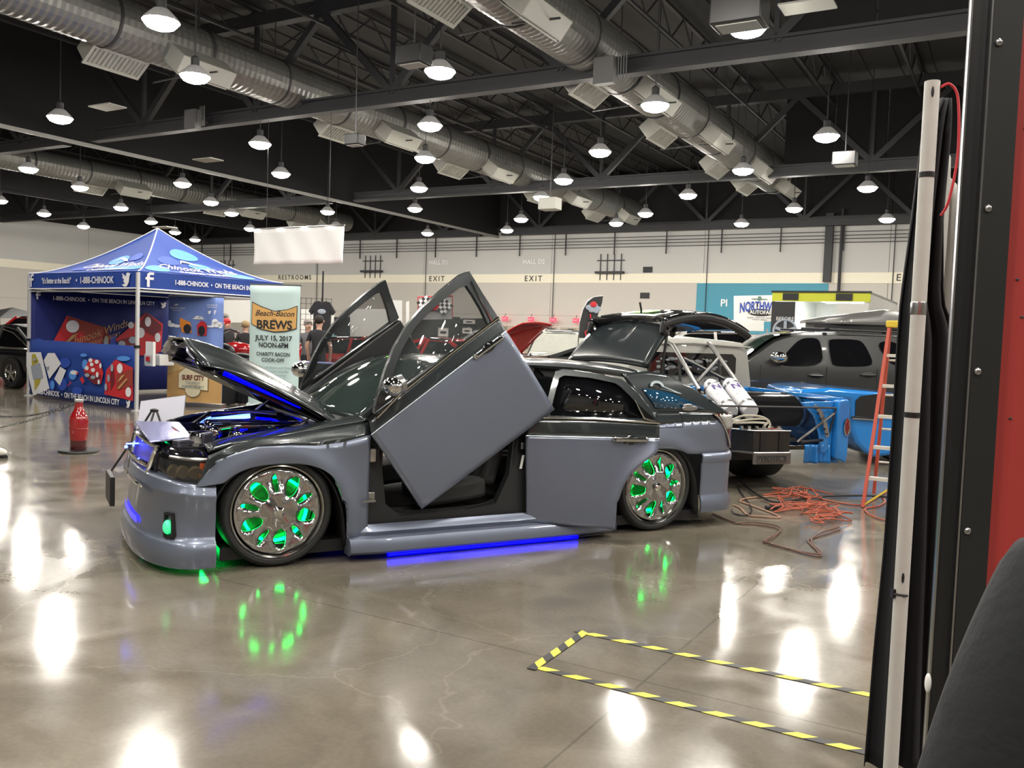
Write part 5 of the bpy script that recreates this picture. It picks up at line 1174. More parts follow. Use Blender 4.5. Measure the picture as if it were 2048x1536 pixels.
# ---- motorcycles beside the banner
def motorcycle(label, p, rz, paint):
    t = thing('motorcycle', label, 'motorcycle', p, rz, 'motorcycles beyond the pull-up banner', sc=1.25)
    for x in (-.75, .75):
        m = MB(); m.lathe([(.24, -.05), (.31, -.06), (.33, 0), (.31, .06), (.24, .05)], 28, (x, 0, .33), 'y'); m.build('wheel', m_rub, t)
        m = MB(); m.lathe([(.25, -.02), (.24, .02), (.23, 0)], 24, (x, 0, .33), 'y'); m.lathe([(.001, -.05), (.05, -.05), (.05, .05), (.001, .05)], 12, (x, 0, .33), 'y')
        for k in range(10): a_ = 2 * PI * k / 10; m.cyl((x, 0, .33), (x + .24 * math.cos(a_), 0, .33 + .24 * math.sin(a_)), .006, n=4)
        m.build('rim', m_chr, t)
    m = MB(); m.ball((-.12, 0, .80), (.30, .15, .14)); m.build('tank', paint, t)
    m = MB(); m.ball((.38, 0, .72), (.28, .15, .07)); m.build('seat', m_blk, t)
    m = MB(); m.ball((.75, 0, .60), (.26, .10, .12)); m.build('rear_fender', paint, t)
    m = MB(); m.box((0, 0, .42), (.38, .28, .30)); m.cyl((-.1, 0, .5), (-.2, 0, .72), .09); m.cyl((.1, 0, .5), (.2, 0, .70), .09); m.build('engine', m_chr, t, bevel=.02)
    m = MB(); m.tube([(-.75, .1, .33), (-.45, .09, 1.0)], .025); m.tube([(-.75, -.1, .33), (-.45, -.09, 1.0)], .025); m.build('fork', m_chr, t)
    m = MB(); m.tube([(-.15, -.42, 1.12), (-.30, -.36, 1.16), (-.45, -.1, 1.02), (-.45, .1, 1.02), (-.30, .36, 1.16), (-.15, .42, 1.12)], .016); m.build('handlebar', m_chr, t)
    m = MB(); m.ball((-.60, 0, .96), (.09, .10, .10)); m.build('headlamp', m_chr, t)
    m = MB(); m.tube([(-.1, -.16, .3), (.5, -.18, .26), (.9, -.18, .30)], .04); m.build('exhaust', m_chr, t)
    return t
motorcycle('chrome and dark red motorcycle just left of the pale teal banner', tuple(at(488, 700, 20.3)[:2]) + (0,), math.radians(15), m_red)
motorcycle('black and chrome motorcycle right behind the beach scene banner', tuple(at(452, 700, 18.5)[:2]) + (0,), math.radians(-30), m_blk)
# ---- people (one skinned body each)
def person(label, p, rz, pose, shirt, hair, trousers, skinc=(.55, .33, .24), h=1.75, cap=None, fp=False):
    t = thing('person', label, 'person', p, rz)
    k = h / 1.75; J = {}; E_ = []
    def j(n, co, r, par=None): J[n] = (Vector(co) * k, r * k); E_.append((n, par)) if par else None
    sit = pose == 'sit'; zo = -.38 if sit else 0
    j('pelvis', (0, 0, .95 + zo), .135); j('belly', (0, -.01, 1.10 + zo), .13, 'pelvis'); j('chest', (0, .0, 1.32 + zo), .15, 'belly'); j('neck0', (0, .0, 1.47 + zo), .065, 'chest'); j('neck', (0, -.01, 1.54 + zo), .055, 'neck0')
    j('head0', (0, -.02, 1.60 + zo), .080, 'neck'); j('head', (0, -.025, 1.68 + zo), .092, 'head0')
    for s, n in ((-1, 'l'), (1, 'r')):
        j('sh' + n, (s * .17, 0, 1.42 + zo), .07, 'chest')
        el = (s * .26, .0, 1.13 + zo) if pose == 'stand' else (s * .25, -.10, 1.15 + zo); wr = (s * .24, -.08, .90 + zo) if pose == 'stand' else (s * .12, -.32, 1.05 + zo)
        if fp: el = (s * .27, .02, 1.12); wr = (s * .17, -.20, 1.02)
        j('el' + n, el, .046 if not fp else .058, 'sh' + n); j('wr' + n, wr, .030, 'el' + n)
        d = (Vector(wr) - Vector(el)).normalized(); j('pa' + n, Vector(wr) + d * .06, .036, 'wr' + n)
        for f in range(4): j('f%d' % f + n, Vector(wr) + d * (.145 - .012 * abs(f - 1)) + Vector((0, (f - 1.5) * .022, 0)), .009, 'pa' + n)
        j('th' + n, Vector(wr) + d * .07 + Vector((-s * .045, -.02, -.02)), .010, 'wr' + n)
        j('hip' + n, (s * .09, 0, .88 + zo), .098, 'pelvis')
        if sit: kn, an = (s * .12, -.42, .52), (s * .12, -.38, .09)
        else: kn, an = (s * .10, -.01, .50), (s * .11, .02, .09)
        j('kn' + n, kn, .062, 'hip' + n); j('an' + n, an, .043, 'kn' + n); j('to' + n, (an[0], an[1] - .15, .04), .038, 'an' + n)
    names = list(J); me = bpy.data.meshes.new('body'); me.from_pydata([J[n][0] for n in names], [(names.index(a_), names.index(b_)) for a_, b_ in E_], [])
    o = bpy.data.objects.new('body', me); COL.objects.link(o)
    o.modifiers.new('skin', 'SKIN'); sv = me.skin_vertices[0].data
    for i, n in enumerate(names): sv[i].radius = (J[n][1],) * 2
    sv[0].use_root = True
    ss = o.modifiers.new('sub', 'SUBSURF'); ss.levels = 2; ss.render_levels = 2
    bpy.context.view_layer.update(); dg = bpy.context.evaluated_depsgraph_get(); me2 = bpy.data.meshes.new_from_object(o.evaluated_get(dg)); bpy.data.objects.remove(o)
    me2.materials.clear(); sk = mat('skin', skinc, .55, noise=.05)
    for mm in (sk, shirt, trousers, m_blk): me2.materials.append(mm)
    for pl_ in me2.polygons:
        c = pl_.center / k; z = c.z - zo
        mi = 0
        if z < .97 and abs(c.x) < .22 or c.z < .9 and sit and c.y < -.15 and c.z < .62: mi = 2
        elif z < 1.50 and z > .95: mi = 1
        if abs(c.x) > .19 and z < 1.24 and not fp: mi = 0
        if c.z < .09: mi = 3
        if z > 1.5: mi = 0
        pl_.material_index = mi; pl_.use_smooth = True
    o = bpy.data.objects.new('body', me2); COL.objects.link(o); o.parent = t
    hz = (1.70 + zo) * k
    m = MB(); m.ball((0, .012 * k, hz + .015), (.102 * k, .112 * k, .10 * k), 18, 12); m.v = [Vector((v.x, v.y, v.z)) for v in m.v if True]
    # hair cap: leave the face side open by lifting the front
    m.v = [v if v.y > -.05 * k or v.z > hz + .03 else Vector((v.x * .8, -.055 * k, max(v.z, hz + .0))) for v in m.v]
    m.build('hair' if not cap else 'cap', cap or hair, t)
    m = MB(); m.ball((0, -.125 * k, hz - .03), (.014, .022, .026)); m.build('nose', sk, t)
    for s in (-1, 1):
        m = MB(); m.ball((s * .036 * k, -.105 * k, hz - .005), .011); m.build('eye', m_ink, t); m = MB(); m.ball((s * .100 * k, .0, hz - .02), (.014, .022, .032)); m.build('ear', sk, t)
    m = MB(); m.ball((0, -.108 * k, hz - .075), (.026, .01, .008)); m.build('mouth', mat('lip', (.35, .12, .1), .5, noise=.03), t)
    return t
hd = mat('hair_dark', (.02, .015, .012), .8, noise=.2); hb = mat('hair_blond', (.35, .25, .12), .8, noise=.2); hg = mat('hair_grey', (.25, .23, .21), .8, noise=.2)
sb = mat('shirt_black', (.015, .015, .018), .8, noise=.15); sg = mat('shirt_grey', (.12, .12, .13), .8, noise=.15); tj = mat('trousers_dark', (.02, .022, .03), .8, noise=.15)
def fl(x, Y): p = at(x, 700, Y); return (p.x, p.y, 0)
person('standing person seen from behind in a black T-shirt, near the hanging shirt', fl(637, 19.5), PI, 'stand', sb, hd, tj, h=1.78)
person('person with grey hair in a grey shirt beside the black T-shirt person', fl(615, 20.2), math.radians(30), 'stand', sg, hg, tj, h=1.70)
person('person in a red cap and dark jacket between the two pull-up banners', fl(453, 21.8), math.radians(60), 'stand', sb, hg, tj, h=1.66, cap=m_pr)
person('grey-haired person behind the red cap person', fl(448, 23), 0, 'stand', sg, hg, tj, h=1.80)
person('blond person in dark clothes left of the pale teal banner', fl(490, 21.4), math.radians(200), 'stand', sb, hb, tj, h=1.62)
# ---- tables and displays behind
def skirted(label, x, y, Y, w, d_, h_, rz, top):
    p = at(x, y, Y); t = thing('display_table', label, 'table', (p.x, p.y, 0), rz)
    m = MB(); m.box((0, 0, h_ - .015), (w, d_, .03)); m.build('tabletop', m_white, t)
    m = MB(); n = 40
    m.grid(lambda u, v: Vector((lerp(-w / 2, w / 2, u), -d_ / 2 - .02 + .012 * math.sin(u * 70) * (1 - v), lerp(.02, h_, v))), 90, 3); m.box((0, 0, h_ + .004), (w + .03, d_ + .03, .01)); m.build('table_skirt', mat('cloth_black', (0, 0, 0)), t)
    m = MB(); m.box((0, 0, h_ + .012), (w + .02, d_ * .8, .008)); m.build('table_runner', top, t)
    for sx in (-1, 1):
        for sy in (-1, 1): m = MB(); m.box((sx * (w / 2 - .1), sy * (d_ / 2 - .1), h_ / 2 - .02), (.03, .03, h_ - .04)); m.build('leg', m_sil, t)
    return t
m_lav = mat('cloth_lavender', srgb(120, 125, 190), .7, noise=.05)
skirted('long table with a black skirt and lavender runner behind the pale teal banner', 650, 760, 15.9, 2.6, .7, .92, math.radians(-12), m_lav)
skirted('black skirted table between the beach scene banner and the pale teal banner', 477, 760, 17.6, .95, .6, .88, math.radians(-12), mat('cloth_black', (0, 0, 0)))
def board(name, label, cat, pts, Y, mt, th=.03, frame_=None, foot=True):
    P = [at(x, y, Y) for x, y in pts]; c = sum((Vector(p) for p in P), Vector()) / len(P)
    t = thing(name, label, cat, (c.x, c.y, 0)); m = MB(); m.prism([(p.x - c.x, 0, p.z) for p in P], (0, th, 0), lambda *q: Vector(q)); m.build('panel', mt, t)
    if frame_: m = MB(); m.tube([(p.x - c.x, -.005, p.z) for p in P], .02, 6, closed=True); m.build('frame', frame_, t)
    if foot:
        z0 = min(p.z for p in P)
        for s in (-.35, .35):
            xx = s * (max(p.x for p in P) - min(p.x for p in P)); m = MB(); m.box((xx, th / 2, z0 / 2 + .02), (.04, .04, z0 + .04)); m.build('leg', m_sil, t)
            m = MB(); m.box((xx, th / 2, .01), (.06, .4, .02)); m.build('foot', m_sil, t)
    return t
m_wp = mat('panel_white', (.75, .75, .72), .6, noise=.03)
board('partition_screen', 'tall white panel just right of the raised passenger door', 'panel', [(776, 600), (804, 601), (803, 742), (779, 742)], 17.0, m_wp)
board('partition_screen', 'narrow white panel edge left of the checkered flag sign', 'panel', [(812, 604), (818, 602), (818, 742), (812, 742)], 18.0, m_wp)
board('projection_screen', 'white screen behind the people between the two pull-up banners', 'screen', [(440, 600), (500, 600), (500, 645), (440, 645)], 30.0, m_wp)
for i, (xa, xb, ya, yb) in enumerate(((602, 668, 618, 700), (700, 778, 618, 700))):
    board('drape_wall', ['white drape wall section behind the wire rack', 'white drape wall section left of the tall white panel'][i], 'drape', [(xa, ya), (xb, ya), (xb, yb), (xa, yb)], 31.0, m_wp)
board('drape_wall', 'black drape opening in the white drape wall', 'drape', [(668, 634), (700, 634), (700, 700), (668, 700)], 30.5, m_blk)
# checkered flag sign
t = board('flag_sign', 'red-edged sign with crossed checkered flags behind the raised door', 'sign', [(836, 594), (905, 592), (905, 650), (836, 650)], 24.0, mat('panel_grey', (.42, .42, .42), .6, noise=.03), frame_=m_pr)
for s, (cx, cy) in enumerate(((851, 609), (888, 613))):
    p = at(cx, cy, 23.9); m = MB(); sg_ = -1 if s else 1; R = Matrix.Rotation(sg_ * .9, 3, 'Y')
    for i in range(5):
        for k2 in range(4):
            m.m = (i + k2) % 2; c = Vector((p.x, p.y, p.z)) - Vector(t.location) + R @ Vector(((i - 2) * .075, 0, (k2 - 1.5) * .085 + .02 * math.sin(i))); m.box(c, (.075, .01, .085), R)
    m.build('printed_flag', [m_ink, m_pw], t, smooth=0)
m = MB(); p = at(869, 612, 23.9) - Vector(t.location); m.ball(p, (.14, .01, .12)); m.build('printed_emblem', m_pr, t)
# framed pictures on a dark booth wall
BW_ = board('booth_wall', 'dark booth wall with framed pictures seen through the door window', 'booth', [(822, 640), (985, 636), (985, 742), (822, 742)], 23.0, mat('booth_dark', (.03, .03, .03), .8, noise=.1), th=.06)
for i, (x, y, w_, h_) in enumerate(((886, 664, .30, .26), (878, 690, .22, .16), (897, 688, .2, .16), (938, 643, .34, .14), (934, 661, .28, .18), (912, 640, .18, .14))):
    p = at(x, y, 22.85); o = thing('picture_frame', ['white framed picture of a car, left centre of the dark booth wall', 'small framed picture at the lower left of the dark booth wall', 'small framed picture right of the lower left one on the booth wall', 'pale wide sheet at the top right of the dark booth wall', 'framed picture under the pale wide sheet on the booth wall', 'dim poster at the top middle of the dark booth wall'][i], 'picture', (p.x, p.y + .1, p.z), 0, 'pictures on the dark booth wall')
    m = MB(); m.box((0, 0, 0), (w_, .03, h_)); m.build('mat_board', m_wp if i < 5 else m_pgrey, o); m = MB(); m.ring([(-w_ / 2 - .01, -h_ / 2 - .01), (w_ / 2 + .01, -h_ / 2 - .01), (w_ / 2 + .01, h_ / 2 + .01), (-w_ / 2 - .01, h_ / 2 + .01)], [(-w_ / 2 + .015, -h_ / 2 + .015), (w_ / 2 - .015, -h_ / 2 + .015), (w_ / 2 - .015, h_ / 2 - .015), (-w_ / 2 + .015, h_ / 2 - .015)], (0, -.03, 0), lambda a_, b_: Vector((a_, -.01, b_))); m.build('frame', m_ink, o)
    m = MB(); m.ball((0, -.02, -.01), (w_ * .3, .006, h_ * .15)); m.build('printed_picture', m_ink, o)
# wire rack with a hanging shirt
p = at(620, 700, 26); t = thing('wire_rack', 'black wire grid display rack behind the people', 'rack', (p.x, p.y, 0))
m = MB()
for i in range(9): m.cyl((-.6 + i * .15, 0, .1), (-.6 + i * .15, 0, 2.45), .008, n=4)
for i in range(16): m.cyl((-.6, 0, .1 + i * .155), (.6, 0, .1 + i * .155), .008, n=4)
m.build('grid', m_blk, t)
m = MB(); m.box((-.6, 0, .03), (.04, .5, .06)); m.box((.6, 0, .03), (.04, .5, .06)); m.build('foot', m_blk, t)
p = at(643, 645, 20.8); t = thing('hanging_shirt', 'black T-shirt hanging on a pole above the person in black', 'shirt', (p.x, p.y, 0))
m = MB(); m.prism([(-.32, 1.95), (-.18, 2.18), (-.07, 2.20), (0, 2.16), (.07, 2.20), (.18, 2.18), (.32, 1.95), (.24, 1.86), (.20, 1.95), (.20, 1.35), (-.20, 1.35), (-.20, 1.95), (-.24, 1.86)], (0, .1, 0), lambda x, z: (x, 0, z)); m.build('shirt', sb, t, bevel=.03)
m = MB(); m.ball((0, -.01, 1.95), (.10, .012, .06)); m.build('printed_logo', m_pg, t); m = MB(); m.cyl((0, .05, 0), (0, .05, 2.9), .02); m.build('pole', m_blk, t); m = MB(); m.cyl((0, .05, 0), (0, .05, .03), .25, n=20); m.build('base', m_blk, t)
o = MB(); o.box((0, 0, .12), (.5, .35, .24)); o = o.build('cool_box', mat('box_turquoise', (.05, .35, .4), .5, noise=.05), bevel=.03); p = at(655, 668, 24.9); o.location = (p.x, p.y, 1.13); tag(o, 'turquoise box beside the person in black', 'box')
b_ = MB(); b_.box((0, 0, .55), (.9, .6, 1.1)); o = b_.build('counter', m_wp, bevel=.02); o.location = (p.x, p.y, .02); tag(o, 'white counter under the turquoise box', 'counter')
# feather flag
P = [(1157, 676), (1160, 645), (1166, 620), (1175, 603), (1188, 594), (1206, 592), (1204, 606), (1197, 626), (1190, 650), (1186, 676)]
P = [at(x, y, 15.8) for x, y in P]; c = P[0]
t = thing('feather_flag', 'black feather flag with red flame print beside the raised tailgate', 'flag', (c.x, c.y, 0))
m = MB(); m.prism([(p.x - c.x, .02 * math.sin(p.z * 5), p.z) for p in P], (0, .012, 0), lambda *q: Vector(q)); m.build('flag_cloth', mat('flag_black', (.03, .03, .03), .7, noise=.1), t)
m = MB(); m.tube([Vector((0, .02, 0))] + [Vector((p.x - c.x, .02, p.z)) for p in P[:6]], .012, 6); m.build('pole', m_sil, t); m = MB(); m.box((0, .02, .02), (.6, .05, .04)); m.box((0, .02, .02), (.05, .6, .04)); m.build('base', m_blk, t)
m = MB(); p0 = at(1187, 612, 15.77)
for dx, dz, r_ in ((-.08, -.03, .06), (.0, .0, .08), (.08, -.05, .06), (-.03, -.07, .06), (.05, -.09, .05)): m.ball((p0.x - c.x + dx, -.03, p0.z + dz), (r_, .008, r_ * .8))
m.build('printed_cloud', m_pg, t)
m = MB(); m.ball((p0.x - c.x, -.045, p0.z + .03), (.06, .006, .05)); m.tube([(at(x, y, 15.8).x - c.x, -.03, at(x, y, 15.8).z) for x, y in ((1180, 628), (1182, 640), (1176, 648), (1178, 658), (1170, 664), (1172, 672))], .014, 6); m.build('printed_flame', m_pr, t)
# far dark marquee at the left
p = at(25, 640, 40); t = thing('far_marquee', 'small black pointed marquee far away above the black classic coupe', 'tent', (p.x, p.y, 0), RA, sc=.72)
m = MB(); m.add([(-2, -2, 2.1), (2, -2, 2.1), (2, 2, 2.1), (-2, 2, 2.1), (0, 0, 2.8)], [(0, 1, 4), (1, 2, 4), (2, 3, 4), (3, 0, 4), (3, 2, 1, 0)]); m.build('canopy', m_blk, t, smooth=0)
for sx in (-1.9, 1.9):
    for sy in (-1.9, 1.9): m = MB(); m.box((sx, sy, 1.05), (.06, .06, 2.1)); m.build('leg', m_blk, t)
# ================================================================ right side: utility vehicle, blue truck, trailer
# ---- dark grey utility vehicle with roof box
URZ = math.radians(-4); udx = Vector((math.cos(URZ), math.sin(URZ), 0)); udy = Vector((-math.sin(URZ), math.cos(URZ), 0))
q = at(1600, 740, 14.0); UO = Vector((q.x, q.y, 0)) - udx * 2.05
def UL(x, y, off=0.0): p = planept(x, y, UO + udy * off, udy) - UO; return Vector((p.dot(udx), p.dot(udy), p.z))
t = thing('utility_vehicle', 'dark grey sport utility vehicle with a roof box behind the blue truck', 'car', UO, URZ); SUV = t
UW = 1.98; ubody = [(0, .95), (.1, 1.10), (.9, 1.20), (1.15, 1.24), (1.62, 1.62), (1.85, 1.72), (2.15, 1.765), (3.0, 1.785), (4.6, 1.77), (4.95, 1.65), (5.1, 1.2)]
def uy(z): return max(0.0, z - 1.22) * .20 + .01 * ((z - .8) / .4) ** 2
secs = []
for i in range(41):
    x = 5.1 * i / 40; zt = interp(ubody, x); e = .10 * max(0, 1 - x / .6) ** 2 + .06 * max(0, (x - 4.7) / .4) ** 2; lo = .32
    pr = [(e + .02, lo), (e + uy(.6), .6), (e + uy(min(1.0, zt - .1)), min(1.0, zt - .1)), (e + uy(min(1.24, zt - .06)), min(1.24, zt - .06)), (e + uy(zt - .05), zt - .05), (e + uy(zt) + .10, zt), (UW / 2, zt + .02)]
    secs.append([Vector((x, y, z)) for y, z in pr] + [Vector((x, UW - y, z)) for y, z in reversed(pr[:-1])])
m = MB(); loft(m, secs); m.build('body', m_pgrey, t, smooth=40)
def uwin(name, pts, mt, par=t, o_=.008):
    for _ in range(2): pts = [q_ for (a_, c) in zip(pts, pts[1:] + pts[:1]) for q_ in ((a_[0] * .78 + c[0] * .22, a_[1] * .78 + c[1] * .22), (a_[0] * .22 + c[0] * .78, a_[1] * .22 + c[1] * .78))]
    P = [UL(x, y, .08) for x, y in pts]; m = MB(); f = [Vector((p.x, uy(p.z) - o_, p.z)) for p in P]; m.prism([tuple(p) for p in f], (0, .012, 0), lambda *a_: Vector(a_)); return m.build(name, mt, par)
w1 = [(1549, 732), (1572, 705), (1595, 683), (1609, 676), (1634, 676), (1642, 684), (1645, 732)]
w2 = [(1664, 733), (1660, 720), (1658, 684), (1663, 678), (1718, 679), (1730, 688), (1744, 722), (1738, 733)]
w3 = [(1752, 683), (1800, 683), (1800, 730), (1778, 728)]
for w_ in (w1, w2, w3):
    uwin('window_seal', [(sum(p[0] for p in w_) / len(w_) + (x - sum(p[0] for p in w_) / len(w_)) * 1.06, sum(p[1] for p in w_) / len(w_) + (y - sum(p[1] for p in w_) / len(w_)) * 1.08) for x, y in w_], m_blk, o_=.004)
    uwin('side_window', w_, m_gls, o_=.012)
m = MB(); m.grid(lambda u, v: Vector((lerp(1.10, 1.95, v), lerp(.12, UW - .12, u) + (.08 * v if u < .5 else -.08 * v), interp(ubody, lerp(1.15, 2.0, v)) + .02 + .02 * math.sin(u * PI))), 10, 10)
m.build('windscreen', mat('screen_green', (.03, .06, .045), .04, coat=1, noise=.3, nscale=2), t)
m = MB(); c = UL(1558, 715, -.12); m.ball(c, (.14, .08, .095), 18, 12); Mi = m.build('mirror', m_chr, t); m = MB(); m.tube([c, c + Vector((.12, .14, -.08))], .03); m.build('mirror_arm', m_blk, Mi)
for x, y in ((1632, 751), (1737, 750)):
    m = MB(); c = UL(x, y, 0); c.y = uy(c.z) - .03; m.tube([c + Vector((-.12, .02, 0)), c + Vector((-.10, 0, 0)), c + Vector((.10, 0, 0)), c + Vector((.12, .02, 0))], .016); H_ = m.build('door_handle', m_chr if y < 0 else m_pgrey, t); m = MB(); m.ball(c + Vector((0, .03, 0)), (.09, .012, .045)); m.build('handle_cup', m_blk, H_)
m = MB()
for x in (1518, 1651, 1752):
    a_, c = UL(x, 735, .0), UL(x, 860, 0); m.box(((a_.x + c.x) / 2, .005, .82), (.008, .012, .8))
m.build('door_seam', m_blk, t)
for cx in (.95, 4.05):
    m = MB(); m.add([(cx, -.006, .42)] + [(cx + .46 * math.cos(a_), -.006, max(.3, .42 + .46 * math.sin(a_))) for a_ in [2 * PI * i / 24 for i in range(24)]], [(0, 1 + i, 1 + (i + 1) % 24) for i in range(24)]); m.build('wheel_arch', m_blk, t, fix=False)
    bg_wheel(t, cx, -.02, .40, -1); bg_wheel(t, cx, UW + .02, .40, 1)
m = MB(); m.box((.02, UW / 2, .75), (.05, 1.3, .35)); m.build('grille', m_chr, t)
for s in (.30, UW - .30): m = MB(); m.box((.06, s, .98), (.08, .34, .2)); m.build('headlamp', m_sil, t, bevel=.02)
m = MB(); m.tube([(2.1, .26, 1.83), (4.6, .26, 1.81)], .018); m.tube([(2.1, UW - .26, 1.83), (4.6, UW - .26, 1.81)], .018)
for x in (2.5, 3.9): m.box((x, UW / 2, 1.845), (.06, UW - .4, .025))
m.build('roof_rack', m_blk, t)
a_ = UL(1598, 657, .9); 
t = thing('roof_box', 'grey glossy cargo box on the roof of the dark grey utility vehicle', 'roof box', UO, URZ)
secs = []; x0, x1 = 2.3, 4.6
for i in range(21):
    u = i / 20; x = lerp(x0, x1, u); hz_ = .05 + .22 * min(1, (u / .55)) ** .8 * (1 - .35 * max(0, u - .6) / .4); hw_ = .42 * min(1, .45 + u * 2.2)
    secs.append([Vector((x, .99 + y, 1.93 + z)) for y, z in ((-hw_, 0), (-hw_ * 1.02, hz_ * .35), (-hw_ * .80, hz_ * .92), (-hw_ * .4, hz_), (hw_ * .4, hz_), (hw_ * .80, hz_ * .92), (hw_ * 1.02, hz_ * .35), (hw_, 0))])
m = MB(); loft(m, secs); m.build('lid', mat('box_lid_grey', (.12, .12, .115), .3, .3, coat=.8, noise=.03), t, smooth=50)
m = MB(); m.prism([(x0 + .12, -.28), (x0 + .9, -.38), (x1 - .05, -.38), (x1 - .05, .38), (x0 + .9, .38), (x0 + .12, .28)], (0, 0, .075), lambda x, y: (x, .99 + y, 1.86)); m.build('tray', m_blk, t)
# ---- blue truck (rear view): local x across to the right, y forward to the cab
TRD = Vector((-.306, .952, 0)); TRX = Vector((.952, .306, 0)); TRZ2 = math.atan2(.306, .952)
TO = Vector((3.55, 9.4, 0))      # tail right corner on the floor; bed runs forward (+y) and left (-x)
TRK = thing('blue_truck', 'blue race pickup with light grey cab and roll bars, seen from behind', 'truck', TO, TRZ2)
def TP(x, y, ly):   # picture point on the plane local y = ly
    p = planept(x, y, TO + TRD * ly, TRD) - TO; return Vector((p.dot(TRX), p.dot(TRD), p.z))
m_tb = mat('truck_blue', (.015, .19, .55), .18, .1, coat=1.0, noise=.03); m_cab = mat('truck_cab_grey', (.33, .33, .30), .35, .2, coat=.6, noise=.03)
CY = 1.75
# cab: rear wall, sides, roof as one loft forward
sec = lambda y, w, zt, z0=.62: [Vector((-.86 + x, y, z)) for x, z in ((-w, z0), (-w, 1.05), (-w + .07, zt - .14), (-w + .16, zt - .03), (0, zt + .01), (w - .16, zt - .03), (w - .07, zt - .14), (w, 1.05), (w, z0))]
m = MB(); loft(m, [sec(CY + .0, .80, 1.52, .70), sec(CY + .03, .86, 1.585, .66), sec(CY + .5, .89, 1.61), sec(CY + 1.1, .89, 1.60), sec(CY + 1.25, .86, 1.56)]); CABo = m.build('cab', m_cab, TRK, smooth=40)
m = MB(); m.box((-.86, CY - .01, .86), (1.70, .05, .30)); m.box((-.86, CY + .75, .62), (1.78, 1.5, .42)); m.build('cab_lower', m_tb, TRK, bevel=.02)
m = MB(); loft(m, [[Vector((-.86 + x, CY - .03, z)) for x, z in ((-.58, 1.14), (-.60, 1.18), (-.60, 1.36), (-.55, 1.41), (.55, 1.41), (.60, 1.36), (.60, 1.18), (.58, 1.14))], [Vector((-.86 + x, CY + .02, z)) for x, z in ((-.58, 1.14), (-.60, 1.18), (-.60, 1.36), (-.55, 1.41), (.55, 1.41), (.60, 1.36), (.60, 1.18), (.58, 1.14))]]); RW = m.build('rear_window', m_gls, CABo, smooth=0)
rq = random.Random(5); m = MB()
for k in range(34): m.ball((-.86 + rq.uniform(-.48, .42), CY - .036, 1.28 + rq.uniform(-.08, .06)), (rq.uniform(.02, .06), .003, rq.uniform(.008, .022)), 8, 5)
m.build('window_decal', mat('decal_grey', (.2, .21, .22), .5, noise=.1), RW)
m = MB(); m.tube([(-1.66, CY - .02, 1.50), (-.86, CY - .03, 1.53), (-.06, CY - .02, 1.50)], .012, 6); m.build('drip_rail', m_cab, CABo)
m = MB(); m.box((-.86, CY + 2.0, .75), (1.6, 1.6, .5)); m.build('front_end', m_tb, TRK, bevel=.12)
# right bed side: rail, inner panel, corner post, lamp
a_ = TP(1507, 780, CY); c = Vector((-.02, .0, .985))
m = MB(); m.box((-.03, CY / 2, .985), (.07, CY, .05)); m.build('bed_rail', m_tb, TRK, bevel=.008)
m = MB(); m.box((-.02, CY / 2, .68), (.025, CY, .58)); m.build('bed_side', m_tb, TRK)
m = MB(); m.prism([(-.10, .36), (.04, .30), (.06, .40), (.06, .96), (.02, 1.0), (-.10, .98)], (0, .10, 0), lambda x, z: (x, -.05, z)); CP = m.build('corner_post', m_tb, TRK, bevel=.02)
m = MB(); m.prism([(-.52, .95), (-.10, .97), (-.10, .50), (-.18, .40), (-.24, .42), (-.27, .60), (-.34, .80)], (0, .02, 0), lambda x, z: (x, .02, z)); m.build('tail_panel', m_tb, TRK, bevel=.01)
m = MB(); c = Vector((.015, -.06, .70)); m.ball(c, (.030, .02, .082)); TLt = m.build('tail_lamp', mat('lamp_dull_red', (.14, .01, .015), .2, coat=1, noise=.1), TRK); m = MB(); m.tube([c + Vector((.034 * math.cos(q_), -.005, .088 * math.sin(q_))) for q_ in [2 * PI * i / 24 for i in range(24)]], .007, 6, closed=True); m.build('lamp_bezel', m_chr, TLt)
m = MB(); m.box((-1.69, CY / 2, .985), (.07, CY, .05)); m.build('bed_rail', m_tb, TRK, bevel=.008); m = MB(); m.box((-1.70, CY / 2, .68), (.025, CY, .58)); m.build('bed_side', m_tb, TRK)
# crumpled lower skirt
m = MB(); m.grid(lambda u, v: Vector((-.42 + .42 * u, .03 + .03 * math.sin(u * 17) * (1 - v) + .02 * math.sin(u * 31 + 2), lerp(.30, .50, v))), 40, 6); m.build('lower_skirt', m_tb, TRK, solid=.008)
# black wheel tubs
for cx, s in ((-.40, 1), (-1.36, -1)):
    m = MB(); N = 20
    m.grid(lambda u, v: Vector((cx - .34 + .66 * v, .95 - .74 * math.cos(u * PI), .42 + .58 * math.sin(u * PI) ** .9)), 20, 4); m.add([(cx - .34, .95, .42)] + [(cx - .34, .95 - .74 * math.cos(i / 20 * PI), .42 + .58 * math.sin(i / 20 * PI) ** .9) for i in range(21)], [(0, i + 1, i + 2) for i in range(20)])
    m.add([(cx + .32, .95, .42)] + [(cx + .32, .95 - .74 * math.cos(i / 20 * PI), .42 + .58 * math.sin(i / 20 * PI) ** .9) for i in range(21)], [(0, i + 1, i + 2) for i in range(20)])
    m.build('wheel_tub', m_gloss, TRK, solid=.01, smooth=50)
    m = MB(); m.lathe([(.22, -.23), (.36, -.235), (.415, -.20), (.42, 0), (.415, .20), (.36, .235), (.22, .23)], 36, (cx, 1.05, .42), 'x'); Wt = m.build('tire', m_rub, TRK); m = MB(); m.lathe([(.001, -.1), (.2, -.1), (.225, -.2), (.225, .2), (.2, .1), (.001, .1)], 28, (cx, 1.05, .42), 'x'); m.build('rim', m_sil, Wt)
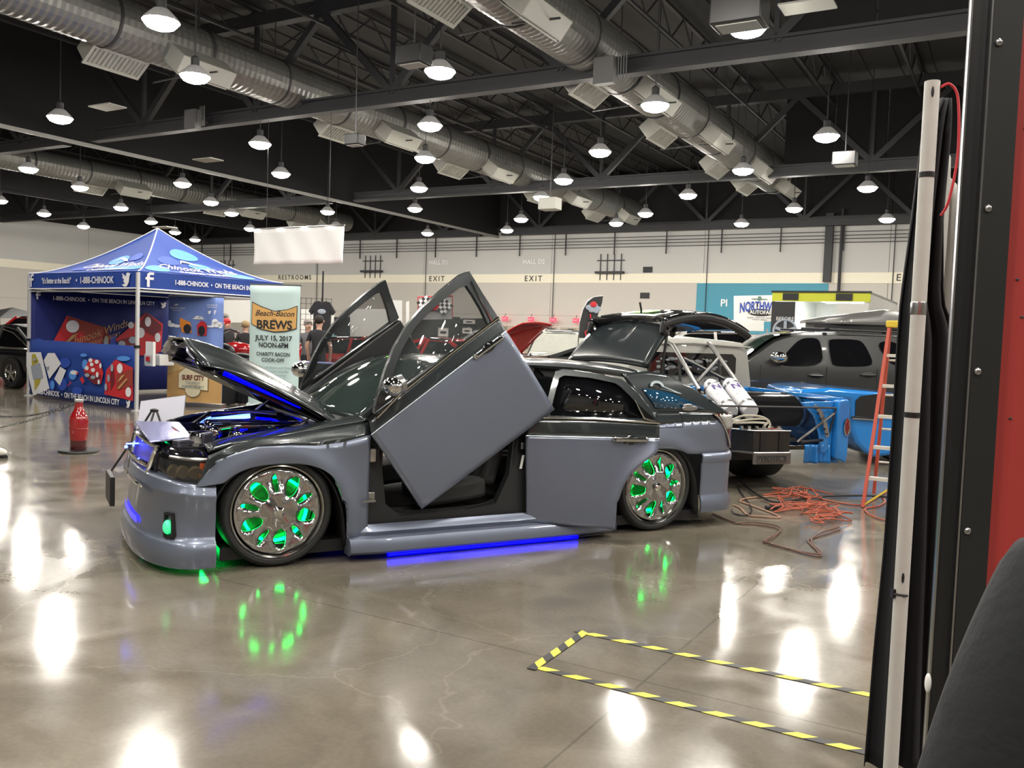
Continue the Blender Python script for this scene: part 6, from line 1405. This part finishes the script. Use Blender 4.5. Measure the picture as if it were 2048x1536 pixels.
for cx in (-.2, -1.5):
    m = MB(); m.lathe([(.2, -.1), (.33, -.1), (.34, 0), (.33, .1), (.2, .1)], 30, (cx, 3.8, .34), 'x'); m.build('tire', m_rub, TRK)
P = [TP(x, y, -.02) for x, y in ((1629, 812), (1640, 822), (1650, 848), (1655, 873))]
m = MB()
for p_, r_ in zip(P, P[1:]): m.beam(p_, r_, .045, .008, (0, 1, 0))
ST = m.build('riveted_strip', m_sil, TRK); m = MB()
for k in range(6): p_ = P[0].lerp(P[3], (k + .5) / 6); m.cyl(p_ + Vector((0, -.015, 0)), p_ + Vector((0, .005, 0)), .010, n=8)
m.build('rivet', m_blk, ST)
# chassis and frame tubes
def ttube(name, pts, r_, mt=m_steel):
    m = MB(); m.tube([TP(*p_) for p_ in pts], r_, 8); return m.build(name, mt, TRK)
m_rb = mat('rollbar_grey', (.16, .16, .155), .3, .8, noise=.1)
ttube('rear_frame_tube', [(1400, 811, -.05), (1672, 816, -.05)], .010); ttube('rear_frame_tube', [(1672, 816, -.05), (1655, 879, .05)], .010); ttube('rear_frame_tube', [(1594, 884, -.1), (1668, 827, -.05)], .013, m_rb)
ttube('rear_frame_tube', [(1600, 884, -.08), (1670, 878, .1)], .016, m_blk)
m = MB(); m.box((-.86, 1.45, .34), (.9, 2.0, .12)); m.box((-.86, 1.2, .46), (1.6, 1.2, .04)); m.build('chassis', m_blk, TRK)
ttube('roll_bar', [(1335, 685, CY + .03), (1345, 690, CY - .12), (1399, 780, .85)], .026, m_rb); ttube('roll_bar', [(1414, 687, CY + .03), (1424, 694, CY - .12), (1492, 790, .85)], .026, m_rb)
ttube('roll_bar', [(1438, 716, CY - .3), (1394, 764, CY - .35)], .022, m_rb); ttube('roll_bar', [(1366, 716, CY - .3), (1448, 758, CY - .3)], .022, m_rb)
ttube('roll_bar', [(1358, 712, CY - .2), (1361, 775, CY - .2)], .020, m_rb); ttube('roll_bar', [(1438, 716, CY - .2), (1441, 780, CY - .2)], .020, m_rb)
# fuel cell
F0 = TP(1545, 880, -.02); fx, fz = F0.x, F0.z
m_fc = mat('cell_gunmetal', (.05, .048, .045), .35, .7, noise=.15, nscale=6)
m = MB(); P = [(-.42, .25), (-.22, -.02), (.215, -.02), (.23, .25)]
m.prism([(fx + x, y) for x, y in P], (0, 0, .235), lambda x, y: (x, y, .415)); FC = m.build('fuel_cell', m_fc, TRK, bevel=.006)
m = MB(); m.box((fx - .005, -.03, .36), (.45, .02, .11)); PT = m.build('name_plate', mat('plate_bronze', (.13, .12, .11), .4, .4, noise=.1), FC); m = MB(); m.ring([(fx - .19, .325), (fx + .17, .325), (fx + .17, .40), (fx - .19, .40)], [(fx - .18, .333), (fx + .16, .333), (fx + .16, .392), (fx - .18, .392)], (0, -.006, 0), lambda x, z: (x, -.041, z)); m.build('plate_border', m_rb, PT)
text('lettering', 'PYROTECT', .078, frame((fx - .01, -.044, .362), (1, 0, 0), (0, 0, 1)), m_ink, PT, ext=.002, bold=.002, xsc=.9)
m = MB(); m.tube([(fx - .42, .24, .65), (fx - .22, -.025, .65), (fx + .215, -.025, .65)], .008, 6); m.tube([(fx - .42, .24, .42), (fx - .22, -.03, .42), (fx + .215, -.03, .42)], .012, 6); m.build('cell_edge', m_sil, FC)
m = MB(); m.box((fx - .12, -.025, .53), (.06, .01, .22)); m.box((fx + .10, -.025, .53), (.05, .01, .22)); m.build('cell_strap', m_blk, FC)
m = MB()
for k in range(6): m.cyl((fx - .30 + k * .09, .1, .65), (fx - .30 + k * .09, .1, .69), .022, n=10)
m.box((fx, .12, .66), (.3, .16, .03)); m.build('cell_fitting', m_chr, FC)
m_hose = mat('hose_cream', (.45, .42, .34), .5, noise=.15)
m = MB(); 
for k, pts in enumerate((((1460, 842), (1485, 832), (1520, 833), (1536, 842), (1528, 852)), ((1458, 848), (1490, 840), (1530, 838), (1540, 848), (1537, 858)), ((1470, 846), (1510, 845), (1530, 846)))):
    m.tube(spline([TP(x, y, .1) for x, y in pts], 5), .012, 7)
m.build('fuel_hose', m_hose, FC)
# gas bottles
for k, (xa, ya, xb, yb) in enumerate(((1421, 771, 1461, 826), (1459, 769, 1502, 824))):
    a_, c = TP(xa, ya, .85), TP(xb, yb, .35); d = (c - a_).normalized(); L_ = (c - a_).length; R = d.to_track_quat('Z', 'Y').to_matrix()
    o = thing('gas_bottle', ['left white gas bottle with a purple N strapped behind the blue truck cab', 'right white gas bottle with a purple N strapped behind the blue truck cab'][k], 'gas bottle', TO, TRZ2, 'white gas bottles on the blue truck')
    m = MB(); m.lathe([(.001, -.06), (.03, -.055), (.07, -.03), (.093, .03), (.095, .06), (.095, L_ - .02), (.085, L_), (.001, L_)], 28, a_, 'z', R); m.build('cylinder', mat('bottle_white', (.72, .72, .74), .25, coat=.6, noise=.03), o)
    m = MB(); m.lathe([(.001, -.12), (.02, -.12), (.025, -.06), (.001, -.06)], 12, a_, 'z', R); m.tube([a_ + R @ Vector((-.03, 0, -.10)), a_ + R @ Vector((.05, 0, -.10))], .012); m.build('valve', m_blk, o)
    for q_ in (.06, L_ - .12):
        m = MB(); m.lathe([(.097, q_), (.101, q_), (.101, q_ + .03), (.097, q_ + .03)], 28, a_, 'z', R); m.build('clamp_band', m_sil, o)
    # letter wrapped on the near face
    nrm = Vector((-.25, -1, .35)); nrm = (nrm - d * nrm.dot(d)).normalized(); tx = d.cross(nrm) * -1
    if tx.x < 0: tx = -tx
    up = -d
    def lf(x, y): th_ = x / .097; return a_ + d * (L_ * .30) + up * y + (nrm * math.cos(th_) + tx * math.sin(th_)) * .0975
    ptext('lettering', 'N', .12, lf, mat('print_purple', (.05, .02, .16), .5, noise=.05), o, bold=.006, xsc=1.05)
    ptext('small_print', 'NITROUS', .03, lambda x, y: lf(x, y - .14), m_pg, o)
# blue car body panel further right
YB = 11.6
t = thing('blue_car', 'front of a second bright blue vehicle behind the red ladder', 'car', tuple(at(1720, 840, YB)[:2]) + (0,), 0); o0 = Vector(t.location)
def bp(x, y): p = at(x, y, YB) - o0; return (p.x, 0, p.z)
m = MB(); m.prism([bp(x, y) for x, y in ((1594, 792), (1600, 779), (1660, 776), (1742, 783), (1835, 792), (1835, 905), (1750, 915), (1730, 905), (1712, 885), (1704, 858), (1700, 800))], (0, 1.5, 0), lambda *a_: Vector(a_)); m.build('body', m_tb, t, bevel=.05)
m = MB(); m.prism([bp(x, y) for x, y in ((1709, 832), (1711, 800), (1720, 792), (1765, 786), (1835, 792), (1835, 838), (1760, 834))], (0, .02, 0), lambda x, y, z: Vector((x, -.03, z))); m.build('wheel_opening', m_blk, t)
m = MB(); m.tube([Vector(bp(1702, 835)) + Vector((0, -.03, 0)), Vector(bp(1749, 838)) + Vector((0, -.03, 0))], .022, 8); m.build('chrome_strip', m_chr, t)
m = MB(); m.lathe([(.2, -.1), (.36, -.1), (.38, 0), (.36, .1), (.2, .1)], 28, (.75, .6, .38), 'y'); m.build('tire', m_rub, t)
m = MB(); m.lathe([(.2, -.1), (.36, -.1), (.38, 0), (.36, .1), (.2, .1)], 28, (.1, 1.2, .38), 'x'); m.build('tire', m_rub, t)
# ---- trailer with lit interior
YT = 21.5; o0 = at(1546, 640, YT); o0 = Vector((o0.x, o0.y, 0))
TR = thing('enclosed_trailer', 'enclosed show trailer with open lit rear, yellow header and black door reading BEFORE', 'trailer', o0, RA)
def tp(x, y): p = planept(x, y, o0, BD) - o0; return p.dot(AD), p.z
x0, zt = tp(1546, 583); x1, _ = tp(1742, 583); zt = tp(1643, 583)[1]
m_tw = mat('trailer_white', (.6, .6, .57), .4, noise=.04)
m = MB(); m.box(((x0 + x1) / 2, 2.5, zt - .03), (x1 - x0, 5, .06)); m.box((x1 - .03, 2.5, (zt + .4) / 2), (.06, 5, zt - .4)); m.box((x0 + .03, 2.5, (zt + .4) / 2), (.06, 5, zt - .4)); m.box(((x0 + x1) / 2, 2.5, .45), (x1 - x0, 5, .1)); m.box(((x0 + x1) / 2, 4.97, (zt + .4) / 2), (x1 - x0, .06, zt - .4)); m.build('shell', m_tw, TR)
m = MB(); m.box(((x0 + x1) / 2, -.02, zt - .13), (x1 - x0, .06, .22)); HD = m.build('header', mat('header_yellow', (.55, .58, .03), .5, noise=.05), TR)
m = MB()
for xa, xb in ((1567, 1598), (1673, 1706)): a_, z_ = tp(xa, 592); c, _ = tp(xb, 592); m.box(((a_ + c) / 2, -.06, zt - .13), (c - a_, .03, .16))
m.box(((x0 + x1) / 2, -.03, zt - .01), (x1 - x0 + .04, .1, .04)); m.build('header_lamp', m_blk, HD)
xd, _ = tp(1592, 600); m = MB(); m.box(((x0 + xd) / 2, -.02, (zt - .25 + .4) / 2), (xd - x0, .05, zt - .65)); DR = m.build('rear_door', mat('door_charcoal', (.02, .02, .022), .5, noise=.05), TR)
a_, z_ = tp(1571, 638); text('lettering', 'BEFORE', .125, frame((a_, -.05, z_), (1, 0, 0), (0, 0, 1)), m_wp, DR)
a_, z_ = tp(1571, 662); m = MB(); m.tube([(a_ + .27 * math.cos(q_), -.06, z_ + .27 * math.sin(q_)) for q_ in [2 * PI * i / 28 for i in range(28)]], .03, 6, closed=True)
for k in range(5): q_ = PI / 2 + 2 * PI * k / 5; m.beam((a_, -.06, z_), (a_ + .25 * math.cos(q_), -.06, z_ + .25 * math.sin(q_)), .02, .07, (0, 0, 1) if abs(math.cos(q_)) > .2 else (1, 0, 0))
m.build('printed_wheel', m_pg, DR)
xa, _ = tp(1672, 600); m = MB(); m.box(((xa + x1) / 2, -.02, (zt - .27 + .4) / 2), (x1 - xa - .05, .05, zt - .67)); m.build('rear_door', m_tw, TR)
m = MB(); 
for z_ in (1.0, 1.5): m.box((xd + .35, 1.6, z_), (.5, 2.4, .04))
m.box((xd + .25, 1.2, 1.7), (.12, .12, .35)); m.box((xd + .55, 1.4, 1.15), (.2, .2, .25)); m.build('shelf', m_sil, TR)
m = MB(); m.box(((x0 + x1) / 2 + .1, 1.6, zt - .12), (.9, 2.6, .05)); m.build('ceiling_light', mat('trailer_light', (1, 1, 1), .4, emit=30.0, ecol=(.95, 1, 1)), TR)
for xx in (x0 + .2, x1 - .2): m = MB(); m.lathe([(.18, -.1), (.34, -.1), (.36, 0), (.34, .1), (.18, .1)], 24, (xx, 2.6, .36), 'x'); m.build('wheel', m_rub, TR)
# ---- sign board in front of the teal wall
YS = 25.0; o0 = at(1505, 640, YS); o0 = Vector((o0.x, o0.y, 0)); t = thing('sign_board', 'white shop sign with blue arched lettering over a black oval, left of the trailer', 'sign', o0, 0)
def sp(x, y): p = at(x, y, YS) - o0; return p.x, p.z
m = MB(); P = [sp(1468, 592), sp(1562, 590), sp(1562, 643), sp(1468, 645)]; m.prism(P, (0, .04, 0), lambda x, z: (x, 0, z)); SB = m.build('upper_board', m_wp, t, bevel=.015)
m = MB(); P = [sp(1456, 640), sp(1527, 641), sp(1527, 663), sp(1456, 661)]; m.prism(P, (0, .04, 0), lambda x, z: (x, -.05, z)); m.build('lower_board', m_wp, t, bevel=.015)
m_nb = mat('print_royal', (.02, .06, .35), .6, noise=.05)
a_, z_ = sp(1522, 613)
def arcf(x, y): return Vector((a_ + x, -.02, z_ + y * (1 + .35 * abs(x)) - .22 * x * x - .0))
ptext('lettering', 'NORTHWEST', .33, arcf, m_nb, SB, bold=.010, xsc=.60)
a2, z2 = sp(1521, 625); m = MB(); m.ball((a2, -.01, z2), (.36, .012, .105), 30, 10); OV = m.build('printed_oval', m_ink, SB); text('lettering', 'AUTOFAB', .14, frame((a2, -.03, z2), (1, 0, 0), (0, 0, 1)), m_wp, OV, bold=.003)
a3, z3 = sp(1519, 636); text('lettering', 'CLASSICS · STREET RODS · TRUCKS', .045, frame((a3, -.01, z3), (1, 0, 0), (0, 0, 1)), m_ink, SB); text('lettering', 'TANGENT, OREGON', .045, frame((a3, -.01, z3 - .055), (1, 0, 0), (0, 0, 1)), m_ink, SB)
m = MB(); a4, z4 = sp(1519, 597); m.ball((a4, -.01, z4), (.06, .01, .07)); m.ball((a4 - .12, -.01, z4 - .02), (.12, .008, .015)); m.ball((a4 + .12, -.01, z4 - .02), (.12, .008, .015)); m.build('printed_emblem', mat('print_green_grey', (.12, .2, .16), .6, noise=.1), SB)
for dx in (-.35, .45): m = MB(); m.box((dx, .06, 1.0), (.04, .04, 2.0)); m.build('leg', m_sil, t); m = MB(); m.box((dx, .06, .01), (.06, .5, .02)); m.build('foot', m_sil, t)
# ================================================================ ladder
LP = Vector((3.45, 8.48, 0)); LRZ = math.radians(-28)
t = thing('step_ladder', 'red fibreglass step ladder with yellow top standing beside the black curtain', 'ladder', LP, LRZ)
m_lr = mat('fibreglass_red', (.45, .07, .04), .5, noise=.06); m_ly = mat('ladder_yellow', (.6, .42, .03), .5, noise=.05); m_la = mat('step_aluminium', (.62, .60, .54), .4, .4, noise=.05)
HT = 1.77; WB, WT = .56, .34; D_ = 1.0
def lp(s, f, z): k = z / HT; w_ = lerp(WB, WT, k); return Vector((WB / 2 + s * w_ / 2, lerp(0 if f < 0 else D_, D_ * .42 + (f * .04), k), z))
for s in (-1, 1):
    m = MB(); m.beam(lp(s, -1, 0), lp(s, -1, HT), .03, .075, (0, 1, 0)); m.build('front_rail', m_lr, t); m = MB(); m.beam(lp(s, 1, 0), lp(s, 1, HT), .03, .06, (0, 1, 0)); m.build('rear_rail', m_lr, t)
    m = MB(); m.beam(lp(s, -1, .02), lp(-s * .1, -1, .27), .015, .05, (0, 1, 0)); m.build('foot_brace', m_ly, t)
for k in range(5):
    z_ = .28 + k * .3; m = MB(); a_, c = lp(-1, -1, z_), lp(1, -1, z_); m.box((a_ + c) / 2 + Vector((0, .02, 0)), (c.x - a_.x, .085, .03)); m.build('step', m_la, t)
for k in range(4):
    z_ = .35 + k * .36; m = MB(); a_, c = lp(-1, 1, z_), lp(1, 1, z_); m.cyl(a_, c, .012); m.build('rear_brace', m_la, t)
m = MB(); m.box((WB / 2, D_ * .42, HT + .02), (.40, .18, .07)); m.build('top_cap', m_ly, t, bevel=.01)
for s in (-1, 1): m = MB(); m.beam(lp(s, -1, 1.2), lp(s, 1, 1.15), .012, .03); m.build('spreader', m_la, t)
# ================================================================ cords on the floor
def cord(label, px, r_, mt, z=.012, nm='extension_cord', jit=0):
    P = [onz(x, y, 0) + Vector((0, 0, z)) for x, y in px]; m = MB(); m.tube(spline(P, 6), r_, 6); o = m.build(nm, mt); return tag(o, label, 'cord', 'cords on the floor behind the wagon')
m_oc = mat('cord_orange', (.36, .075, .035), .5, noise=.1); m_bc = mat('cord_brown', (.10, .045, .03), .5, noise=.1); m_kc = mat('cord_black', (.01, .01, .01), .5, noise=.1); m_cc = mat('cord_pale', (.35, .20, .13), .5, noise=.1)
cord('thick black cable crossing the orange cord heap toward the ladder', [(1480, 960), (1500, 985), (1540, 1008), (1575, 1008), (1620, 1001), (1680, 997), (1760, 998), (1800, 1005)], .012, m_kc, .03)
cord('thin black cord looping behind the rear bumper', [(1475, 972), (1480, 985), (1498, 1010), (1503, 1025), (1490, 1033), (1470, 1030), (1463, 1022)], .007, m_kc)
cord('pale pinkish cord looping beside the rear bumper', [(1466, 1012), (1480, 1018), (1495, 1032), (1520, 1035), (1560, 1036), (1500, 1012), (1480, 1004), (1500, 998), (1540, 996), (1560, 1000)], .008, m_cc)
cord('brown cord running in a wide loop nearest the camera', [(1425, 1030), (1470, 1048), (1510, 1052), (1558, 1062), (1545, 1075), (1527, 1086), (1560, 1095), (1600, 1108), (1640, 1116), (1635, 1105), (1620, 1090), (1618, 1082), (1650, 1072), (1680, 1062)], .007, m_bc)
cord('second brown cord beside the nearest looping cord', [(1470, 1050), (1505, 1048), (1560, 1058), (1548, 1078), (1532, 1088), (1580, 1102), (1630, 1112), (1642, 1108), (1622, 1086), (1640, 1070), (1678, 1058)], .006, m_bc, .016)
cord('orange cord leading from the heap to the ladder foot', [(1640, 1000), (1680, 1008), (1720, 1012), (1745, 1002), (1765, 990), (1785, 980)], .008, m_oc)
cord('orange cord curving right of the ladder foot', [(1760, 990), (1770, 1005), (1755, 1015), (1730, 1020), (1745, 1035), (1790, 1048), (1810, 1052)], .008, m_oc)
rq = random.Random(11)
def heap(label, cx, cy, sx, sy, n, z):
    pts = []; p = [cx, cy]
    for i in range(n):
        a_ = rq.uniform(0, 2 * PI); pts.append((cx + sx * rq.uniform(.3, 1) * math.cos(a_) + sx * .5 * math.sin(i * .7), cy + sy * rq.uniform(.3, 1) * math.sin(a_)))
    P = [onz(x, y, 0) + Vector((0, 0, z + rq.uniform(0, .07))) for x, y in pts]; m = MB(); m.tube(spline(P, 7), .006, 6); tag(m.build('extension_cord', m_oc), label, 'cord', 'cords on the floor behind the wagon')
heap('orange extension cord, back part of the tangled heap', 1590, 995, 55, 14, 34, .012)
heap('orange extension cord, middle part of the tangled heap', 1605, 1020, 60, 14, 34, .012)
heap('orange extension cord, narrow front tail of the tangled heap', 1655, 1040, 38, 12, 26, .012)
m = MB(); m.box((0, 0, .02), (.12, .06, .04)); m.cyl((.05, 0, .02), (.12, 0, .02), .015); o = m.build('cord_plug', m_kc, bevel=.008); o.location = onz(1543, 1020, 0); tag(o, 'black plug end lying at the left of the orange cord heap', 'plug')
# ================================================================ hazard tape
m_ty = mat('tape_yellow', (.62, .56, .06), .5, noise=.08, nscale=20); m_tk = mat('tape_black', (.03, .03, .03), .5, noise=.2)
def tape(label, a_, c, w_=.045, ph=0.0, z=.002):
    a_ = onz(*a_, 0); c = onz(*c, 0); d = (c - a_).normalized(); n_ = Vector((-d.y, d.x, 0)); L_ = (c - a_).length; m = MB(); per = .165; x = -per + ph
    while x < L_:
        for k, f in ((0, .5), (1, .5)):
            s0 = x + (0 if k == 0 else per * .5); s1 = s0 + per * .5; sk = .05
            q_ = [max(0, min(L_, v)) for v in (s0, s1, s1 + sk, s0 + sk)]
            if q_[1] > 0 and q_[3] < L_ and not (q_[0] == q_[1] and q_[2] == q_[3]):
                m.m = k; m.poly([a_ + d * q_[0] - n_ * w_ / 2 + Vector((0, 0, z)), a_ + d * q_[1] - n_ * w_ / 2 + Vector((0, 0, z)), a_ + d * q_[2] + n_ * w_ / 2 + Vector((0, 0, z)), a_ + d * q_[3] + n_ * w_ / 2 + Vector((0, 0, z))])
        x += per
    o = m.build('hazard_tape', [m_ty, m_tk], smooth=0, solid=-.0015); return tag(o, label, 'tape', 'yellow and black tape on the floor')
tape('short cross piece of yellow and black floor tape', (1062, 1340), (1172, 1264), ph=.03, z=.004)
tape('far long yellow and black tape line leading to the curtain', (1150, 1262), (1790, 1402), ph=.05)
tape('near long yellow and black tape line leading to the curtain', (1062, 1332), (1790, 1521), ph=.01)
# ================================================================ curtain, poles
SHX = at(1832, 700, 3.0).x - 1.435
t = thing('upright_pole', 'white metal drape pole with black tape bands in front of the black curtain', 'pole', (at(1832, 700, 3.0).x, 3.0, 0))
m = MB(); m.cyl((0, 0, .02), (0, 0, 2.44), .0245, n=24); m.build('tube', mat('pole_white', (.50, .50, .47), .5, .0, noise=.08, nscale=25), t)
m = MB(); m.cyl((0, 0, 0), (0, 0, .02), .09, n=30); m.build('base_plate', m_steel, t)
for z_ in (2.13, 1.32): m = MB(); m.cyl((0, 0, z_ - .009), (0, 0, z_ + .009), .0258, n=24); m.build('tape_band', m_blk, t)
for z_, x_ in ((2.40, -.008), (.76, -.008)): m = MB(); m.ball((x_, -.0245, z_), (.005, .002, .018)); m.build('slot', m_blk, t)
m = MB(); m.tube([(-.03, -.01, .70), (0, -.028, .70), (.01, -.027, .70)], .004); m.box((-.027, 0, .70), (.012, .02, .03)); m.build('lock_pin', m_blk, t)
m = MB(); m.lathe([(.0245, 1.66), (.0262, 1.665), (.0262, 1.70), (.0245, 1.705)], 24); m.build('collar', m_sil, t)
CL_ = []
for pl, py_, pr_ in ((1876, 198, 1898), (1858, 225, 1903), (1845, 262, 1903), (1826, 430, 1886), (1803, 600, 1886), (1797, 660, 1912), (1784, 860, 1920), (1766, 1100, 1920), (1746, 1300, 1915), (1727, 1536, 1910)):  # low down the black cloth widens right, standing in for shade there
    a_, c = at(pl, py_, 3.13), at(pr_, py_, 3.13); CL_.append((a_.z, a_.x, c.x))
def cz(v, k): z_ = lerp(.02, CL_[0][0], v); return interp(sorted((c[0], c[k]) for c in CL_), z_), z_
m = MB(); m.grid(lambda u, v: Vector((lerp(cz(v, 1)[0], cz(v, 2)[0], u) + .006 * math.sin(v * 6 + u * 3), 3.13 + .035 * math.sin(u * 22 + .4 * math.sin(v * 5)) * (1.1 - .6 * v), cz(v, 1)[1])), 60, 40)
o = m.build('curtain', mat('curtain_black', (.012, .013, .016), .85, noise=.2), solid=.004, smooth=80); tag(o, 'tall black drape curtain hanging behind the white pole', 'curtain')
m = MB(); m.grid(lambda u, v: Vector((lerp(at(1872, 450, 3.42).x, at(1912, 450, 3.42).x, u) + .012 * math.sin(v * 9) * (v ** 2), 3.42 + .02 * math.sin(u * 14), lerp(.05, 2.36 - .25 * u, v))), 24, 30); o = m.build('curtain', mat('curtain_white', (.5, .5, .47), .8, noise=.05), solid=.004, smooth=80); tag(o, 'white drape showing behind the black curtain edge', 'curtain')
m = MB(); m.tube(spline([(1.46, 2.99, 2.42), (1.49, 2.99, 2.43), (1.52, 2.99, 2.38), (1.53, 2.99, 2.2), (1.515, 3.0, 2.05), (1.50, 3.02, 2.0)], 8), .0045, 6); o = m.build('red_cord', mat('cord_red', (.5, .02, .03), .5, noise=.05)); o.location.x = SHX; tag(o, 'thin red cord looping from the top of the white pole', 'cord')
# ================================================================ red trailer wall at the right edge
YR = 1.9; o0 = Vector((at(1893, 700, YR).x, YR, 0)); t = thing('red_booth_wall', 'red booth wall with black bolted edge trim at the right of the picture', 'booth', o0)
m_rw = mat('wall_red', (.38, .035, .03), .5, noise=.06, nscale=3)
m = MB(); m.box((.104 + .19, .03, 1.6), (.38, .05, 3.2)); m.build('panel', m_rw, t)
m = MB(); m.box((.022, -.004, 1.6), (.040, .012, 3.2)); m.build('edge_post', m_blk, t)
m = MB(); m.box((.001, -.012, 1.6), (.004, .008, 3.2)); m.build('edge_strip', m_sil, t); m = MB(); m.box((.043, -.014, 1.6), (.004, .008, 3.2)); m.build('edge_strip', m_sil, t)
m = MB(); m.box((.078, -.008, 1.6), (.062, .02, 3.2)); m.build('trim_board', mat('trim_black', (.01, .01, .01), .55, noise=.15), t)
for k in range(9):
    m = MB(); m.ball((.060, -.020, .10 + .345 * k + .02), (.008, .005, .008), 12, 8); m.build('bolt', m_sil, t)
m = MB()
for x, z_ in ((.14, 2.02), (.145, 1.70), (.16, 1.62), (.15, 1.40)): m.ball((x, .004, z_), (.004, .002, .003), 8, 5)
m.build('paint_chip', m_ink, t)
# ================================================================ bystander in black at the lower right
person('person in a black long-sleeved top, only a shoulder and arm showing at lower right', (.69, .85, 0), PI, 'stand', mat('sweater_black', (.012, .013, .016), .9, noise=.2, bump=.2), hd, tj, h=1.62, fp=True)
p = at(1856, 1366, .86); m = MB(); m.ball((0, 0, 0), (.003, .004, .010)); o = m.build('sleeve_tag', m_wp); o.location = p; tag(o, 'tiny white tag on the edge of the black sleeve', 'tag')
